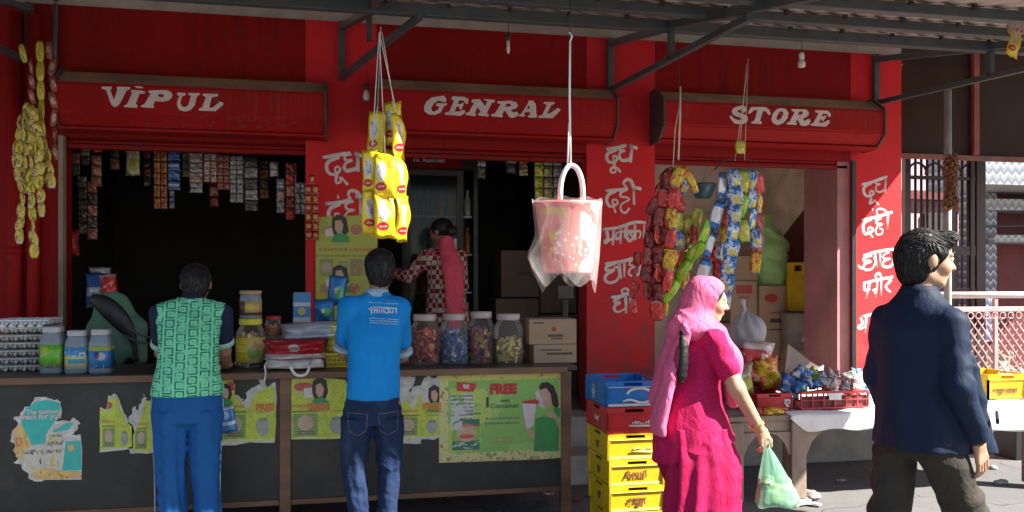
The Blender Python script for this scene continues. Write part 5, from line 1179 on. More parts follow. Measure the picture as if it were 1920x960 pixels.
def hair_mat(name, c=(0.012, 0.010, 0.010)):
    g = NB(name); v = g.coord('Object'); n = g.noise(g.scale(v, 70, 22, 14), 1.0, 4, 0.6, 0.6)
    g.col(g.mix(n, tuple(x*0.5 for x in c), tuple(x*1.9 for x in c))); g.b.inputs['Roughness'].default_value = 0.46; g.b.inputs['Specular IOR Level'].default_value = 0.3; g.bump(n, 0.8, 0.012); return g.m
M['hair'] = hair_mat('black_hair'); M['skinA'] = skin_mat('brown_skin', (0.27, 0.135, 0.082)); M['skinB'] = skin_mat('warm_brown_skin', (0.36, 0.20, 0.125)); M['skinC'] = skin_mat('tan_skin', (0.40, 0.235, 0.15))
M['eye_white'] = mat('eye_white', (0.6, 0.57, 0.54), 0.25, 0.05); M['iris'] = mat('dark_iris', (0.012, 0.008, 0.006), 0.2, 0.1); M['lips'] = mat('lips', (0.28, 0.09, 0.075), 0.45, 0.1)
V3 = lambda *a: Vector(a)
def rotm(yaw, pitch=0.0, roll=0.0): return (Euler((0, 0, -yaw)).to_matrix() @ Euler((-pitch, 0, 0)).to_matrix() @ Euler((0, roll, 0)).to_matrix())
def folds(seed, amp, n=(5, 8, 13), zf=4.0, z0=None, z1=None):
    """soft vertical cloth folds as a function of angle and height"""
    rr = random.Random(seed); ps = [(k, rr.uniform(0, 6.28), rr.uniform(-zf, zf), rr.uniform(0.5, 1.0)) for k in n]
    def f(th, z):
        v = sum(a*np.sin(k*th+p+q*z+0.7*np.sin(2*th+z*3)) for k, p, q, a in ps)/len(ps)
        w = 1.0
        if z0 is not None: w = np.clip((z1-z)/(z1-z0), 0.15, 1.0)
        return (amp*v*w).astype(np.float32)
    return f
_lat = {}
def vnoise(X, Y, Z, seed):
    """smooth 3D value noise, about -1..1"""
    if seed not in _lat: _lat[seed] = np.random.RandomState(seed).uniform(-1, 1, (24, 24, 24)).astype(np.float32)
    L = _lat[seed]; X, Y, Z = np.broadcast_arrays(X, Y, Z)
    i, j, k = np.floor(X).astype(int), np.floor(Y).astype(int), np.floor(Z).astype(int); f = X-i; g = Y-j; h = Z-k
    f, g, h = f*f*(3-2*f), g*g*(3-2*g), h*h*(3-2*h); r = 0
    for a in (0, 1):
        for b_ in (0, 1):
            for c in (0, 1): r = r+(f if a else 1-f)*(g if b_ else 1-g)*(h if c else 1-h)*L[(i+a) % 24, (j+b_) % 24, (k+c) % 24]
    return r
def wrinkle(seed, amp, fx=22.0, d=(0.3, 0.4, 1.0), aniso=3.2):
    """cloth wrinkles: ridged noise, stretched square to the direction d, fading in and out"""
    dv = Vector(d).normalized(); u = dv.orthogonal().normalized(); w = dv.cross(u); fx = fx*0.62; rr = random.Random(seed)
    def f(X, Y, Z):
        p = X*dv.x+Y*dv.y+Z*dv.z; q = X*u.x+Y*u.y+Z*u.z; t = X*w.x+Y*w.y+Z*w.z
        bend = 0.5*vnoise(X*7+3, Y*7+5, Z*7+9, seed+50)
        a = vnoise(p*fx+bend+20, q*fx/aniso+20, t*fx/aniso+20, seed); m = vnoise(X*6+11, Y*6+7, Z*6+3, seed+90)
        b_ = vnoise(p*fx*2.1+20, q*fx/aniso*1.6+20, t*fx/aniso*1.6+20, seed+7)
        return (amp*2.0*((np.abs(a)*2-0.7)*(0.55+0.6*m)+0.25*b_)).astype(np.float32)
    return f
def join_meshes(name, meshes):
    bm = bmesh.new()
    for me in meshes: bm.from_mesh(me); bpy.data.meshes.remove(me)
    me = bpy.data.meshes.new(name); bm.to_mesh(me); bm.free(); me.shade_smooth(); return me
def hand_mesh(w, d, n, s, curl=0.5, size=1.0, spread=0.0, thumb=0.4, wr=0.026):
    """w wrist, d finger direction, n back of the hand, s thumb side"""
    w, d, n, s = Vector(w), Vector(d).normalized(), Vector(n).normalized(), Vector(s).normalized(); k = size
    q = SD(w-V3(.16, .16, .19)*k, w+V3(.16, .16, .19)*k, 0.0028)
    q.cone(w-d*0.03*k, w+d*0.02*k, wr, wr*0.98, 0.004, sq=(n, 0.78))
    for i, (o, ln) in enumerate(((0.029, 0.90), (0.0095, 1.0), (-0.010, 0.93), (-0.0285, 0.76))):
        q.cone(w+d*0.012*k+s*o*0.45*k, w+d*0.080*k+s*o*k, 0.0165*k, 0.0118*k, 0.012, sq=(n, 0.85))
        p = w+d*0.083*k+s*o*k; a = -0.12; r = 0.0092*k
        for L, m in ((0.040, 0.7), (0.026, 1.0), (0.021, 0.8)):
            a += curl*m; dr = (d*cos(a)-n*sin(a)+s*spread*o*12).normalized(); e = p+dr*L*ln*k
            q.cone(p, e, r, r*0.90, 0.003); p = e; r *= 0.90
    p = w+d*0.022*k+s*0.024*k-n*0.004*k; q.cone(w+d*0.015*k+s*0.008*k, p, 0.018*k, 0.015*k, 0.01)
    d1 = (d*0.75+s*(0.75-0.3*thumb)-n*0.55*thumb).normalized(); e = p+d1*0.040*k; q.cone(p, e, 0.0128*k, 0.0108*k, 0.006)
    d2 = (d*0.95+s*(0.25-0.5*thumb)-n*0.5*thumb).normalized(); q.cone(e, e+d2*0.030*k, 0.0104*k, 0.0082*k, 0.004)
    return q.mesh('hand')
def add_head(q, hc, Mh, s=1.0, fem=False):
    T = lambda x, y, z: Vector(hc)+Mh @ Vector((x, y, z))*s
    E = lambda c, r, k=0.02: q.ell(T(*c), [v*s for v in r], k, Mh)
    E((0, -0.018, 0.036), (0.073, 0.090, 0.078)); E((0, 0.012, 0.015), (0.066, 0.080, 0.080)); E((0, 0.030, -0.035), (0.056, 0.056, 0.066)); E((0, 0.052, -0.082), (0.026, 0.026, 0.022), 0.025)
    for sx in (-1, 1):
        E((sx*0.038, 0.055, -0.020), (0.024, 0.026, 0.026), 0.02); E((sx*0.079, -0.012, 0.000), (0.011, 0.021, 0.032), 0.006)
        q.cone(T(sx*0.045, -0.01, -0.055), T(sx*0.03, 0.045, -0.082), 0.020*s, 0.018*s, 0.02)
        q.cone(T(sx*0.012, 0.086, 0.036), T(sx*0.048, 0.072, 0.034), 0.009*s, 0.008*s, 0.012)
        q.ell(T(sx*0.031, 0.091, 0.018), [0.015*s, 0.010*s, 0.011*s], 0.0, Mh, cut=True)
    q.cone(T(0, 0.084, 0.022), T(0, 0.106, -0.016), 0.008*s, 0.0125*s, 0.008); E((0.011, 0.092, -0.020), (0.009, 0.010, 0.008), 0.006); E((-0.011, 0.092, -0.020), (0.009, 0.010, 0.008), 0.006)
    E((0, 0.082, -0.043), (0.021, 0.010, 0.007), 0.008); E((0, 0.080, -0.055), (0.018, 0.010, 0.008), 0.008)
    return T
def face_parts(T, Mh, s, root):
    for sx in (-1, 1):
        b = MB(); c = T(sx*0.031, 0.079, 0.017)
        b.lathe([(0.0005*s, -0.0115*s), (0.008*s, -0.008*s), (0.0115*s, 0), (0.008*s, 0.008*s), (0.0005*s, 0.0115*s)], c, 12, 0)
        f = Mh @ V3(0, 1, 0); b.lathe([(0.0005, -0.0055*s), (0.0055*s, 0), (0.0005, 0.0055*s)], c+f*0.0078*s, 8, 1); b.build('eye', [M['eye_white'], M['iris']], root, True)
        b = MB(); b.tube([T(sx*0.014, 0.094, 0.040), T(sx*0.032, 0.090, 0.046), T(sx*0.052, 0.074, 0.040)], [0.004*s, 0.0042*s, 0.002*s], 6); b.build('eyebrow', M['hair'], root, True)
    b = MB(); b.tube([T(-0.022, 0.080, -0.048), T(-0.008, 0.0905, -0.046), T(0.008, 0.0905, -0.046), T(0.022, 0.080, -0.048)], [0.002*s, 0.0055*s, 0.0055*s, 0.002*s], 7); b.tube([T(-0.018, 0.080, -0.053), T(0, 0.0895, -0.055), T(0.018, 0.080, -0.053)], [0.002*s, 0.006*s, 0.002*s], 7); b.build('lips', M['lips'], root, True)
def person(px, Y, phi, label, dx=0.0, z=0.0):
    p = at(px, 500, Y); return empty('person', (p.x+dx, Y, z), label, 'person', None, -phi)
def limb(q, a, b, c, ra, rb, rc, k=0.02):
    q.cone(a, b, ra, rb, k); q.cone(b, c, rb*1.02, rc, k)

def body(root, skin, J, hs=1.0, headrot=(0, 0, 0), arms=(0.046, 0.038, 0.027), hands=(), h=0.0065, legs=True, fem=False, shoulders=0.17):
    Mh = rotm(*headrot); q = SD((-0.62, -0.62, -0.02), (0.62, 0.75, J['head'][2]+0.2), h)
    T = add_head(q, J['head'], Mh, hs, fem)
    q.cone(T(0, -0.022, -0.05), J['neck'], 0.050*hs, 0.055, 0.025)
    q.cone(J['neck']+V3(0, .01, -.02), J['chest']+V3(0, .02, 0), 0.048, 0.078, 0.03); q.cone(J['chest']+V3(0, .02, 0), J['pelvis'], 0.078, 0.075, 0.03)
    for S_ in 'LR':
        q.cone(J['neck']+V3(0, 0, -.045), J['sh'+S_]+V3(0, 0, -.02), 0.036, 0.030, 0.03); limb(q, J['sh'+S_], J['el'+S_], J['wr'+S_], *arms)
        if legs:
            limb(q, J['hip'+S_], J['kn'+S_], J['an'+S_], 0.068, 0.048, 0.036)
            a = Vector(J['an'+S_]); f = J.get('toe'+S_, V3(0, 1, 0)); q.cone(a+V3(0, 0, -0.03)-f*0.03, a+f*0.14+V3(0, 0, -0.045), 0.034, 0.026, 0.02)
    meshes = [q.mesh('body')]+[hand_mesh(*hd) for hd in hands]
    link('body', join_meshes('body', meshes), skin, root); face_parts(T, Mh, hs, root)
    return T, Mh
def hair_short(root, T, Mh, s, h=0.005, sweep=0.0, seed=1, low=-0.092):
    q = SD(T(0, 0, 0.02)-V3(.17, .17, .17), T(0, 0, 0.02)+V3(.17, .17, .17), h)
    q.ell(T(0, -0.020, 0.040), [0.083*s, 0.099*s, 0.086*s], 0.02, Mh); q.ell(T(0, -0.045, -0.005), [0.074*s, 0.072*s, 0.074*s], 0.03, Mh); q.ell(T(0, -0.046, -0.055), [0.058*s, 0.050*s, 0.055*s], 0.03, Mh)
    q.ell(T(0.0, 0.045+0.02*sweep, 0.088), [0.060*s, 0.058*s, (0.030+0.012*sweep)*s], 0.02, Mh)
    # open the face, ears and nape
    fw = Mh @ V3(0, 1, -0.55); q.plane(T(0, 0.040, 0.040), fw) if not sweep else q.plane(T(0, 0.052, 0.040), Mh @ V3(0, 1, -0.62))
    q.plane(T(0, -0.05, low), Mh @ V3(0, 0.75, -1))
    for sx in (-1, 1): q.ell(T(sx*0.092, 0.000, -0.010), [0.028*s, 0.034*s, 0.042*s], 0, Mh, cut=True)
    A = np.array(Mh.transposed(), np.float32); c = np.array(T(0, 0, 0), np.float32)
    def wp(X, Y, Z):
        x = (X-c[0])*A[0, 0]+(Y-c[1])*A[0, 1]+(Z-c[2])*A[0, 2]; y = (X-c[0])*A[1, 0]+(Y-c[1])*A[1, 1]+(Z-c[2])*A[1, 2]; z = (X-c[0])*A[2, 0]+(Y-c[1])*A[2, 1]+(Z-c[2])*A[2, 2]
        return 0.0022*vnoise(x*150+30, y*30+30, z*26+30, seed)+0.004*vnoise(x*34+9, y*26+9, z*30+9, seed+3)*(1 if sweep else .6)
    q.warp(wp); return q.build('hair', M['hair'], root)

def add_strands(root, T, Mh, s, n, length, seed, lift=0.003, flow=None, mess=0.35):
    """separate locks of hair laid over the scalp, running away from the crown"""
    o = [c for c in root.children if c.name.startswith('hair')][0]; me = o.data; rr = random.Random(seed); cr = T(0.01, -0.055, 0.125); b = MB(); b.bm.from_mesh(me)
    nv = len(me.vertices); bv = BVHTree.FromPolygons([v.co for v in me.vertices], [tuple(p.vertices) for p in me.polygons])
    for i in range(n):
        v = me.vertices[rr.randrange(nv)]; p = v.co.copy(); nrm = v.normal.copy(); pts = [p+nrm*0.0005]; L = length*rr.uniform(.6, 1.3); tw = Vector((rr.uniform(-1, 1)*mess, rr.uniform(-1, 1)*mess, rr.uniform(-1, .6)*mess))
        for k in range(4):
            d = (p-cr); d = (d.normalized()+tw+Vector((0, 0, -.25))) if not flow or nrm.z < 0.25 else flow+tw; d = d-nrm*d.dot(nrm)
            if d.length < 1e-4: break
            p = p+d.normalized()*L/4; h_ = bv.find_nearest(p)
            if h_[0] is None: break
            nrm = h_[1]; p = h_[0]+nrm*(lift*(1.0 if k < 3 else 1.8)); pts.append(p)
        if len(pts) >= 4: b.tube(pts, [0.0008, 0.0019, 0.0020, 0.0014, 0.0005][:len(pts)], 4)
    me2 = b.mesh('hair'); me2.materials.append(M['hair']); o.data = me2; me2.shade_smooth()
def cells(nu, nv, dark, mid):
    def ex(g, v, col):
        sp = g.n('ShaderNodeSeparateXYZ'); g.l(v, sp.inputs[0])
        ang = g.math('ADD', g.math('MULTIPLY', sp.outputs[0], nu), 0.0)
        row = g.math('MULTIPLY', sp.outputs[2], nv); even = g.math('MULTIPLY', g.math('FLOOR', g.math('MULTIPLY', ang, 1.0)), 0.5)
        fu = g.math('FRACT', ang); fv = g.math('FRACT', g.math('ADD', row, even))
        du = g.math('ABSOLUTE', g.math('SUBTRACT', fu, 0.5)); dv = g.math('ABSOLUTE', g.math('SUBTRACT', fv, 0.5))
        m = g.math('MAXIMUM', du, g.math('MULTIPLY', dv, 0.92))
        ring = g.math('MULTIPLY', g.math('GREATER_THAN', m, 0.27), g.math('LESS_THAN', m, 0.40))
        small = g.math('LESS_THAN', g.math('MAXIMUM', du, dv), 0.11)
        nz = g.noise(v, 26, 3); br = g.ramp(nz, 0.36, 0.52)
        col = g.mix(g.math('MULTIPLY', ring, br), col, dark)
        return g.mix(g.math('MULTIPLY', small, 0.35), col, mid)
    return ex
# ---- boy in the green printed shirt
M['green_shirt'] = cloth('green_printed_cotton', (0.175, 0.58, 0.35), 0.85, 0.08, 8, 0.5, extra=cells(16.0, 20.0, (0.025, 0.15, 0.10), (0.04, 0.25, 0.15)))
M['navy'] = cloth('navy_cotton', (0.016, 0.022, 0.055)); M['mint'] = cloth('pale_mint_cotton', (0.32, 0.52, 0.40))
M['track'] = cloth('blue_tracksuit', (0.012, 0.085, 0.27), 0.7, 0.12, 7, 0.8); M['track_line'] = cloth('pale_piping', (0.25, 0.33, 0.45))
g1 = person(352, 4.66, radians(-6), 'boy in a green printed shirt and blue tracksuit trousers leaning on the counter')
J = dict(pelvis=V3(0, 0, .92), chest=V3(0, .10, 1.22), neck=V3(0.01, .165, 1.385), head=V3(0.025, .235, 1.485), shL=V3(-.128, .14, 1.335), shR=V3(.142, .14, 1.335), elL=V3(-.165, .30, 1.095), elR=V3(.175, .27, 1.10), wrL=V3(-.07, .47, 1.005), wrR=V3(.185, .43, 1.0),
  hipL=V3(-.085, 0, .86), hipR=V3(.085, 0, .86), knL=V3(-.085, .03, .46), knR=V3(.085, .03, .46), anL=V3(-.085, -.02, .085), anR=V3(.085, -.02, .085))
T, Mh = body(g1, M['skinA'], J, 0.97, (0.05, 0.35, 0), hands=[(J['wrL'], (0.75, 0.6, -0.12), (0, 0, 1), (0.6, -0.75, 0), 0.25, 0.93), (J['wrR'], (-0.35, 0.9, -0.2), (0, 0, 1), (-0.9, -0.35, 0), 0.3, 0.93)])
hair_short(g1, T, Mh, 0.97, seed=2); add_strands(g1, T, Mh, .97, 500, 0.035, 1, 0.002)
q = SD((-.32, -.25, .86), (.32, .40, 1.46), 0.006)
q.loft([(.885, 0, -.005, .188, .128), (.95, 0, 0, .180, .122), (1.06, 0, .03, .158, .112), (1.15, 0, .055, .156, .108), (1.25, 0, .095, .166, .112), (1.32, 0, .13, .160, .100), (1.37, 0.005, .155, .105, .080), (1.405, 0.01, .17, .066, .066)], 0.02, folds(3, 0.010, (4, 7, 11), 9, .88, 1.3))
for S_, sx in (('L', -1), ('R', 1)): q.cone(V3(sx*.06, .14, 1.34), J['sh'+S_]+V3(sx*.012, 0, -.01), .07, .066, 0.03)
q.warp(wrinkle(4, 0.0035, 26)); q.build('shirt', M['green_shirt'], g1)
for S_ in 'LR':
    q = SD((-.36, -.05, 1.0), (.36, .5, 1.46), 0.006); a, e = J['sh'+S_], J['el'+S_]; sx = -1 if S_ == 'L' else 1
    q.cone(a+V3(sx*.03, 0, -.015), a.lerp(e, 0.72), .061, .060, 0.02)
    q.warp(wrinkle(5, 0.004, 30)); q.build('sleeve', M['navy'], g1)
for S_ in 'LR':
    a, e = J['sh'+S_], J['el'+S_]; b = MB(); d = (e-a).normalized(); c = a.lerp(e, 0.745)+V3((-1 if S_ == 'L' else 1)*.003, 0, 0)
    b.tube([c-d*0.012, c+d*0.022], 0.0635, 20); b.build('cuff', M['mint'], g1, True)
b = MB(); b.tube([V3(0.01, .168, 1.385), V3(0.012, .178, 1.425)], [0.068, 0.060], 18); b.build('collar', M['navy'], g1, True)
q = SD((-.3, -.3, .02), (.3, .3, .96), 0.0065)
q.loft([(.74, 0, .0, .178, .118), (.84, 0, .0, .182, .126), (.945, 0, 0, .168, .114)], 0.03)
for sx in (-1, 1):
    q.loft([(.05, sx*.085+.012, -.015, .070, .078), (.25, sx*.088+.012, 0, .071, .078), (.48, sx*.090, .01, .078, .084), (.70, sx*.088, .005, .090, .105), (.80, sx*.085, 0, .092, .115)], 0.02, folds(6+sx, 0.009, (3, 5, 9), 14))
q.warp(wrinkle(7, 0.004, 34, (.6, .3, 1))); q.build('trousers', M['track'], g1)
for sx in (-1, 1):
    b = MB(); b.tube([V3(sx*x_, y_, z_) for x_, y_, z_ in ((.180, -.01, .90), (.184, -.01, .80), (.178, -.01, .70), (.168, 0, .48), (.166, 0, .25), (.16, -.01, .07))], 0.004, 6); b.build('piping', M['track_line'], g1, True)
for sx in (-1, 1):
    b = MB(); b.lathe([(.04, 0), (.05, .012), (.048, .05), (.035, .085)], (sx*.085, .05, 0), 16, sy=2.2, sx=0.95); b.build('shoe', M['black'], g1, True)
# hanging blue pouch in front of him
pk_print('pouch', (0.06, 0.20, 0.46), [('rect', 0, 1, 0.3, 0.42, (0.5, 0.55, 0.6)), ('ell', 0.4, 0.65, 0.25, 0.15, (0.25, 0.4, 0.6)), ('rect', 0, 1, 0.86, 1, (0.5, 0.5, 0.5))])
pack(427, 786, 30, 50, 4.98, 'pouch', 'small blue and white pouch hanging beside the blue trousers', 0.03, ry=-0.15, seed=12)
# ---- boy in the blue polo shirt and jeans
def back_text(g, v, col): return col
M['polo'] = cloth('blue_polo_cotton', (0.008, 0.21, 0.57), 0.8, 0.10, 7, 0.6); M['polo_trim'] = cloth('pale_blue_knit', (0.30, 0.42, 0.55))
def denim_x(g, v, col):
    n = g.noise(g.scale(v, 1, 1, 0.35), 11, 5, 0.6, 0.5); return g.mix(g.ramp(n, 0.52, 0.75), col, (0.035, 0.055, 0.11))
M['denim'] = cloth('dark_denim', (0.012, 0.024, 0.065), 0.8, 0.2, 8, 0.7, 380, denim_x); M['stitch'] = mat('jeans_stitching', (0.10, 0.10, 0.115), 0.8, 0.2, 40)
g2 = person(700, 4.50, radians(2), 'boy in a blue polo shirt and dark jeans standing at the counter')
J = dict(pelvis=V3(-.01, 0, .86), chest=V3(0, .07, 1.22), neck=V3(.02, .11, 1.42), head=V3(.035, .155, 1.565), shL=V3(-.130, .08, 1.36), shR=V3(.142, .08, 1.35), elL=V3(-.165, .18, 1.105), elR=V3(.16, .22, 1.075), wrL=V3(-.13, .45, 1.01), wrR=V3(.10, .44, 1.01),
  hipL=V3(-.085, 0, .82), hipR=V3(.085, 0, .82), knL=V3(-.105, .03, .44), knR=V3(.085, .03, .44), anL=V3(-.075, -.02, .08), anR=V3(.075, 0, .08))
T, Mh = body(g2, M['skinA'], J, 1.0, (-0.08, 0.22, 0), hands=[(J['wrL'], (0.6, 0.75, -0.1), (0, 0, 1), (0.75, -0.6, 0), 0.3, 0.95), (J['wrR'], (-0.5, 0.85, -0.1), (0, 0, 1), (-0.85, -0.5, 0), 0.3, 0.95)])
hair_short(g2, T, Mh, 1.03, seed=5); add_strands(g2, T, Mh, 1.03, 500, 0.035, 2, 0.002)
q = SD((-.32, -.25, .80), (.34, .36, 1.50), 0.006)
q.loft([(.862, .0, -.002, .150, .108), (.95, 0, 0, .142, .104), (1.08, .005, .015, .143, .104), (1.20, .01, .045, .150, .110), (1.29, .01, .075, .158, .105), (1.355, .012, .095, .130, .088), (1.41, .018, .108, .078, .070), (1.44, .02, .112, .064, .062)], 0.02, folds(13, 0.009, (3, 5, 8), 7, .86, 1.3))
for S_, sx in (('L', -1), ('R', 1)):
    a, e = J['sh'+S_], J['el'+S_]; q.cone(V3(.01+sx*.06, .085, 1.365), a, .066, .062, 0.03); q.cone(a, a.lerp(e, 0.66), .063, .064, 0.03)
q.warp(wrinkle(14, 0.0045, 20, (.8, .2, .9))); q.build('polo_shirt', M['polo'], g2)
b = MB(); b.tube([V3(.02, .110, 1.418), V3(.022, .113, 1.462)], [0.073, 0.061], 20); b.build('collar', M['polo_trim'], g2, True)
for S_ in 'LR':
    a, e = J['sh'+S_], J['el'+S_]; d = (e-a).normalized(); c = a.lerp(e, 0.90); b = MB(); b.tube([c-d*0.008, c+d*0.012], 0.0655, 20); b.build('cuff', M['polo_trim'], g2, True)
# printed words across the back, laid on the shirt
sh = [o for o in g2.children if o.name.startswith('polo_shirt')][0]
def wrap_text(name, lines, m, parent, me, mid, back=-1):
    bv = BVHTree.FromPolygons([v.co for v in me.vertices], [tuple(p.vertices) for p in me.polygons]); b = MB()
    for txt, size, dx, dz, bold, st in lines:
        V, Fc = text_mesh(txt, size, bold)
        out = []
        for v in V:
            x = mid[0]+dx+v[0]*st; z = mid[2]+dz+v[1]; hit = bv.ray_cast(Vector((x, back*0.6, z)), Vector((0, -back, 0)))
            y = hit[0].y if hit[0] else mid[1]; out.append((x, y+back*0.003, z))
        b.poly(out, Fc)
    return b.build(name, m, parent)
M['print_white'] = mat('white_shirt_print', (0.55, 0.60, 0.66), 0.7, 0.15, 30)
bvp = BVHTree.FromPolygons([v.co for v in sh.data.vertices], [tuple(p.vertices) for p in sh.data.polygons]); b = MB(); rt_ = random.Random(3)
def on_back(zx, zy):
    x = (620+zx/6-697)*0.00296+.012; z = 1.5-(540+zy/6-530)*0.00296; h_ = bvp.ray_cast(V3(x, -.6, z), V3(0, 1, 0)); return (h_[0] if h_[0] else V3(x, 0, z))+V3(0, -.0012, 0)
for st in ([(430,213),(560,222),(705,232)], [(385,238),(420,216),(432,238),(400,250)], [(415,240),(418,292)], [(447,215),(450,282)], [(450,246),(480,246)], [(482,216),(482,282)], [(505,228),(508,280),(535,280),(535,232)], [(556,226),(556,282)], [(575,240),(604,232),(606,280),(576,282),(574,262)], [(625,232),(625,282),(655,282),(658,236)], [(690,228),(694,288)]):
    b.tube([on_back(*q_) for q_ in st], 0.0038, 6)
for y_, x0_, x1_ in ((160, 385, 735), (335, 390, 730), (360, 400, 735), (385, 400, 730)):
    x_ = x0_
    while x_ < x1_-14:
        l_ = rt_.uniform(6, 16); yy_ = y_+(x_-x0_)*0.07; b.tube([on_back(x_, yy_+rt_.uniform(-5, 5)), on_back(x_+l_*.5, yy_+rt_.uniform(-6, 6)), on_back(x_+l_, yy_+rt_.uniform(-5, 5))], 0.0018, 5); x_ += l_+rt_.uniform(3, 9)
b.build('print', M['print_white'], g2, True)
q = SD((-.3, -.3, .02), (.3, .3, .92), 0.006)
q.loft([(.72, -.005, .0, .160, .112), (.80, -.005, .0, .160, .116), (.885, 0, 0, .142, .102)], 0.03)
LG = {-1: [(.05, -.075, -.02, .062, .066), (.24, -.078, 0, .056, .062), (.44, -.105, .015, .066, .072), (.62, -.100, .005, .082, .094), (.76, -.082, -.012, .088, .112)], 1: [(.05, .075, 0, .062, .066), (.24, .072, .01, .056, .062), (.44, .088, .015, .064, .070), (.62, .088, .0, .078, .092), (.76, .080, -.012, .086, .112)]}
for sx in (-1, 1): q.loft(LG[sx], 0.015, folds(16+sx, 0.006, (3, 6, 9), 18))
q.warp(wrinkle(17, 0.0045, 40, (.5, .3, 1))); q.build('jeans', M['denim'], g2)
jo = [o for o in g2.children if o.name.startswith('jeans')][0]
bv = BVHTree.FromPolygons([v.co for v in jo.data.vertices], [tuple(p.vertices) for p in jo.data.polygons])
for sx in (-1, 1):
    b = MB(); ol = [(.03, .79), (.135, .795), (.13, .70), (.08, .675), (.035, .70)]; pts = []
    for (a0, z0), (a1, z1) in zip(ol, ol[1:]+ol[:1]):
        for k in range(5):
            t = k/5; hit = bv.ray_cast(Vector((sx*(a0+(a1-a0)*t), -.6, z0+(z1-z0)*t)), Vector((0, 1, 0)))
            if hit[0]: pts.append(hit[0]+V3(0, -.0005, 0))
    b.tube(pts, 0.0022, 5, closed=True); b.build('back_pocket', M['stitch'], g2, True)
for sx in (-1, 1):
    b = MB(); b.lathe([(.04, 0), (.05, .012), (.048, .05), (.035, .085)], (sx*.075, .05, 0), 16, sy=2.2, sx=0.95); b.build('shoe', M['black'], g2, True)

# ---- woman in magenta walking by with a bag
def spots_x(g, v, col):
    return g.mix(g.math('LESS_THAN', g.vor(v, 90), 0.16), col, (0.52, 0.10, 0.18))
M['magenta'] = cloth('magenta_cotton', (0.44, 0.010, 0.080), 0.8, 0.14, 8, 0.8, extra=spots_x); M['salwar'] = cloth('magenta_salwar', (0.36, 0.008, 0.065), 0.75, 0.15, 6, 0.9)
def dup_x(g, v, col):
    return g.mix(g.math('MULTIPLY', g.math('LESS_THAN', g.vor(v, 22), 0.10), 0.8), col, (0.25, 0.15, 0.17))
M['dupatta'] = cloth('pink_dupatta', (0.62, 0.12, 0.24), 0.7, 0.14, 14, 0.8, extra=dup_x)
M['gold'] = mat('gold_bangle', (0.60, 0.36, 0.10), 0.3, 0.1, 10, metal=0.8)
g3 = person(1296, 3.82, radians(86), 'woman in magenta kurta and pink headscarf walking with a green plastic bag')
J = dict(pelvis=V3(0, -.01, .86), chest=V3(0, .03, 1.10), neck=V3(0, .05, 1.275), head=V3(0, .095, 1.40), shL=V3(-.155, .04, 1.215), shR=V3(.165, .035, 1.215), elL=V3(-.20, .05, .97), elR=V3(.215, .13, .985), wrL=V3(-.17, .20, .82), wrR=V3(.19, .275, .775),
  hipL=V3(-.08, 0, .80), hipR=V3(.08, 0, .80), knL=V3(-.08, .12, .44), knR=V3(.08, -.02, .44), anL=V3(-.08, .18, .09), anR=V3(.08, -.16, .10))
T, Mh = body(g3, M['skinC'], J, 0.95, (0.22, 0.16, 0), arms=(0.046, 0.040, 0.026), hands=[(J['wrR'], (0.05, 0.42, -0.9), (0.97, 0.1, 0.1), (-0.05, 0.9, 0.42), 0.85, 0.95, 0, 0.9), (J['wrL'], (0.2, 0.3, -0.9), (-0.95, 0, 0), (0, 0.9, 0.3), 0.35, 0.95)])
# hair: parted front under the scarf and a long plait
q = SD(T(0, 0, 0.02)-V3(.16, .16, .16), T(0, 0, 0.02)+V3(.16, .16, .16), 0.005)
q.ell(T(0, -0.016, 0.036), [0.078, 0.092, 0.082], 0.02, Mh); q.plane(T(0, 0.058, 0.045), Mh @ V3(0, 1, -0.5)); q.plane(T(0, 0, -0.02), Mh @ V3(0, 0.3, -1)); q.build('hair', M['hair'], g3)
b = MB(); pts = [V3(.06, -.07, 1.28), V3(.125, -.105, 1.22), V3(.145, -.115, 1.15), V3(.145, -.120, 1.08), V3(.135, -.125, 1.01)]; pts = catmull(pts, 6)
b.tube(pts, [0.024+0.0025*sin(i*2.2) if i < len(pts)-3 else 0.013 for i in range(len(pts))], 12, flat=(Vector((1, 0, 0)), 0.7)); b.build('plait', M['hair'], g3, True)
fk = folds(23, 0.014, (4, 7, 11), 8, .55, 1.05)
q = SD((-.30, -.34, .42), (.34, .36, 1.34), 0.0065)
q.loft([(.47, .0, .045, .205, .240), (.62, 0, .03, .20, .222), (.78, 0, .0, .188, .190), (.90, 0, -.005, .165, .155), (1.0, 0, .01, .148, .134), (1.10, 0, .030, .150, .140), (1.18, 0, .030, .152, .125), (1.24, 0, .035, .130, .095), (1.29, 0, .045, .075, .065)], 0.02, fk)
for S_, sx in (('L', -1), ('R', 1)):
    a, e = J['sh'+S_], J['el'+S_]; q.cone(V3(sx*.07, .04, 1.22), a, .060, .056, 0.03); q.cone(a, a.lerp(e, 0.62), .058, .057, 0.015)
q.plane((0, 0, .66), (0, .35, -1)); q.warp(wrinkle(24, 0.005, 22)); q.build('kurta', M['magenta'], g3)
q = SD((-.32, -.36, .08), (.34, .38, .82), 0.0065)
for sx, cy in ((-1, .10), (1, -.02)):
    q.loft([(.10, sx*.075, cy*1.5-.02, .080, .095), (.16, sx*.085, cy*1.4, .120, .150), (.30, sx*.09, cy*1.25+.02, .140, .180), (.46, sx*.085, cy*.8+.035, .140, .190), (.62, sx*.08, .03, .13, .185), (.78, sx*.07, 0, .11, .15)], 0.04, folds(26+sx, 0.024, (5, 9, 12), 7))
q.warp(wrinkle(27, 0.006, 18)); q.build('salwar', M['salwar'], g3)
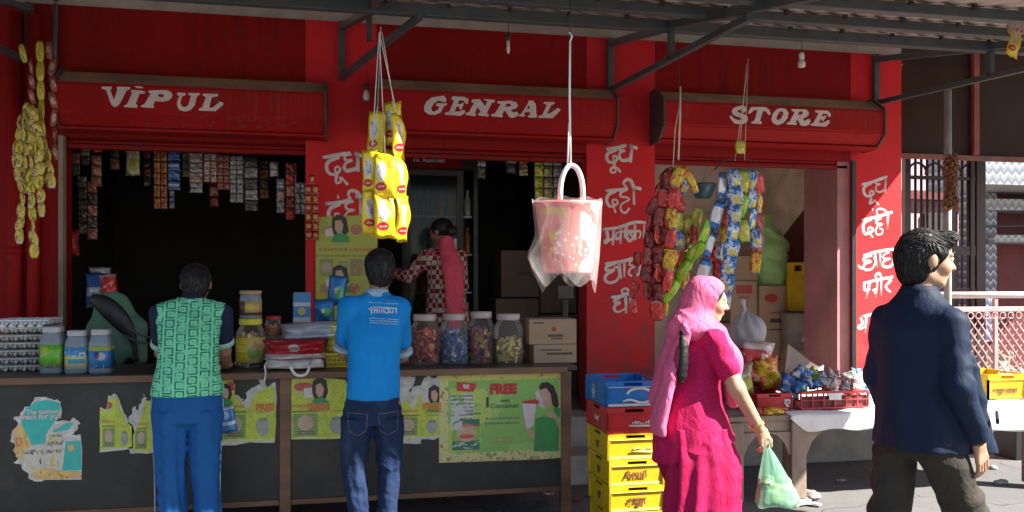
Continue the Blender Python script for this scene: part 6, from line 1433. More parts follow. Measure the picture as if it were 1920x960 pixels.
# headscarf: over the head, round the neck, down the front and down the back
q = SD((-.34, -.36, .74), (.36, .36, 1.60), 0.006)
q.ell(T(0, -0.022, 0.036), [0.094, 0.112, 0.100], 0.02, Mh); q.cone(T(0, -0.055, -0.03), V3(0, -.015, 1.26), .090, .105, 0.04); q.ell(V3(0, .03, 1.262), (.168, .130, .062), 0.05)
q.cone(V3(.05, .11, 1.25), V3(.09, .170, 1.11), .062, .072, 0.04, sq=((0, 1, 0.3), 0.7)); q.cone(V3(.09, .170, 1.11), V3(.10, .175, .92), .074, .050, 0.03, sq=((0, 1, 0), 0.6))
q.ell(T(0, 0.125, -0.012), [0.30, 0.108, 0.110], 0, Mh, cut=True); q.ell(T(0, 0.150, 0.050), [0.30, 0.095, 0.085], 0, Mh, cut=True)
q.warp(wrinkle(28, 0.0055, 30, (.1, .75, .65), 5.0)); q.build('headscarf', M['dupatta'], g3)
q = SD((-.2, -.40, .66), (.30, .02, 1.30), 0.006)
q.cone(V3(.09, -.085, 1.25), V3(.07, -.16, 1.03), .050, .058, 0.03, sq=((0, 1, 0.2), 0.42)); q.cone(V3(.07, -.16, 1.03), V3(.06, -.215, .80), .066, .085, 0.03, sq=((0.15, 1, 0.2), 0.40))
q.cone(V3(-.06, -.08, 1.25), V3(-.02, -.19, .92), .05, .07, 0.03, sq=((0, 1, 0.2), 0.35)); q.plane((0, 0, .80), (0, 0.25, -1))
q.ell(V3(.115, -.115, 1.10), (.045, .045, .11), 0, None, True)
q.warp(wrinkle(29, 0.007, 30, (1, .4, .1), 6.0)); q.build('dupatta_tail', M['dupatta'], g3)
for kz in (0.030, 0.038):
    b = MB(); d = (J['elR']-J['wrR']).normalized(); c = J['wrR']+d*kz; u = d.orthogonal().normalized(); w_ = d.cross(u); b.tube([c+u*0.033*cos(t)+w_*0.033*sin(t) for t in np.linspace(0, 2*pi, 21)[:-1]], 0.0035, 6, closed=True); b.build('bangle', M['gold'], g3, True)
for S_ in 'LR':
    a = J['an'+S_]; b = MB(); b.lathe([(.036, -.09), (.04, -.08), (.038, -.07)], (a.x, a.y+.06, a.z), 16, sy=2.6); b.build('sandal', M['black'], g3, True)
# green bag held in the right hand (a thing of its own)
hw = g3.matrix_basis @ (J['wrR']+V3(.012, .035, -.085))
gb = empty('plastic_bag', hw, 'pale green translucent plastic bag with goods, held by the woman in magenta', 'bag')
M['bag_film'] = film('green_bag_film', (0.30, 0.60, 0.44), 0.50, 0.3, 0.45)
rows = []; NN = 36; hb = 0.285
for j in range(14):
    t = j/13; row = []
    for i in range(NN):
        a = 2*pi*i/NN; r = 0.012+0.105*t**0.85*(1-0.10*max(0, t-0.9)*10*0.3); fl = 1+0.10*sin(5*a+2)*(1-t*0.5)+0.05*sin(11*a+4*t)
        row.append((r*1.0*cos(a)*fl+0.055*t, r*0.55*sin(a)*fl, -0.005-t*hb-0.008*sin(4*a)*t))
    rows.append(row)
b = MB(); V = b.grid(rows, wrap=True); b.bm.faces.new(V[-1]); b.build('film', M['bag_film'], gb, True)
b = MB(); b.tube([(-.012, 0, -.01), (-.014, -.004, .03), (0, -.006, .045), (.016, 0, .035), (.014, 0, -.01)], 0.005, 7); b.build('handle', M['bag_film'], gb, True)
q = SD((-.12, -.09, -hb), (.19, .09, -.10), 0.006); q.ell((.03, 0, -.235), (.085, .04, .045)); q.ell((.09, .01, -.205), (.045, .035, .06)); q.ell((.0, 0, -.19), (.04, .035, .05)); q.warp(wrinkle(31, .006, 40)); q.plane((0, 0, -.276), (0, 0, -1))
q.build('goods', prints('bagged_goods', (0.20, 0.36, 0.16), [('blobs', 4, 0.55, (0.42, 0.45, 0.16)), ('spots', 5, 0.25, (0.04, 0.20, 0.12))], 0.5), gb)

# ---- man in the navy jacket
M['jacket'] = cloth('navy_wool_jacket', (0.0065, 0.0145, 0.036), 0.62, 0.12, 6, 0.45); M['khaki'] = cloth('grey_brown_trousers', (0.040, 0.035, 0.029), 0.8, 0.15, 8, 0.9); M['cuff'] = cloth('brown_knit_cuff', (0.10, 0.045, 0.035))
g4 = person(1722, 2.87, radians(73), 'young man in a navy jacket and brown trousers walking to the right')
J = dict(pelvis=V3(0, 0, .92), chest=V3(0, .0, 1.24), neck=V3(0, .005, 1.45), head=V3(.012, .035, 1.585), shL=V3(-.158, -.005, 1.375), shR=V3(.158, -.01, 1.37), elL=V3(-.185, -.0, 1.10), elR=V3(.195, -.04, 1.10), wrL=V3(-.18, .10, .88), wrR=V3(.195, .08, .885),
  hipL=V3(-.09, 0, .88), hipR=V3(.09, 0, .88), knL=V3(-.10, -.06, .48), knR=V3(.10, .18, .54), anL=V3(-.10, -.30, .16), anR=V3(.09, .10, .12))
T, Mh = body(g4, M['skinB'], J, 1.0, (radians(31), 0.10, 0), arms=(0.030, 0.032, 0.026), hands=[(J['wrR'], (0.03, 0.30, -0.95), (0.97, 0.05, 0.1), (-0.05, 0.95, 0.30), 0.42, 1.0, 0.0, 0.5), (J['wrL'], (0.2, 0.5, -0.8), (-0.95, 0, 0), (0, 0.8, 0.5), 0.4, 1.0)])
hair_short(g4, T, Mh, 1.05, h=0.0045, sweep=1.0, seed=9, low=-0.095); add_strands(g4, T, Mh, 1.05, 900, 0.055, 3, 0.0022, Mh @ V3(.45, 1, -.1), 0.14)
fj = folds(33, 0.010, (3, 5, 9), 8, .84, 1.3)
q = SD((-.40, -.30, .76), (.40, .42, 1.54), 0.006)
q.loft([(.80, .0, .025, .190, .195), (.92, 0, .018, .178, .175), (1.08, 0, .008, .160, .148), (1.20, 0, .0, .166, .138), (1.32, 0, -.005, .178, .124), (1.39, 0, -.005, .155, .098), (1.44, 0, 0, .095, .078), (1.475, 0, .005, .070, .070)], 0.02, fj)
q.cone(V3(.11, .12, 1.18), V3(.14, .19, .82), .055, .062, 0.05, sq=((1, -.6, 0), 0.6)); q.cone(V3(-.10, .13, 1.15), V3(-.10, .17, .86), .07, .08, 0.04, sq=((0, 1, 0), 0.5))
q.plane((0, 0, .835), (0.0, -.06, -1))
for S_, sx in (('L', -1), ('R', 1)):
    a, e, w_ = J['sh'+S_], J['el'+S_], J['wr'+S_]; q.cone(a+V3(-sx*.016, 0, -.030), e, .062, .055, 0.03); q.cone(e, e.lerp(w_, 0.86), .057, .048, 0.02)
wa, wb = wrinkle(34, 0.0030, 15, (.6, .6, .7)), wrinkle(35, 0.0046, 22, (.2, .35, 1))
q.warp(lambda X, Y, Z: np.where(np.abs(X) > .15, wb(X, Y, Z), wa(X, Y, Z))); q.build('jacket', M['jacket'], g4)
b = MB(); b.tube([V3(0, .002, 1.445), V3(0, .004, 1.487)], [0.080, 0.066], 22); b.build('collar', M['jacket'], g4, True)
for S_ in 'LR':
    e, w_ = J['el'+S_], J['wr'+S_]; d = (w_-e).normalized(); b = MB(); b.tube([e.lerp(w_, .85), e.lerp(w_, .98)], [0.044, 0.040], 18); b.build('cuff', M['cuff'], g4, True)
b = MB(); c = V3(.175, .255, .98); b.box((-.045, -.006, -.012), (.045, .006, .012), 0.004, M=Matrix.Translation(V3(.19, .215, .965)) @ Matrix.Rotation(-1.0, 4, 'Z') @ Matrix.Rotation(0.25, 4, 'Y')); b.build('pocket_flap', M['navy'], g4)
q = SD((-.3, -.45, .04), (.32, .42, .98), 0.007)
q.loft([(.80, 0, .0, .160, .120), (.88, 0, .0, .160, .12), (.96, 0, 0, .15, .11)], 0.03)
for S_ in 'LR':
    hp_, kn, an = J['hip'+S_], J['kn'+S_], J['an'+S_]; q.cone(hp_+V3(0, 0, -.05), kn, .085, .078, 0.04); q.cone(kn, an, .079, .066, 0.03)
q.warp(wrinkle(36, 0.008, 24, (.2, -.6, 1))); q.build('trousers', M['khaki'], g4)
for S_ in 'LR':
    a = J['an'+S_]; b = MB(); b.lathe([(.042, -.10), (.05, -.09), (.046, -.05), (.036, -.005)], (a.x, a.y+.05, a.z), 16, sy=2.3); b.build('shoe', M['black'], g4, True)

# ---- woman inside the shop, seen from behind
def check_x(g, v, col):
    ck = g.n('ShaderNodeTexChecker'); ck.inputs['Scale'].default_value = 26; g.l(v, ck.inputs['Vector']); ck.inputs[1].default_value = (0.16, 0.02, 0.025, 1); ck.inputs[2].default_value = (0.42, 0.34, 0.28, 1)
    n = g.noise(v, 9, 1); return g.mix(g.math('GREATER_THAN', n, 0.60), ck.outputs[0], (0.48, 0.05, 0.10))
M['checked'] = cloth('checked_kurta', (0.3, 0.2, 0.18), extra=check_x); M['pink_shawl'] = cloth('rose_dupatta', (0.62, 0.075, 0.12), 0.7, 0.15, 12, 0.9)
g5 = person(838, 6.62, radians(-28), 'woman in a checked kurta with a rose shawl down her back, inside the shop', z=ZF)
J = dict(pelvis=V3(0, 0, .88), chest=V3(0, .03, 1.16), neck=V3(0, .05, 1.34), head=V3(-.01, .075, 1.465), shL=V3(-.155, .04, 1.275), shR=V3(.155, .03, 1.275), elL=V3(-.27, .17, 1.10), elR=V3(.21, .08, 1.02), wrL=V3(-.33, .38, 1.14), wrR=V3(.16, .28, .96),
  hipL=V3(-.08, 0, .82), hipR=V3(.08, 0, .82), knL=V3(-.08, .03, .46), knR=V3(.08, .03, .46), anL=V3(-.08, 0, .09), anR=V3(.08, 0, .09))
T, Mh = body(g5, M['skinA'], J, 0.97, (-0.35, 0.18, 0), hands=[(J['wrL'], (-0.2, 0.95, 0.1), (0, -0.1, 1), (0.9, 0.3, 0), 0.4, 0.95), (J['wrR'], (-0.5, 0.8, -0.1), (0, 0, 1), (-0.9, -0.4, 0), 0.4, 0.95)], h=0.008)
q = SD(T(0, -.03, 0.02)-V3(.19, .20, .19), T(0, -.03, 0.02)+V3(.19, .19, .19), 0.006)
q.ell(T(0, -0.018, 0.038), [0.085, 0.100, 0.088], 0.02, Mh); q.ell(T(0, -0.112, -0.005), [0.058, 0.048, 0.052], 0.015, Mh); q.plane(T(0, 0.05, 0.045), Mh @ V3(0, 1, -0.5)); q.plane(T(0, 0, -0.055), Mh @ V3(0, 0.3, -1)); q.build('hair', M['hair'], g5)
q = SD((-.42, -.28, .40), (.34, .46, 1.40), 0.008)
q.loft([(.44, 0, 0, .22, .19), (.70, 0, 0, .195, .16), (.92, 0, .005, .175, .14), (1.06, 0, .02, .158, .118), (1.16, 0, .035, .165, .125), (1.25, 0, .038, .160, .105), (1.31, 0, .045, .10, .08), (1.36, 0, .05, .062, .06)], 0.02, folds(43, 0.010, (4, 7), 7, .5, 1.1))
for S_ in 'LR':
    a, e, w_ = J['sh'+S_], J['el'+S_], J['wr'+S_]; q.cone(a, e, .062, .054, 0.03); q.cone(e, e.lerp(w_, 0.55), .055, .05, 0.02)
q.build('kurta', M['checked'], g5)
q = SD((-.26, -.30, .60), (.26, .2, 1.44), 0.007)
q.cone(V3(-.015, -.015, 1.37), V3(-.005, -.095, 1.16), .072, .098, 0.03, sq=((0, 1, 0.3), 0.55)); q.cone(V3(-.005, -.10, 1.16), V3(-.03, -.165, .72), .098, .080, 0.03, sq=((0, 1, 0), 0.40)); q.plane((0, 0, .66), (0, 0, -1))
q.warp(wrinkle(46, 0.006, 30, (1, .2, .1), 6.0)); q.build('shawl', M['pink_shawl'], g5)
q = SD((-.26, -.26, .02), (.26, .26, .80), 0.009)
for sx in (-1, 1): q.loft([(.06, sx*.08, 0, .075, .08), (.40, sx*.085, 0, .10, .11), (.76, sx*.08, 0, .11, .13)], 0.03, folds(47+sx, 0.01))
q.build('salwar', M['checked'], g5)
# ------------------------------------------------------------------ stacked delivery crates
def crate_mats(key, c):
    M['cr_'+key] = mat(key+'_crate_plastic', c, 0.42, 0.14, 7, 0.05, 60, dirt=tuple(x*0.45 for x in c), dirt_amt=0.35, dscale=6)
crate_mats('blue', (0.012, 0.16, 0.50)); crate_mats('red', (0.50, 0.025, 0.03)); crate_mats('yellow', (0.60, 0.40, 0.012))
M['cr_white'] = mat('white_moulded_print', (0.60, 0.60, 0.58), 0.5, 0.15, 20); M['cr_brown'] = mat('brown_moulded_print', (0.16, 0.06, 0.02), 0.6, 0.2, 20); M['cr_lime'] = mat('lime_worn_edge', (0.55, 0.58, 0.16), 0.5, 0.15, 12)
def crate(key, w, d, h, loc, rz, label, words=(), emblem=None, group=None, rim=None, tilt=None):
    o = empty('crate', loc, label, 'crate', group, rz)
    if tilt: o.rotation_euler = tilt
    b = MB(); t = 0.006; i = 0.012                        # walls lean in a little towards the foot
    for (p0, p1, n) in (((-w/2, -d/2), (w/2, -d/2), (0, -1)), ((w/2, d/2), (-w/2, d/2), (0, 1)), ((-w/2, d/2), (-w/2, -d/2), (-1, 0)), ((w/2, -d/2), (w/2, d/2), (1, 0))):
        a = Vector((p0[0], p0[1], 0)); c = Vector((p1[0], p1[1], 0)); nn = Vector((n[0], n[1], 0))
        lo = 0.006; A0, C0 = a-nn*i, c-nn*i; e = (c-a).normalized()
        A0 += e*i; C0 -= e*i
        up = Vector((0, 0, h)); mid = Vector((0, 0, h*0.78))
        # below the rim the wall; the rim stands proud and has a hand hole
        b.poly([A0+Vector((0, 0, lo)), C0+Vector((0, 0, lo)), c-nn*0.004+mid, a-nn*0.004+mid, A0+Vector((0, 0, lo))-nn*t, C0+Vector((0, 0, lo))-nn*t, c-nn*(0.004+t)+mid, a-nn*(0.004+t)+mid], [(0, 1, 2, 3), (5, 4, 7, 6), (0, 4, 5, 1), (1, 5, 6, 2), (3, 2, 6, 7), (0, 3, 7, 4)])
        L = (c-a).length
        for u0, u1, z0, z1 in ((0.0, 0.33, 0.78, 1.0), (0.67, 1.0, 0.78, 1.0), (0.33, 0.67, 0.78, 0.82), (0.33, 0.67, 0.94, 1.0)):
            q = a+e*L*u0; r = a+e*L*u1; Mx = Matrix((e, nn, Vector((0, 0, 1)))).transposed().to_4x4(); Mx.translation = q
            b.box((0.0, -0.010, h*z0+0.0006), ((r-q).length, 0.002, h*z1), 0.0, M=Mx)
        for u in (0.0, 1.0):                                # corner ribs
            q = a+e*L*u; Mx = Matrix((e, nn, Vector((0, 0, 1)))).transposed().to_4x4(); Mx.translation = q
            b.box((-0.010 if u else -0.004, -0.012, 0.0), (0.004 if u else 0.010, 0.004, h*0.78), 0.0, M=Mx)
    b.box((-w/2+i, -d/2+i, 0.0), (w/2-i, d/2-i, 0.006))
    b.build('shell', M['cr_'+key], o)
    b = MB(); b.box((-w/2+0.012, -d/2-0.0065, h*0.76), (w/2-0.012, -d/2+0.001, h*0.785), 0.001); b.box((-w/2+0.014, -d/2-0.002+i*0.8, 0.004), (w/2-0.014, -d/2+0.004+i*0.8, h*0.13), 0.001); b.build('rib', M[rim or 'cr_'+key], o)
    for txt, size, x, z, m, side in words:
        yy = -d/2+i*(1-z/0.78)-0.0045
        if side == 'f': put_text('lettering', txt, size, FACE(w*x, yy, h*z), M[m], o, 0.002)
        else: put_text('lettering', txt, size, Matrix.Translation((-w/2+i*(1-z/0.78)-0.0045, d*x, h*z)) @ Matrix.Rotation(-pi/2, 4, 'Z') @ Matrix.Rotation(pi/2, 4, 'X'), M[m], o, 0.002)
    if emblem:
        m, kind = emblem; b = MB(); x0 = w*0.12; yy = -d/2+i*0.45-0.003
        if kind == 'drop':
            pts = [(0.075*cos(t), 0.038*sin(t)+0.01) for t in np.linspace(0.3, pi-0.1, 12)]
            b.tube([Vector((x0+p[0], yy, h*0.40+p[1])) for p in pts], 0.008, 8, flat=(Vector((0, 1, 0)), 0.3)); b.tube([Vector((x0-0.10+0.2*k/8, yy, h*0.22+0.010*sin(k))) for k in range(9)], 0.007, 8, flat=(Vector((0, 1, 0)), 0.3))
            b.build('emblem', M[m], o, True); b = MB(); b.tube([Vector((-w/2+i*0.45-0.004, d*0.12+0.028*cos(t), h*0.45+0.040*sin(t))) for t in np.linspace(0, 2*pi, 15)[:-1]], 0.005, 6, flat=(Vector((1, 0, 0)), 0.3), closed=True)
            b.tube([Vector((-w/2+i*0.45-0.004, d*0.12, h*0.45-0.018)), Vector((-w/2+i*0.45-0.004, d*0.12, h*0.45+0.016))], [0.012, 0.004], 6, flat=(Vector((1, 0, 0)), 0.3))
        else:
            for k in range(7): b.tube([Vector((x0-0.05+0.016*k, yy, h*0.36)), Vector((x0-0.045+0.016*k, yy, h*(0.44+0.05*sin(k*1.3))))], 0.006, 6, flat=(Vector((0, 1, 0)), 0.3))
            b.tube([Vector((x0-0.07, yy, h*0.30)), Vector((x0+0.07, yy, h*0.28))], 0.006, 6, flat=(Vector((0, 1, 0)), 0.3))
        b.build('emblem', M[m], o, True)
    return o
GC = 'delivery crates stacked beside the counter'
YK = 4.38; ka = at(1143, 960, YK); cw, cdp, ch = 0.345, 0.40, 0.150
kc = Vector((ka.x+cw/2, YK+cdp/2, 0.0))
zz = 0.03
stk = [('yellow', 'yellow crate at the foot of the stack', [('अमूल', 0.05, 0.0, 0.40, 'cr_brown', 'f'), ('दूध', 0.045, 0.0, 0.42, 'cr_brown', 's')], None),
 ('yellow', 'yellow crate second from the ground with brown Hindi lettering', [('अमूल', 0.055, -0.02, 0.40, 'cr_brown', 'f'), ('दूध', 0.045, 0.0, 0.42, 'cr_brown', 's')], None),
 ('yellow', 'yellow crate printed Amul in brown letters', [('Amul', 0.062, -0.02, 0.44, 'cr_brown', 'f'), ('दूध', 0.045, 0.0, 0.42, 'cr_brown', 's')], None),
 ('yellow', 'topmost yellow crate, directly under the red crate', [('दूध', 0.045, 0.0, 0.42, 'cr_brown', 's')], ('cr_lime', 'bars')),
 ('red', 'red crate between the blue crate and the yellow crates', [('Amul', 0.035, 0.0, 0.45, 'cr_white', 's')], ('cr_white', 'bars')),
 ('blue', 'blue crate with a white drop emblem on top of the stack', [], ('cr_white', 'drop'))]
for i, (k, lb, wd, em) in enumerate(stk):
    crate(k, cw-0.008*i*0.5, cdp, ch, (kc.x+R.uniform(-.004, .004)-0.006*i, kc.y+R.uniform(-.004, .004), zz+ch*1.005*i), R.uniform(-.015, .015), lb, wd, em, GC, rim={'yellow': 'cr_lime', 'blue': 'cr_white', 'red': 'cr_red'}[k])
b = MB(); b.box((-.16, -.18, 0), (.16, .18, 0.028), 0.004); o = b.build('plank', M['wood_pale']); o.location = (kc.x, kc.y, 0.001); tag(o, 'old plank under the stack of delivery crates', 'plank')

# ------------------------------------------------------------------ the table with a white cloth
YT = 4.97; tx0 = at(1366, 790, YT).x; tx1 = 5.0; ZT_ = 0.60; ty1 = 5.92
tb = empty('low_table', ((tx0+tx1)/2, YT, 0), 'weathered wooden table with bracketed legs in front of the third opening', 'table'); ox = tb.location.x
b = MB(); b.box((tx0-ox, 0.0, ZT_-0.035), (tx1-ox, ty1-YT, ZT_), 0.006); b.build('table_top', M['wood_pale'], tb)
b = MB(); b.box((tx0-ox+0.02, 0.02, ZT_-0.11), (tx1-ox-0.02, 0.05, ZT_-0.036), 0.003); b.box((tx0-ox+0.02, ty1-YT-0.05, ZT_-0.11), (tx1-ox-0.02, ty1-YT-0.02, ZT_-0.036), 0.003); b.build('apron', M['wood_pale'], tb)
lx = at(1497, 860, YT).x-ox
for x in (tx0-ox+0.05, lx, tx1-ox-0.12):
    for y in (0.0, ty1-YT-0.09):
        b = MB(); b.box((x-0.05, y+0.055, 0.03), (x+0.05, y+0.135, ZT_-0.036) if False else (x+0.05, y+0.125, ZT_-0.036), 0.006)
        if y == 0.0: b.box((x-0.055, y-0.012, 0.031), (x+0.055, y+0.0185, ZT_-0.04), 0.006)
        b.build('leg', M['wood_pale'], tb)
for x, s_ in ((tx0-ox+0.10, 1), (lx-0.055, -1), (lx+0.055, 1)):
    pts = [(x, 0.012, ZT_-0.112), (x+s_*0.17, 0.012, ZT_-0.112), (x+s_*0.10, 0.012, ZT_-0.135), (x+s_*0.045, 0.012, ZT_-0.19), (x+s_*0.012, 0.012, ZT_-0.27), (x, 0.012, ZT_-0.27)]
    b = MB(); b.prism(pts, (0, -0.01, 0), (0, 0.02, 0)); b.build('bracket', M['wood_pale'], tb)
stone(1490, YT+0.02, 0.16, 0.030, 'flat stone under the table leg beside the green bag')
stone(1515, YT+0.12, 0.10, 0.05, 'small pale stone lying behind the table leg')
# cloth: lies on the top and hangs over the front in a sagging hem
M['white_cloth'] = cloth('white_plastic_cloth', (0.72, 0.70, 0.68), 0.6, 0.05, 6, 0.5)
ca = at(1480, 775, YT).x; rows = []; nx = 70
for j in range(16):
    row = []
    for i in range(nx+1):
        u = i/nx; x = ca+(4.98-ca)*u; drop = 0.07+0.075*min(1, u*2.2)+0.025*sin(u*9+1)+0.012*sin(u*31)
        if u < 0.05: drop *= 0.35+13*u
        rip = 0.008*sin(u*55)+0.006*sin(u*23+1)
        if j < 7: row.append((x, ty1-(ty1-YT+0.012)*j/6, ZT_+0.004+0.004*sin(u*40+j*2)*(j > 0)))
        else:
            t = (j-6)/9; row.append((x+0.004*sin(j), YT-0.018-0.012*sin(t*1.5)+rip*t, ZT_+0.003-drop*t))
    rows.append(row)
b = MB(); b.grid(rows); o = b.build('table_cloth', M['white_cloth'], None, True); tag(o, 'sunlit white plastic cloth hanging over the front edge of the table', 'tablecloth')
sm = o.modifiers.new('thick', 'SOLIDIFY'); sm.thickness = 0.003
ZC2 = ZT_+0.012
# red open-work basket crate with packets
def work_crate(px0, px1, y, dep, label, key='red', h=0.125):
    a = on(px0, y, ZC2); c_ = on(px1, y, ZC2); w = (c_-a).x; o = empty('basket_crate', ((a.x+c_.x)/2, a.y, ZC2), label, 'crate')
    b = MB()
    def wall(p, q):
        p, q = Vector(p), Vector(q); L = (q-p).length; n = max(3, int(L/0.082))
        for z, th in ((0.006, 0.012), (h*0.5, 0.008), (h-0.009, 0.018)): b.bar(p+V3(0, 0, z), q+V3(0, 0, z), 0.010, th, 0.001)
        for i in range(n+1):
            s_ = p.lerp(q, i/n); b.bar(s_+V3(0, 0, 0.013), s_+V3(0, 0, h-0.019), 0.009, 0.009)
    wall((-w/2, 0, 0), (w/2, 0, 0)); wall((-w/2, dep, 0), (w/2, dep, 0)); wall((-w/2, 0.006, 0), (-w/2, dep-0.006, 0)); wall((w/2, 0.006, 0), (w/2, dep-0.006, 0)); b.box((-w/2, 0, 0), (w/2, dep, 0.004))
    b.build('frame', M['cr_'+key], o)
    b = MB(); b.box((-0.05, -0.009, h*0.5), (0.045, -0.006, h*0.88), 0.0005); b.build('label', M['cr_white'], o)
    b = MB(); b.box((-w/2+0.004, 0.012, 0.01), (w/2-0.004, 0.016, h*0.72)); b.build('liner', M['cr_dull'], o)
    return o, w
M['cr_dull'] = mat('dull_red_liner', (0.16, 0.03, 0.035), 0.7, 0.3, 9)
wc, ww = work_crate(1502, 1645, 768, 0.36, 'red open work crate heaped with small packets on the white cloth')
crate('red', 0.27, 0.34, 0.115, (at(1453, 760, wc.location.y).x, wc.location.y+0.18, ZC2), 0.02, 'solid red crate next to the open work crate, left of it', [('दूध', 0.06, 0.40, 0.45, 'cr_white', 'f')], None, None, 'cr_red')
GPK = 'small packets heaped in the red crates'
kinds = [('blue_packet', 'small blue packet heaped in the red open work crate'), ('blue_star', 'blue and white packet heaped in the red open work crate'), ('silver', 'silver grey packet heaped in the red open work crate'), ('red', 'red packet heaped in the red open work crate'), ('pink_white', 'pink and white packet heaped in the red open work crate'), ('green', 'green packet heaped in the red open work crate')]
order = [0, 0, 1, 0, 5, 2, 1, 4, 4, 3, 2, 3, 4, 2, 3, 2, 0, 1, 0, 5, 1, 2, 3, 4, 0, 3, 1, 2]
for i, k in enumerate(order):
    u = (i % 14)/13; row = i//14
    me = pack_mesh(kinds[k][0], 0.115, 0.085, 0.05, i % 3); o = bpy.data.objects.new('packet', me); COL.objects.link(o)
    o.location = wc.location+V3((-0.5+0.98*u)*ww*0.92+R.uniform(-.01, .01), 0.06+row*0.13+R.uniform(-.03, .04), 0.125+0.06*R.random()+0.03*row+0.04*math.exp(-((u-0.35)/0.25)**2)); o.rotation_euler = (R.uniform(-.9, .9), R.uniform(-.9, .9), R.uniform(-1.5, 1.5)); tag(o, kinds[k][1], 'packet', GPK)
pack(1452, 770, 52, 15, YT+0.03, 'yellow_red', 'yellow packet lying flat on the table corner before the solid red crate', 0.05, rx=0.0, seed=21)
pack(1578, 722, 60, 44, wc.location.y+.24, 'silver', 'large grey packet lying at the back of the heap in the open work crate', 0.08, rx=-.7, seed=26)
pack(1620, 716, 52, 50, wc.location.y+.22, 'blue_star', 'large blue and white packet at the right back of the heap, beside the man', 0.08, rx=-.5, ry=.2, seed=27)
pack(1440, 700, 50, 60, 5.36, 'yellow_red', 'yellow and red snack bag beside the white and red one', 0.10, ry=-.2, seed=28)
pack(1482, 724, 46, 40, wc.location.y+.10, 'blue', 'blue pouch leaning over the left end of the open work crate', 0.06, rx=-.5, ry=.5, seed=29)
pack(1415, 772, 40, 11, YT+0.05, 'red', 'flat red packet at the left end of the table', 0.05, seed=22)
# goods on and behind the table
M['film_white'] = film('frosted_bag_film', (0.46, 0.47, 0.50), 0.80, 0.3, 0.3)
def sack(name, lo, hi, build, m, label, loc, cat='bag', h=0.008):
    q = SD(lo, hi, h); build(q); o = q.build(name, m); o.location = loc; return tag(o, label, cat)
s_ = mpp(1405, 5.75)
def f(q):
    q.ell((0, 0, .13), (.145, .13, .14)); q.cone((-.02, 0, .25), (-.03, 0, .325), .035, .014, 0.05); q.cone((-.03, 0, .32), (-.045, 0, .36), .012, .03, 0.01, sq=((0, 1, 0), .5)); q.plane((0, 0, 0), (0, 0, -1))
    q.warp(lambda X, Y, Z: 0.006*np.sin(np.arctan2(Y, X)*9+Z*14)*np.clip(Z/.25, 0, 1)+0.004*np.sin(X*50+Z*40)*np.sin(Y*45))
base = carton(1368, 655, 1440, 770, 5.62, 0.22, 'plain carton on the table hidden under the knotted grey bag', 'card_dark', zfoot=ZC2)
sack('knotted_bag', (-.2, -.18, -.02), (.2, .18, .40), f, M['film_white'], 'knotted grey plastic bag standing high behind the woman in magenta', (at(1402, 655, 5.72).x, 5.73, at(1402, 657, 5.62).z+0.002))
pk_print('namkeen', (0.52, 0.05, 0.05), [('rect', 0, 1, 0.42, 0.5, (0.60, 0.46, 0.05)), ('blobs', 4, 0.55, (0.58, 0.50, 0.46)), ('rect', 0, 1, 0.0, 0.14, (0.45, 0.03, 0.03)), ('blobs', 9, 0.6, (0.5, 0.3, 0.06), 0, 1, 0, 0.4), ('rect', 0.0, 1, 0.82, 1, (0.56, 0.46, 0.44))])
pack(1418, 682, 68, 84, 5.42, 'namkeen', 'large red and white snack bag below the knotted grey bag', 0.14, seed=23, ry=0.08)
pack(1392, 715, 44, 70, 5.30, 'cream_green', 'crumpled pale bag beside the elbow of the woman in magenta', 0.10, seed=24)
M['cardpale'] = mat('pale_paper_flap', (0.62, 0.52, 0.42), 0.85, 0.15, 6, 0.1, 60)  # pale paper colour of the open flaps
fl = empty('paper_sack', (at(1500, 690, 5.60).x, 5.60, ZC2), 'open paper sack with pale flaps standing behind the red crates', 'sack')
def flap(P, name='flap', m='cardpale'):
    b = MB(); v = [at(x, y, 5.60+d)-fl.location for x, y, d in P]; b.prism(v, (0, 0, 0), (0, 0.004, 0)); b.build(name, M[m], fl)
flap([(1478, 645, 0.1), (1520, 678, -0.04), (1540, 690, -.02), (1490, 705, 0.0), (1470, 712, 0.03)]); flap([(1478, 645, 0.106), (1470, 712, 0.036), (1458, 700, 0.12), (1466, 665, 0.14)], m='card'); flap([(1500, 702, 0.02), (1545, 684, 0.0), (1540, 730, 0.03), (1502, 735, 0.03)], m='white_plastic')
crate('yellow', 0.34, 0.40, 0.19, (at(1893, 757, 5.25).x, 5.47, ZC2), 0.0, 'bright yellow crate on the table at the right edge, with brown lettering', [('अमूल ताज़ा', 0.052, -0.05, 0.32, 'cr_brown', 'f')], None, None, 'cr_yellow')
bx = on(1935, 862, 0.001); o = empty('black_box', bx, 'black box on the ground at the lower right edge', 'box'); b = MB(); b.box((-.16, 0, 0), (.2, .25, .29), 0.01); b.build('body', M['black'], o); b = MB(); b.box((-.165, -.004, .291), (.205, .254, .31), 0.006); b.build('lid', M['black'], o)
for k, (px, py) in enumerate(((1862, 880), (1871, 908), (1880, 907), (1768, 915))): 
    p = on(px, py, 0); q = SD((-.06, -.05, -.01), (.06, .05, .05), 0.006); q.ell((0, 0, .012), (.035, .028, .022)); q.warp(wrinkle(60+k, .006, 60)); q.plane((0, 0, 0), (0, 0, -1)); o = q.build('pebble', M['concrete']); o.location = (p.x, p.y, 0.001); tag(o, ['pebble nearest the jacket pocket of the man', 'left pebble of the pair on the sunlit ground', 'right pebble of the pair on the sunlit ground', 'pebble between the legs of the man in the jacket'][k], 'pebble', 'pebbles on the sunlit ground')

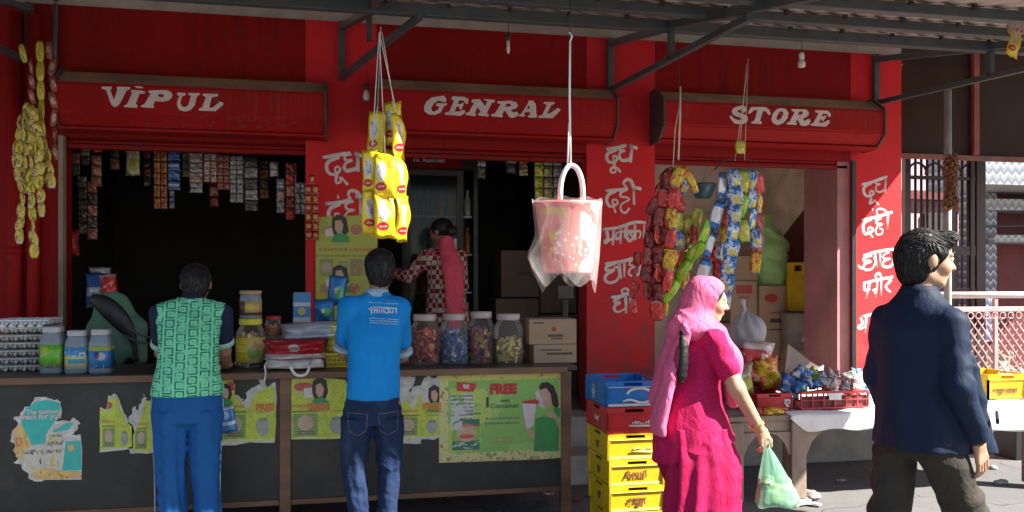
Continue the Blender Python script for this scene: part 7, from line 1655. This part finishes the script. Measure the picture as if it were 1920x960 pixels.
# ------------------------------------------------------------------ goods inside the third opening
YB = 7.35
cA = carton(1424, 618, 1494, 700, YB, 0.34, 'brown carton at the bottom of the pile by the yellow crate', marks=[('r', 0, .5, .2, .02, 'ink')], zfoot=ZF+0.001)
carton(1424, 536, 1497, 617, YB, 0.34, 'brown carton with a red oval mark below the green sack', marks=[('e', -.2, .72, .17, .10, 'ink_red'), ('r', .05, .20, .28, .05, 'ink'), ('r', 0, .38, .22, .015, 'ink_red')], zfoot=at(1450, 618, YB).z+0.003)
cB = carton(1352, 605, 1421, 700, YB+.03, 0.34, 'brown carton at the bottom of the left pile behind the knotted bag', 'card_dark', zfoot=ZF+0.001)
cC = carton(1370, 527, 1420, 604, YB+.03, 0.34, 'brown carton with red print in the middle of the left pile', marks=[('r', 0, .80, .3, .10, 'ink_red'), ('r', 0, .60, .2, .02, 'ink_red')], zfoot=at(1400, 605, YB+.03).z+0.003)
carton(1360, 480, 1420, 524, YB+.05, 0.32, 'small brown carton topmost of the left pile', zfoot=at(1400, 527, YB+.03).z+0.004)
M['green_sack'] = cloth('woven_green_sack', (0.30, 0.52, 0.20), 0.6, 0.12, 7, 0.9)
gs = at(1460, 545, YB+0.05)
def f(q):
    q.cone((.0, .06, .16), (-.02, .02, .42), .185, .165, 0.05, sq=((0, 1, 0), .75)); q.cone((-.02, .02, .42), (-.06, .05, .66), .165, .085, 0.05, sq=((0, 1, 0), .7)); q.cone((-.06, .05, .66), (-.04, .05, .78), .07, .085, 0.03, sq=((0, 1, 0), .5))
    q.cone((.03, .02, .10), (.12, .0, .02), .08, .03, 0.05)
    q.warp(wrinkle(73, 0.017, 17, (.3, .2, 1))); q.plane((0, 0, .0), (0, 0, -1)); q.plane((-.04, 0, .775), (-.15, 0, 1))
sack('green_sack', (-.28, -.20, -.01), (.28, .28, .88), f, M['green_sack'], 'tall green woven sack standing on the cartons', (gs.x-.01, YB+.12, gs.z+0.004), 'sack')
yk = at(1530, 585, 7.05); YKX = 4.39
crate('yellow', 0.26, 0.30, 0.48, (YKX, 7.22, yk.z+0.004), 0.25, 'yellow and red crate standing on its side against the inner wall', [('दूध', 0.05, 0.3, 0.5, 'cr_brown', 'f')], None, None, 'cr_red')
b = MB(); o = empty('steel_drum', (YKX-.06, 7.22, ZF+.001), 'grey steel drum under the yellow crate by the inner wall', 'drum'); hh = yk.z-ZF-.012
b.lathe([(.20, 0), (.21, .01), (.20, .03), (.20, hh*.5), (.21, hh*.52), (.20, hh*.54), (.20, hh-.02), (.212, hh-.01), (.205, hh)], n=28); b.build('shell', mat('grey_drum', (0.20, 0.17, 0.15), 0.5, 0.3, 6, dirt=(.1, .06, .05)), o, True)
b = MB(); b.lathe([(.001, hh+.0005), (.17, hh+.0005), (.17, hh+.006), (.001, hh+.008)], n=24); b.build('lid', M['steel'], o, True)
# blue tub hanging in the dark behind the strips
tb2 = at(1318, 345, 6.9); o = empty('hanging_tub', tb2, 'translucent blue tub hanging in the gap behind the packet strips', 'tub'); b = MB(); b.lathe([(.07, -.13), (.12, -.02), (.125, 0), (.115, 0), (.066, -.12)], n=20); b.build('tub_body', mat('blue_tub', (0.03, 0.09, 0.13), 0.3, 0.2, 5), o, True)
b = MB(); b.tube([(0, 0, 0), (.04, 0, .2), (0, 0, .42)], 0.003, 5); b.build('string', M['string'], o)

# ------------------------------------------------------------------ inside the first opening
YI = 6.75; GI = 'sachet cards hanging under the first shutter'
def cards(x0, x1, y0, y1, keys, label, Y=YI, cols=1, rows=None, seed=1, group=GI):
    s_ = mpp((x0+x1)/2, Y); w = (x1-x0)*s_/cols; n = rows or max(2, round((y1-y0)*s_/(w*1.15))); h = (y1-y0)*s_/n
    return strip([((x0+x1)/2, y0), ((x0+x1)/2+0.5, y1)], Y, keys, w, h, label, 'sachet strip', 'sachet_strip', group, 0.018, cols, 1.0, 0.12, seed=seed)
cards(235, 262, 278, 330, ['cream_green'], 'single cream and green pouch hanging alone', rows=1, seed=1)
cards(288, 313, 280, 392, ['orange_brown'], 'long orange brown sachet strip left of the blue one', cols=2, rows=5, seed=2)
cards(314, 338, 283, 356, ['blue'], 'blue sachet strip beside the long orange brown strip', rows=4, seed=3)
cards(317, 327, 357, 391, ['silver', 'blue'], 'narrow pale strip under the blue sachets', Y=YI+.03, seed=4)
cards(355, 380, 287, 362, ['pink_white', 'silver'], 'pink and white sachet strip with a longer grey tail', rows=4, seed=5)
cards(382, 406, 288, 342, ['pink_white'], 'pink white sachet strip third along the row', cols=2, rows=4, seed=6)
cards(407, 430, 290, 356, ['salmon'], 'salmon sachet strip in the middle of the row', cols=2, rows=5, seed=7)
cards(431, 456, 292, 380, ['silver'], 'silver sachet strip hanging lower than its neighbours', cols=2, rows=5, seed=8)
cards(458, 484, 294, 396, ['dark_foil', 'silver'], 'dark foil strip with a bright silver end', rows=5, seed=9)
cards(505, 522, 303, 332, ['silver'], 'short grey card between the dark foil and the white strip', rows=1, seed=10)
cards(518, 534, 335, 400, ['silver', 'pink_white'], 'narrow white strip near the pillar', rows=3, seed=11)
cards(535, 553, 305, 412, ['red_dark', 'red', 'salmon'], 'red strip hanging lowest near the pillar', rows=5, seed=12)
cards(553, 574, 342, 402, ['silver'], 'white spotted strip just before the red pillar sachets', cols=2, rows=3, seed=13)
cards(571, 598, 347, 450, ['red_gold'], 'red and gold sachet sheet hanging on the first pillar', Y=6.12, cols=2, rows=6, seed=14)
cards(580, 590, 328, 345, ['red_gold'], 'single red and gold sachet above the red sachet sheet', Y=6.12, rows=1, seed=15)
GL = 'dim strips on the left side of the first opening'
cards(130, 150, 285, 330, ['salmon', 'dark_foil'], 'brown packet cluster at the top left of the dark opening', rows=2, seed=16, group=GL)
cards(150, 168, 275, 310, ['silver', 'dark_foil'], 'grey packet cluster beside the brown packets', rows=2, seed=17, group=GL)
cards(145, 163, 330, 440, ['dark_foil'], 'dark foil strip hanging deep on the left', rows=5, seed=18, group=GL)
cards(163, 182, 340, 450, ['salmon', 'dark_foil'], 'reddish strip hanging deepest on the left', rows=5, seed=19, group=GL)
cards(170, 190, 290, 350, ['salmon'], 'reddish packets above the deep left strip', rows=3, seed=20, group=GL)
cards(115, 128, 310, 345, ['red'], 'red packet hanging by the door frame', rows=1, seed=21, group=GL)
cards(172, 192, 270, 286, ['red'], 'small red card tucked under the shutter', rows=1, seed=22, group=GL)
pk_print('red_bag_dim', (0.34, 0.035, 0.04), [('spots', 5, 0.2, (0.45, 0.12, 0.12))])
pack(131, 455, 34, 50, 6.6, 'red_bag_dim', 'red pouch hanging by the door frame above the heap', 0.09, seed=31)
# heap under a pale green cloth
M['cloth_green'] = cloth('pale_green_cover', (0.12, 0.24, 0.16), 0.8, 0.1, 6, 0.7)
hp_ = at(213, 650, 6.15)
def f(q):
    q.cone((-.06, 0, -.02), (-.02, .02, .25), .17, .11, 0.06, sq=((0, 1, 0), .7)); q.cone((-.02, .02, .25), (.11, .02, .10), .11, .09, 0.06, sq=((0, 1, 0), .7)); q.cone((.12, 0, .1), (.17, 0, -.1), .09, .05, 0.04)
    q.warp(wrinkle(71, .006, 20))
sack('draped_heap', (-.34, -.25, -.5), (.34, .25, .52), f, M['cloth_green'], 'heap draped with a pale green cloth behind the egg trays', (hp_.x, 6.18, hp_.z+.02), 'heap')
hb2 = at(245, 640, 5.93); b = MB(); o = empty('black_bag', hb2, 'black curved bag leaning before the green covered heap', 'bag')
b.tube(catmull([(-.26, 0, .30), (-.17, -.02, .26), (-.06, -.03, .15), (.02, -.03, .02), (.04, -.02, -.14)], 5), [.02+.05*sin(pi*min(1, k/16)) for k in range(21)], 12, flat=(Vector((0, 1, 0)), .5)); b.build('body', M['black'], o, True)
b = MB(); b.tube(catmull([(-.08, -.05, .14), (.05, -.05, .06), (.16, -.04, .02)], 5), 0.008, 6); b.tube(catmull([(-.04, -.05, .05), (.06, -.05, .0), (.17, -.04, -.02)], 5), 0.008, 6); b.build('strap', M['steel'], o, True)
pack(180, 545, 36, 66, 6.3, 'blue', 'dark blue pouch standing on the green covered heap', 0.08, seed=41)
pack(205, 540, 30, 52, 6.28, 'red', 'red pouch standing on the green covered heap', 0.08, seed=42, ry=-.1)
pack(188, 512, 40, 22, 6.4, 'silver', 'pale folded pouch lying above the blue pouch', 0.06, seed=43)
# more sachets behind the front row
for i, (x0, x1, y0, y1, ks, lb) in enumerate(((206, 224, 275, 318, ['dark_foil', 'salmon'], 'dark strip behind the gap left of the cream pouch'), (268, 284, 280, 350, ['red_dark', 'dark_foil'], 'dark red strip behind the left of the orange brown strip'), (341, 356, 285, 332, ['cream_green', 'silver'], 'pale strip behind the blue sachets'), (392, 410, 288, 388, ['red_dark', 'salmon'], 'reddish strip behind the middle of the row'), (446, 462, 292, 350, ['blue', 'silver'], 'blue and silver strip behind the silver one'), (486, 503, 300, 372, ['dark_foil', 'orange_brown'], 'dark orange strip in the gap before the short grey card'), (540, 556, 305, 378, ['salmon', 'pink_white'], 'salmon strip behind the lowest red strip'))):
    cards(x0, x1, y0, y1, ks, lb, Y=7.05, seed=80+i)
# ------------------------------------------------------------------ inside the second opening
# lime poster sheet on the first pillar
pp = empty('poster', (at(645, 490, 6.27).x, 6.27, 1.55), 'dim lime poster sheet with four packet pictures on the first pillar', 'poster')
YPp = 6.285
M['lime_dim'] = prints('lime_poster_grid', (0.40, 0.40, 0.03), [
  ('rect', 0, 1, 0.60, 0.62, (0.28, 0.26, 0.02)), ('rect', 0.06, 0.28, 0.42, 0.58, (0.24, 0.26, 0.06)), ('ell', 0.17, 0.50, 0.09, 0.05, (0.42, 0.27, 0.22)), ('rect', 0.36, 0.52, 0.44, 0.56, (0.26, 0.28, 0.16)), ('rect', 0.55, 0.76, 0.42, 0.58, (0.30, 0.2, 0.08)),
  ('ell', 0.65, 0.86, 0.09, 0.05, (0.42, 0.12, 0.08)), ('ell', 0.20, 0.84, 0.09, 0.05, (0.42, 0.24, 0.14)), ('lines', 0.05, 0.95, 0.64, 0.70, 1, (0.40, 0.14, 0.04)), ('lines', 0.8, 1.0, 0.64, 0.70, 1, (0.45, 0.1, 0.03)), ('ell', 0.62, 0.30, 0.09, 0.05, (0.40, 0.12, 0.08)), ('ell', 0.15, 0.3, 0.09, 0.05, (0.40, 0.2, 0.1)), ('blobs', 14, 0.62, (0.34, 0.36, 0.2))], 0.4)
o = sheet('sheet', [[(592,407),(684,403),(690,420),(708,440),(706,600),(592,600)]], YPp, M['lime_dim'], pp); o.location = -pp.location
for gx, gy in ((637, 428), (638, 522)):
    o = pieces('picture', [([(-14,-20),(-2,-26),(12,-20),(17,6),(8,16),(-10,14),(-15,0)], 1), ([(-9,-14),(2,-16),(7,-6),(4,8),(-3,11),(-9,2)], 0), ([(-16,26),(-10,12),(4,8),(18,16),(18,27)], 2), ([(-28,2),(-14,0),(-12,14),(-26,16)], 3)], YPp-.0004, [M['skin_print'], M['hair_print'], M['green_print'], M['pale_print']], pp, (gx, gy, 1)); o.location = -pp.location
# drinks cooler with a glass door
cz = ZF; cl = at(755, 300, 7.25); cr = at(898, 300, 7.25); ck = empty('drinks_cooler', ((cl.x+cr.x)/2, 7.25, cz), 'tall drinks cooler with a glass door and a red lettered header', 'cooler'); w = cr.x-cl.x
zt_ = at(820, 283, 7.25).z-cz
b = MB(); b.box((-w/2, .06, 0), (-w/2+.04, .6, zt_)); b.box((w/2-.04, .06, 0), (w/2, .6, zt_)); b.box((-w/2+.041, .56, 0), (w/2-.041, .6, zt_)); b.box((-w/2+.041, .06, 0), (w/2-.041, .559, .25)); b.box((-w/2+.041, .06, zt_-.16), (w/2-.041, .559, zt_)); b.build('cabinet', M['black'], ck)
b = MB(); b.box((-w/2+.01, 0.0, zt_-.155), (w/2-.15, .055, zt_-.005), .004); hd = b.build('header', M['red_dark'], ck)
put_text('lettering', 'n. kumar', .085, FACE(-.10, -.002, zt_-.075), M['print_white'], hd, .002)
b = MB(); b.box((-w/2+.02, .02, .26), (-w/2+.07, .055, zt_-.17)); b.box((w/2-.20, .02, .26), (w/2-.14, .055, zt_-.17)); b.box((-w/2+.071, .02, .26), (w/2-.201, .055, .31)); b.box((-w/2+.071, .02, zt_-.22), (w/2-.201, .055, zt_-.17)); b.build('door_frame', M['black_grey'], ck)
b = MB(); b.box((w/2-.235, -.01, 1.12), (w/2-.205, .018, 1.45), .006); b.build('handle', M['white_plastic'], ck)
b = MB(); b.box((-w/2+.071, .035, .311), (w/2-.201, .041, zt_-.221)); b.build('door_glass', glass('cooler_glass', (0.02, 0.025, 0.03), 0.25), ck)
b = MB()
for z in (.6, .95, 1.3, 1.65): b.box((-w/2+.05, .10, z), (w/2-.05, .55, z+.015))
b.build('shelves', M['lid_grey'], ck)
bm_ = MB(); bm_.lathe([(.001, 0), (.032, .002), (.034, .02), (.034, .15), (.013, .20), (.013, .235), (.016, .237), (.016, .25), (.001, .251)], n=12); bme = bm_.mesh('bottle'); bme.materials.append(None)
bcol = [mat('cola_bottle', (0.06, 0.02, 0.015), .2, .2, 9), mat('orange_bottle', (0.40, 0.14, 0.02), .25, .2, 9), mat('clear_bottle', (0.35, 0.36, 0.36), .2, .2, 9)]
for zi, z in enumerate((.616, .966, 1.316, 1.666)):
    for k in range(7):
        o = bpy.data.objects.new('bottle', bme); COL.objects.link(o); o.location = (ck.location.x-w/2+.12+k*.082, 7.25+.18, cz+z); o.material_slots[0].link = 'OBJECT'; o.material_slots[0].material = bcol[(zi+k//3) % 3]
        tag(o, 'small drink bottle standing on a shelf of the drinks cooler', 'bottle', 'bottles inside the drinks cooler')
for x0, x1, y0, y1, ks, lb, c_ in ((894, 911, 290, 336, ['silver', 'dark_foil'], 'spotted grey card strip right of the cooler', 1), (948, 968, 288, 325, ['cream_green', 'dark_foil'], 'small cream card strip hanging in the dark', 1), (972, 990, 300, 330, ['salmon', 'cream_green'], 'small reddish card strip beside the cream one', 1), (1000, 1056, 290, 374, ['green_yellow', 'cream_green', 'silver'], 'sheet of green and pale sachets hanging above the white basket', 3)):
    cards(x0, x1, y0, y1, ks, lb, Y=6.7, cols=c_, seed=int(x0), group='sachet cards hanging under the second shutter')
GS = 'dark cartons stacked inside the second opening'
for i, (x0, y0, x1, y1, Y, lb) in enumerate(((930, 560, 1010, 760, 7.3, 'dim brown carton at the bottom right of the cooler'), (1012, 590, 1096, 760, 7.2, 'dim brown carton behind the cartons on the counter'), (940, 470, 1010, 557, 7.35, 'dim brown carton on the pile right of the cooler'), (1014, 500, 1092, 587, 7.25, 'dim brown carton on the pile under the white basket'))):
    carton(x0, y0, x1, y1, Y, .4, lb, 'card_dark', zfoot=ZF+.001 if i < 2 else None, group=GS, marks=[('r', .1, .5, .2, .04, 'ink')])
o = empty('weighing_scale', on(1078, 676, ZC+.001)+V3(0, .28, 0), 'black weighing scale column standing behind the counter cartons', 'scale'); b = MB(); b.box((-.02, -.02, 0), (.02, .02, .42), .004); b.build('column', M['black'], o); b = MB(); b.box((-.06, -.03, .421), (.06, .03, .52), .008); b.build('display', M['black_grey'], o); b = MB(); b.box((-.07, -.08, 0), (-.021, .08, .03), .006); b.build('foot', M['black'], o)

# litter on the street
LT = [('paper scrap lying on the shaded ground before the counter end', (1030, 930), 'paper'), ('torn wrapper lying beside the foot of the crate stack', (1085, 940), 'lid_red'), ('pale scrap of paper under the low table', (1580, 905), 'paper'), ('white paper bit between the green bag and the stone', (1530, 950), 'paper'), ('brown leaf like scrap at the foot of the plinth', (1000, 915), 'card')]
for i, (lb, (px, py), m) in enumerate(LT):
    p = on(px, py, 0); b = MB(); P = [[(0.07*(u/4-.5)+R.uniform(-.006, .006), 0.05*(v/3-.5)+R.uniform(-.006, .006), 0.008+R.uniform(0, .016)) for u in range(5)] for v in range(4)]
    b.grid(P); o = b.build('paper_scrap', M[m]); o.location = (p.x, p.y, 0.002); o.rotation_euler = (0, 0, R.uniform(0, 6)); tag(o, lb, 'scrap', 'paper scraps on the street')
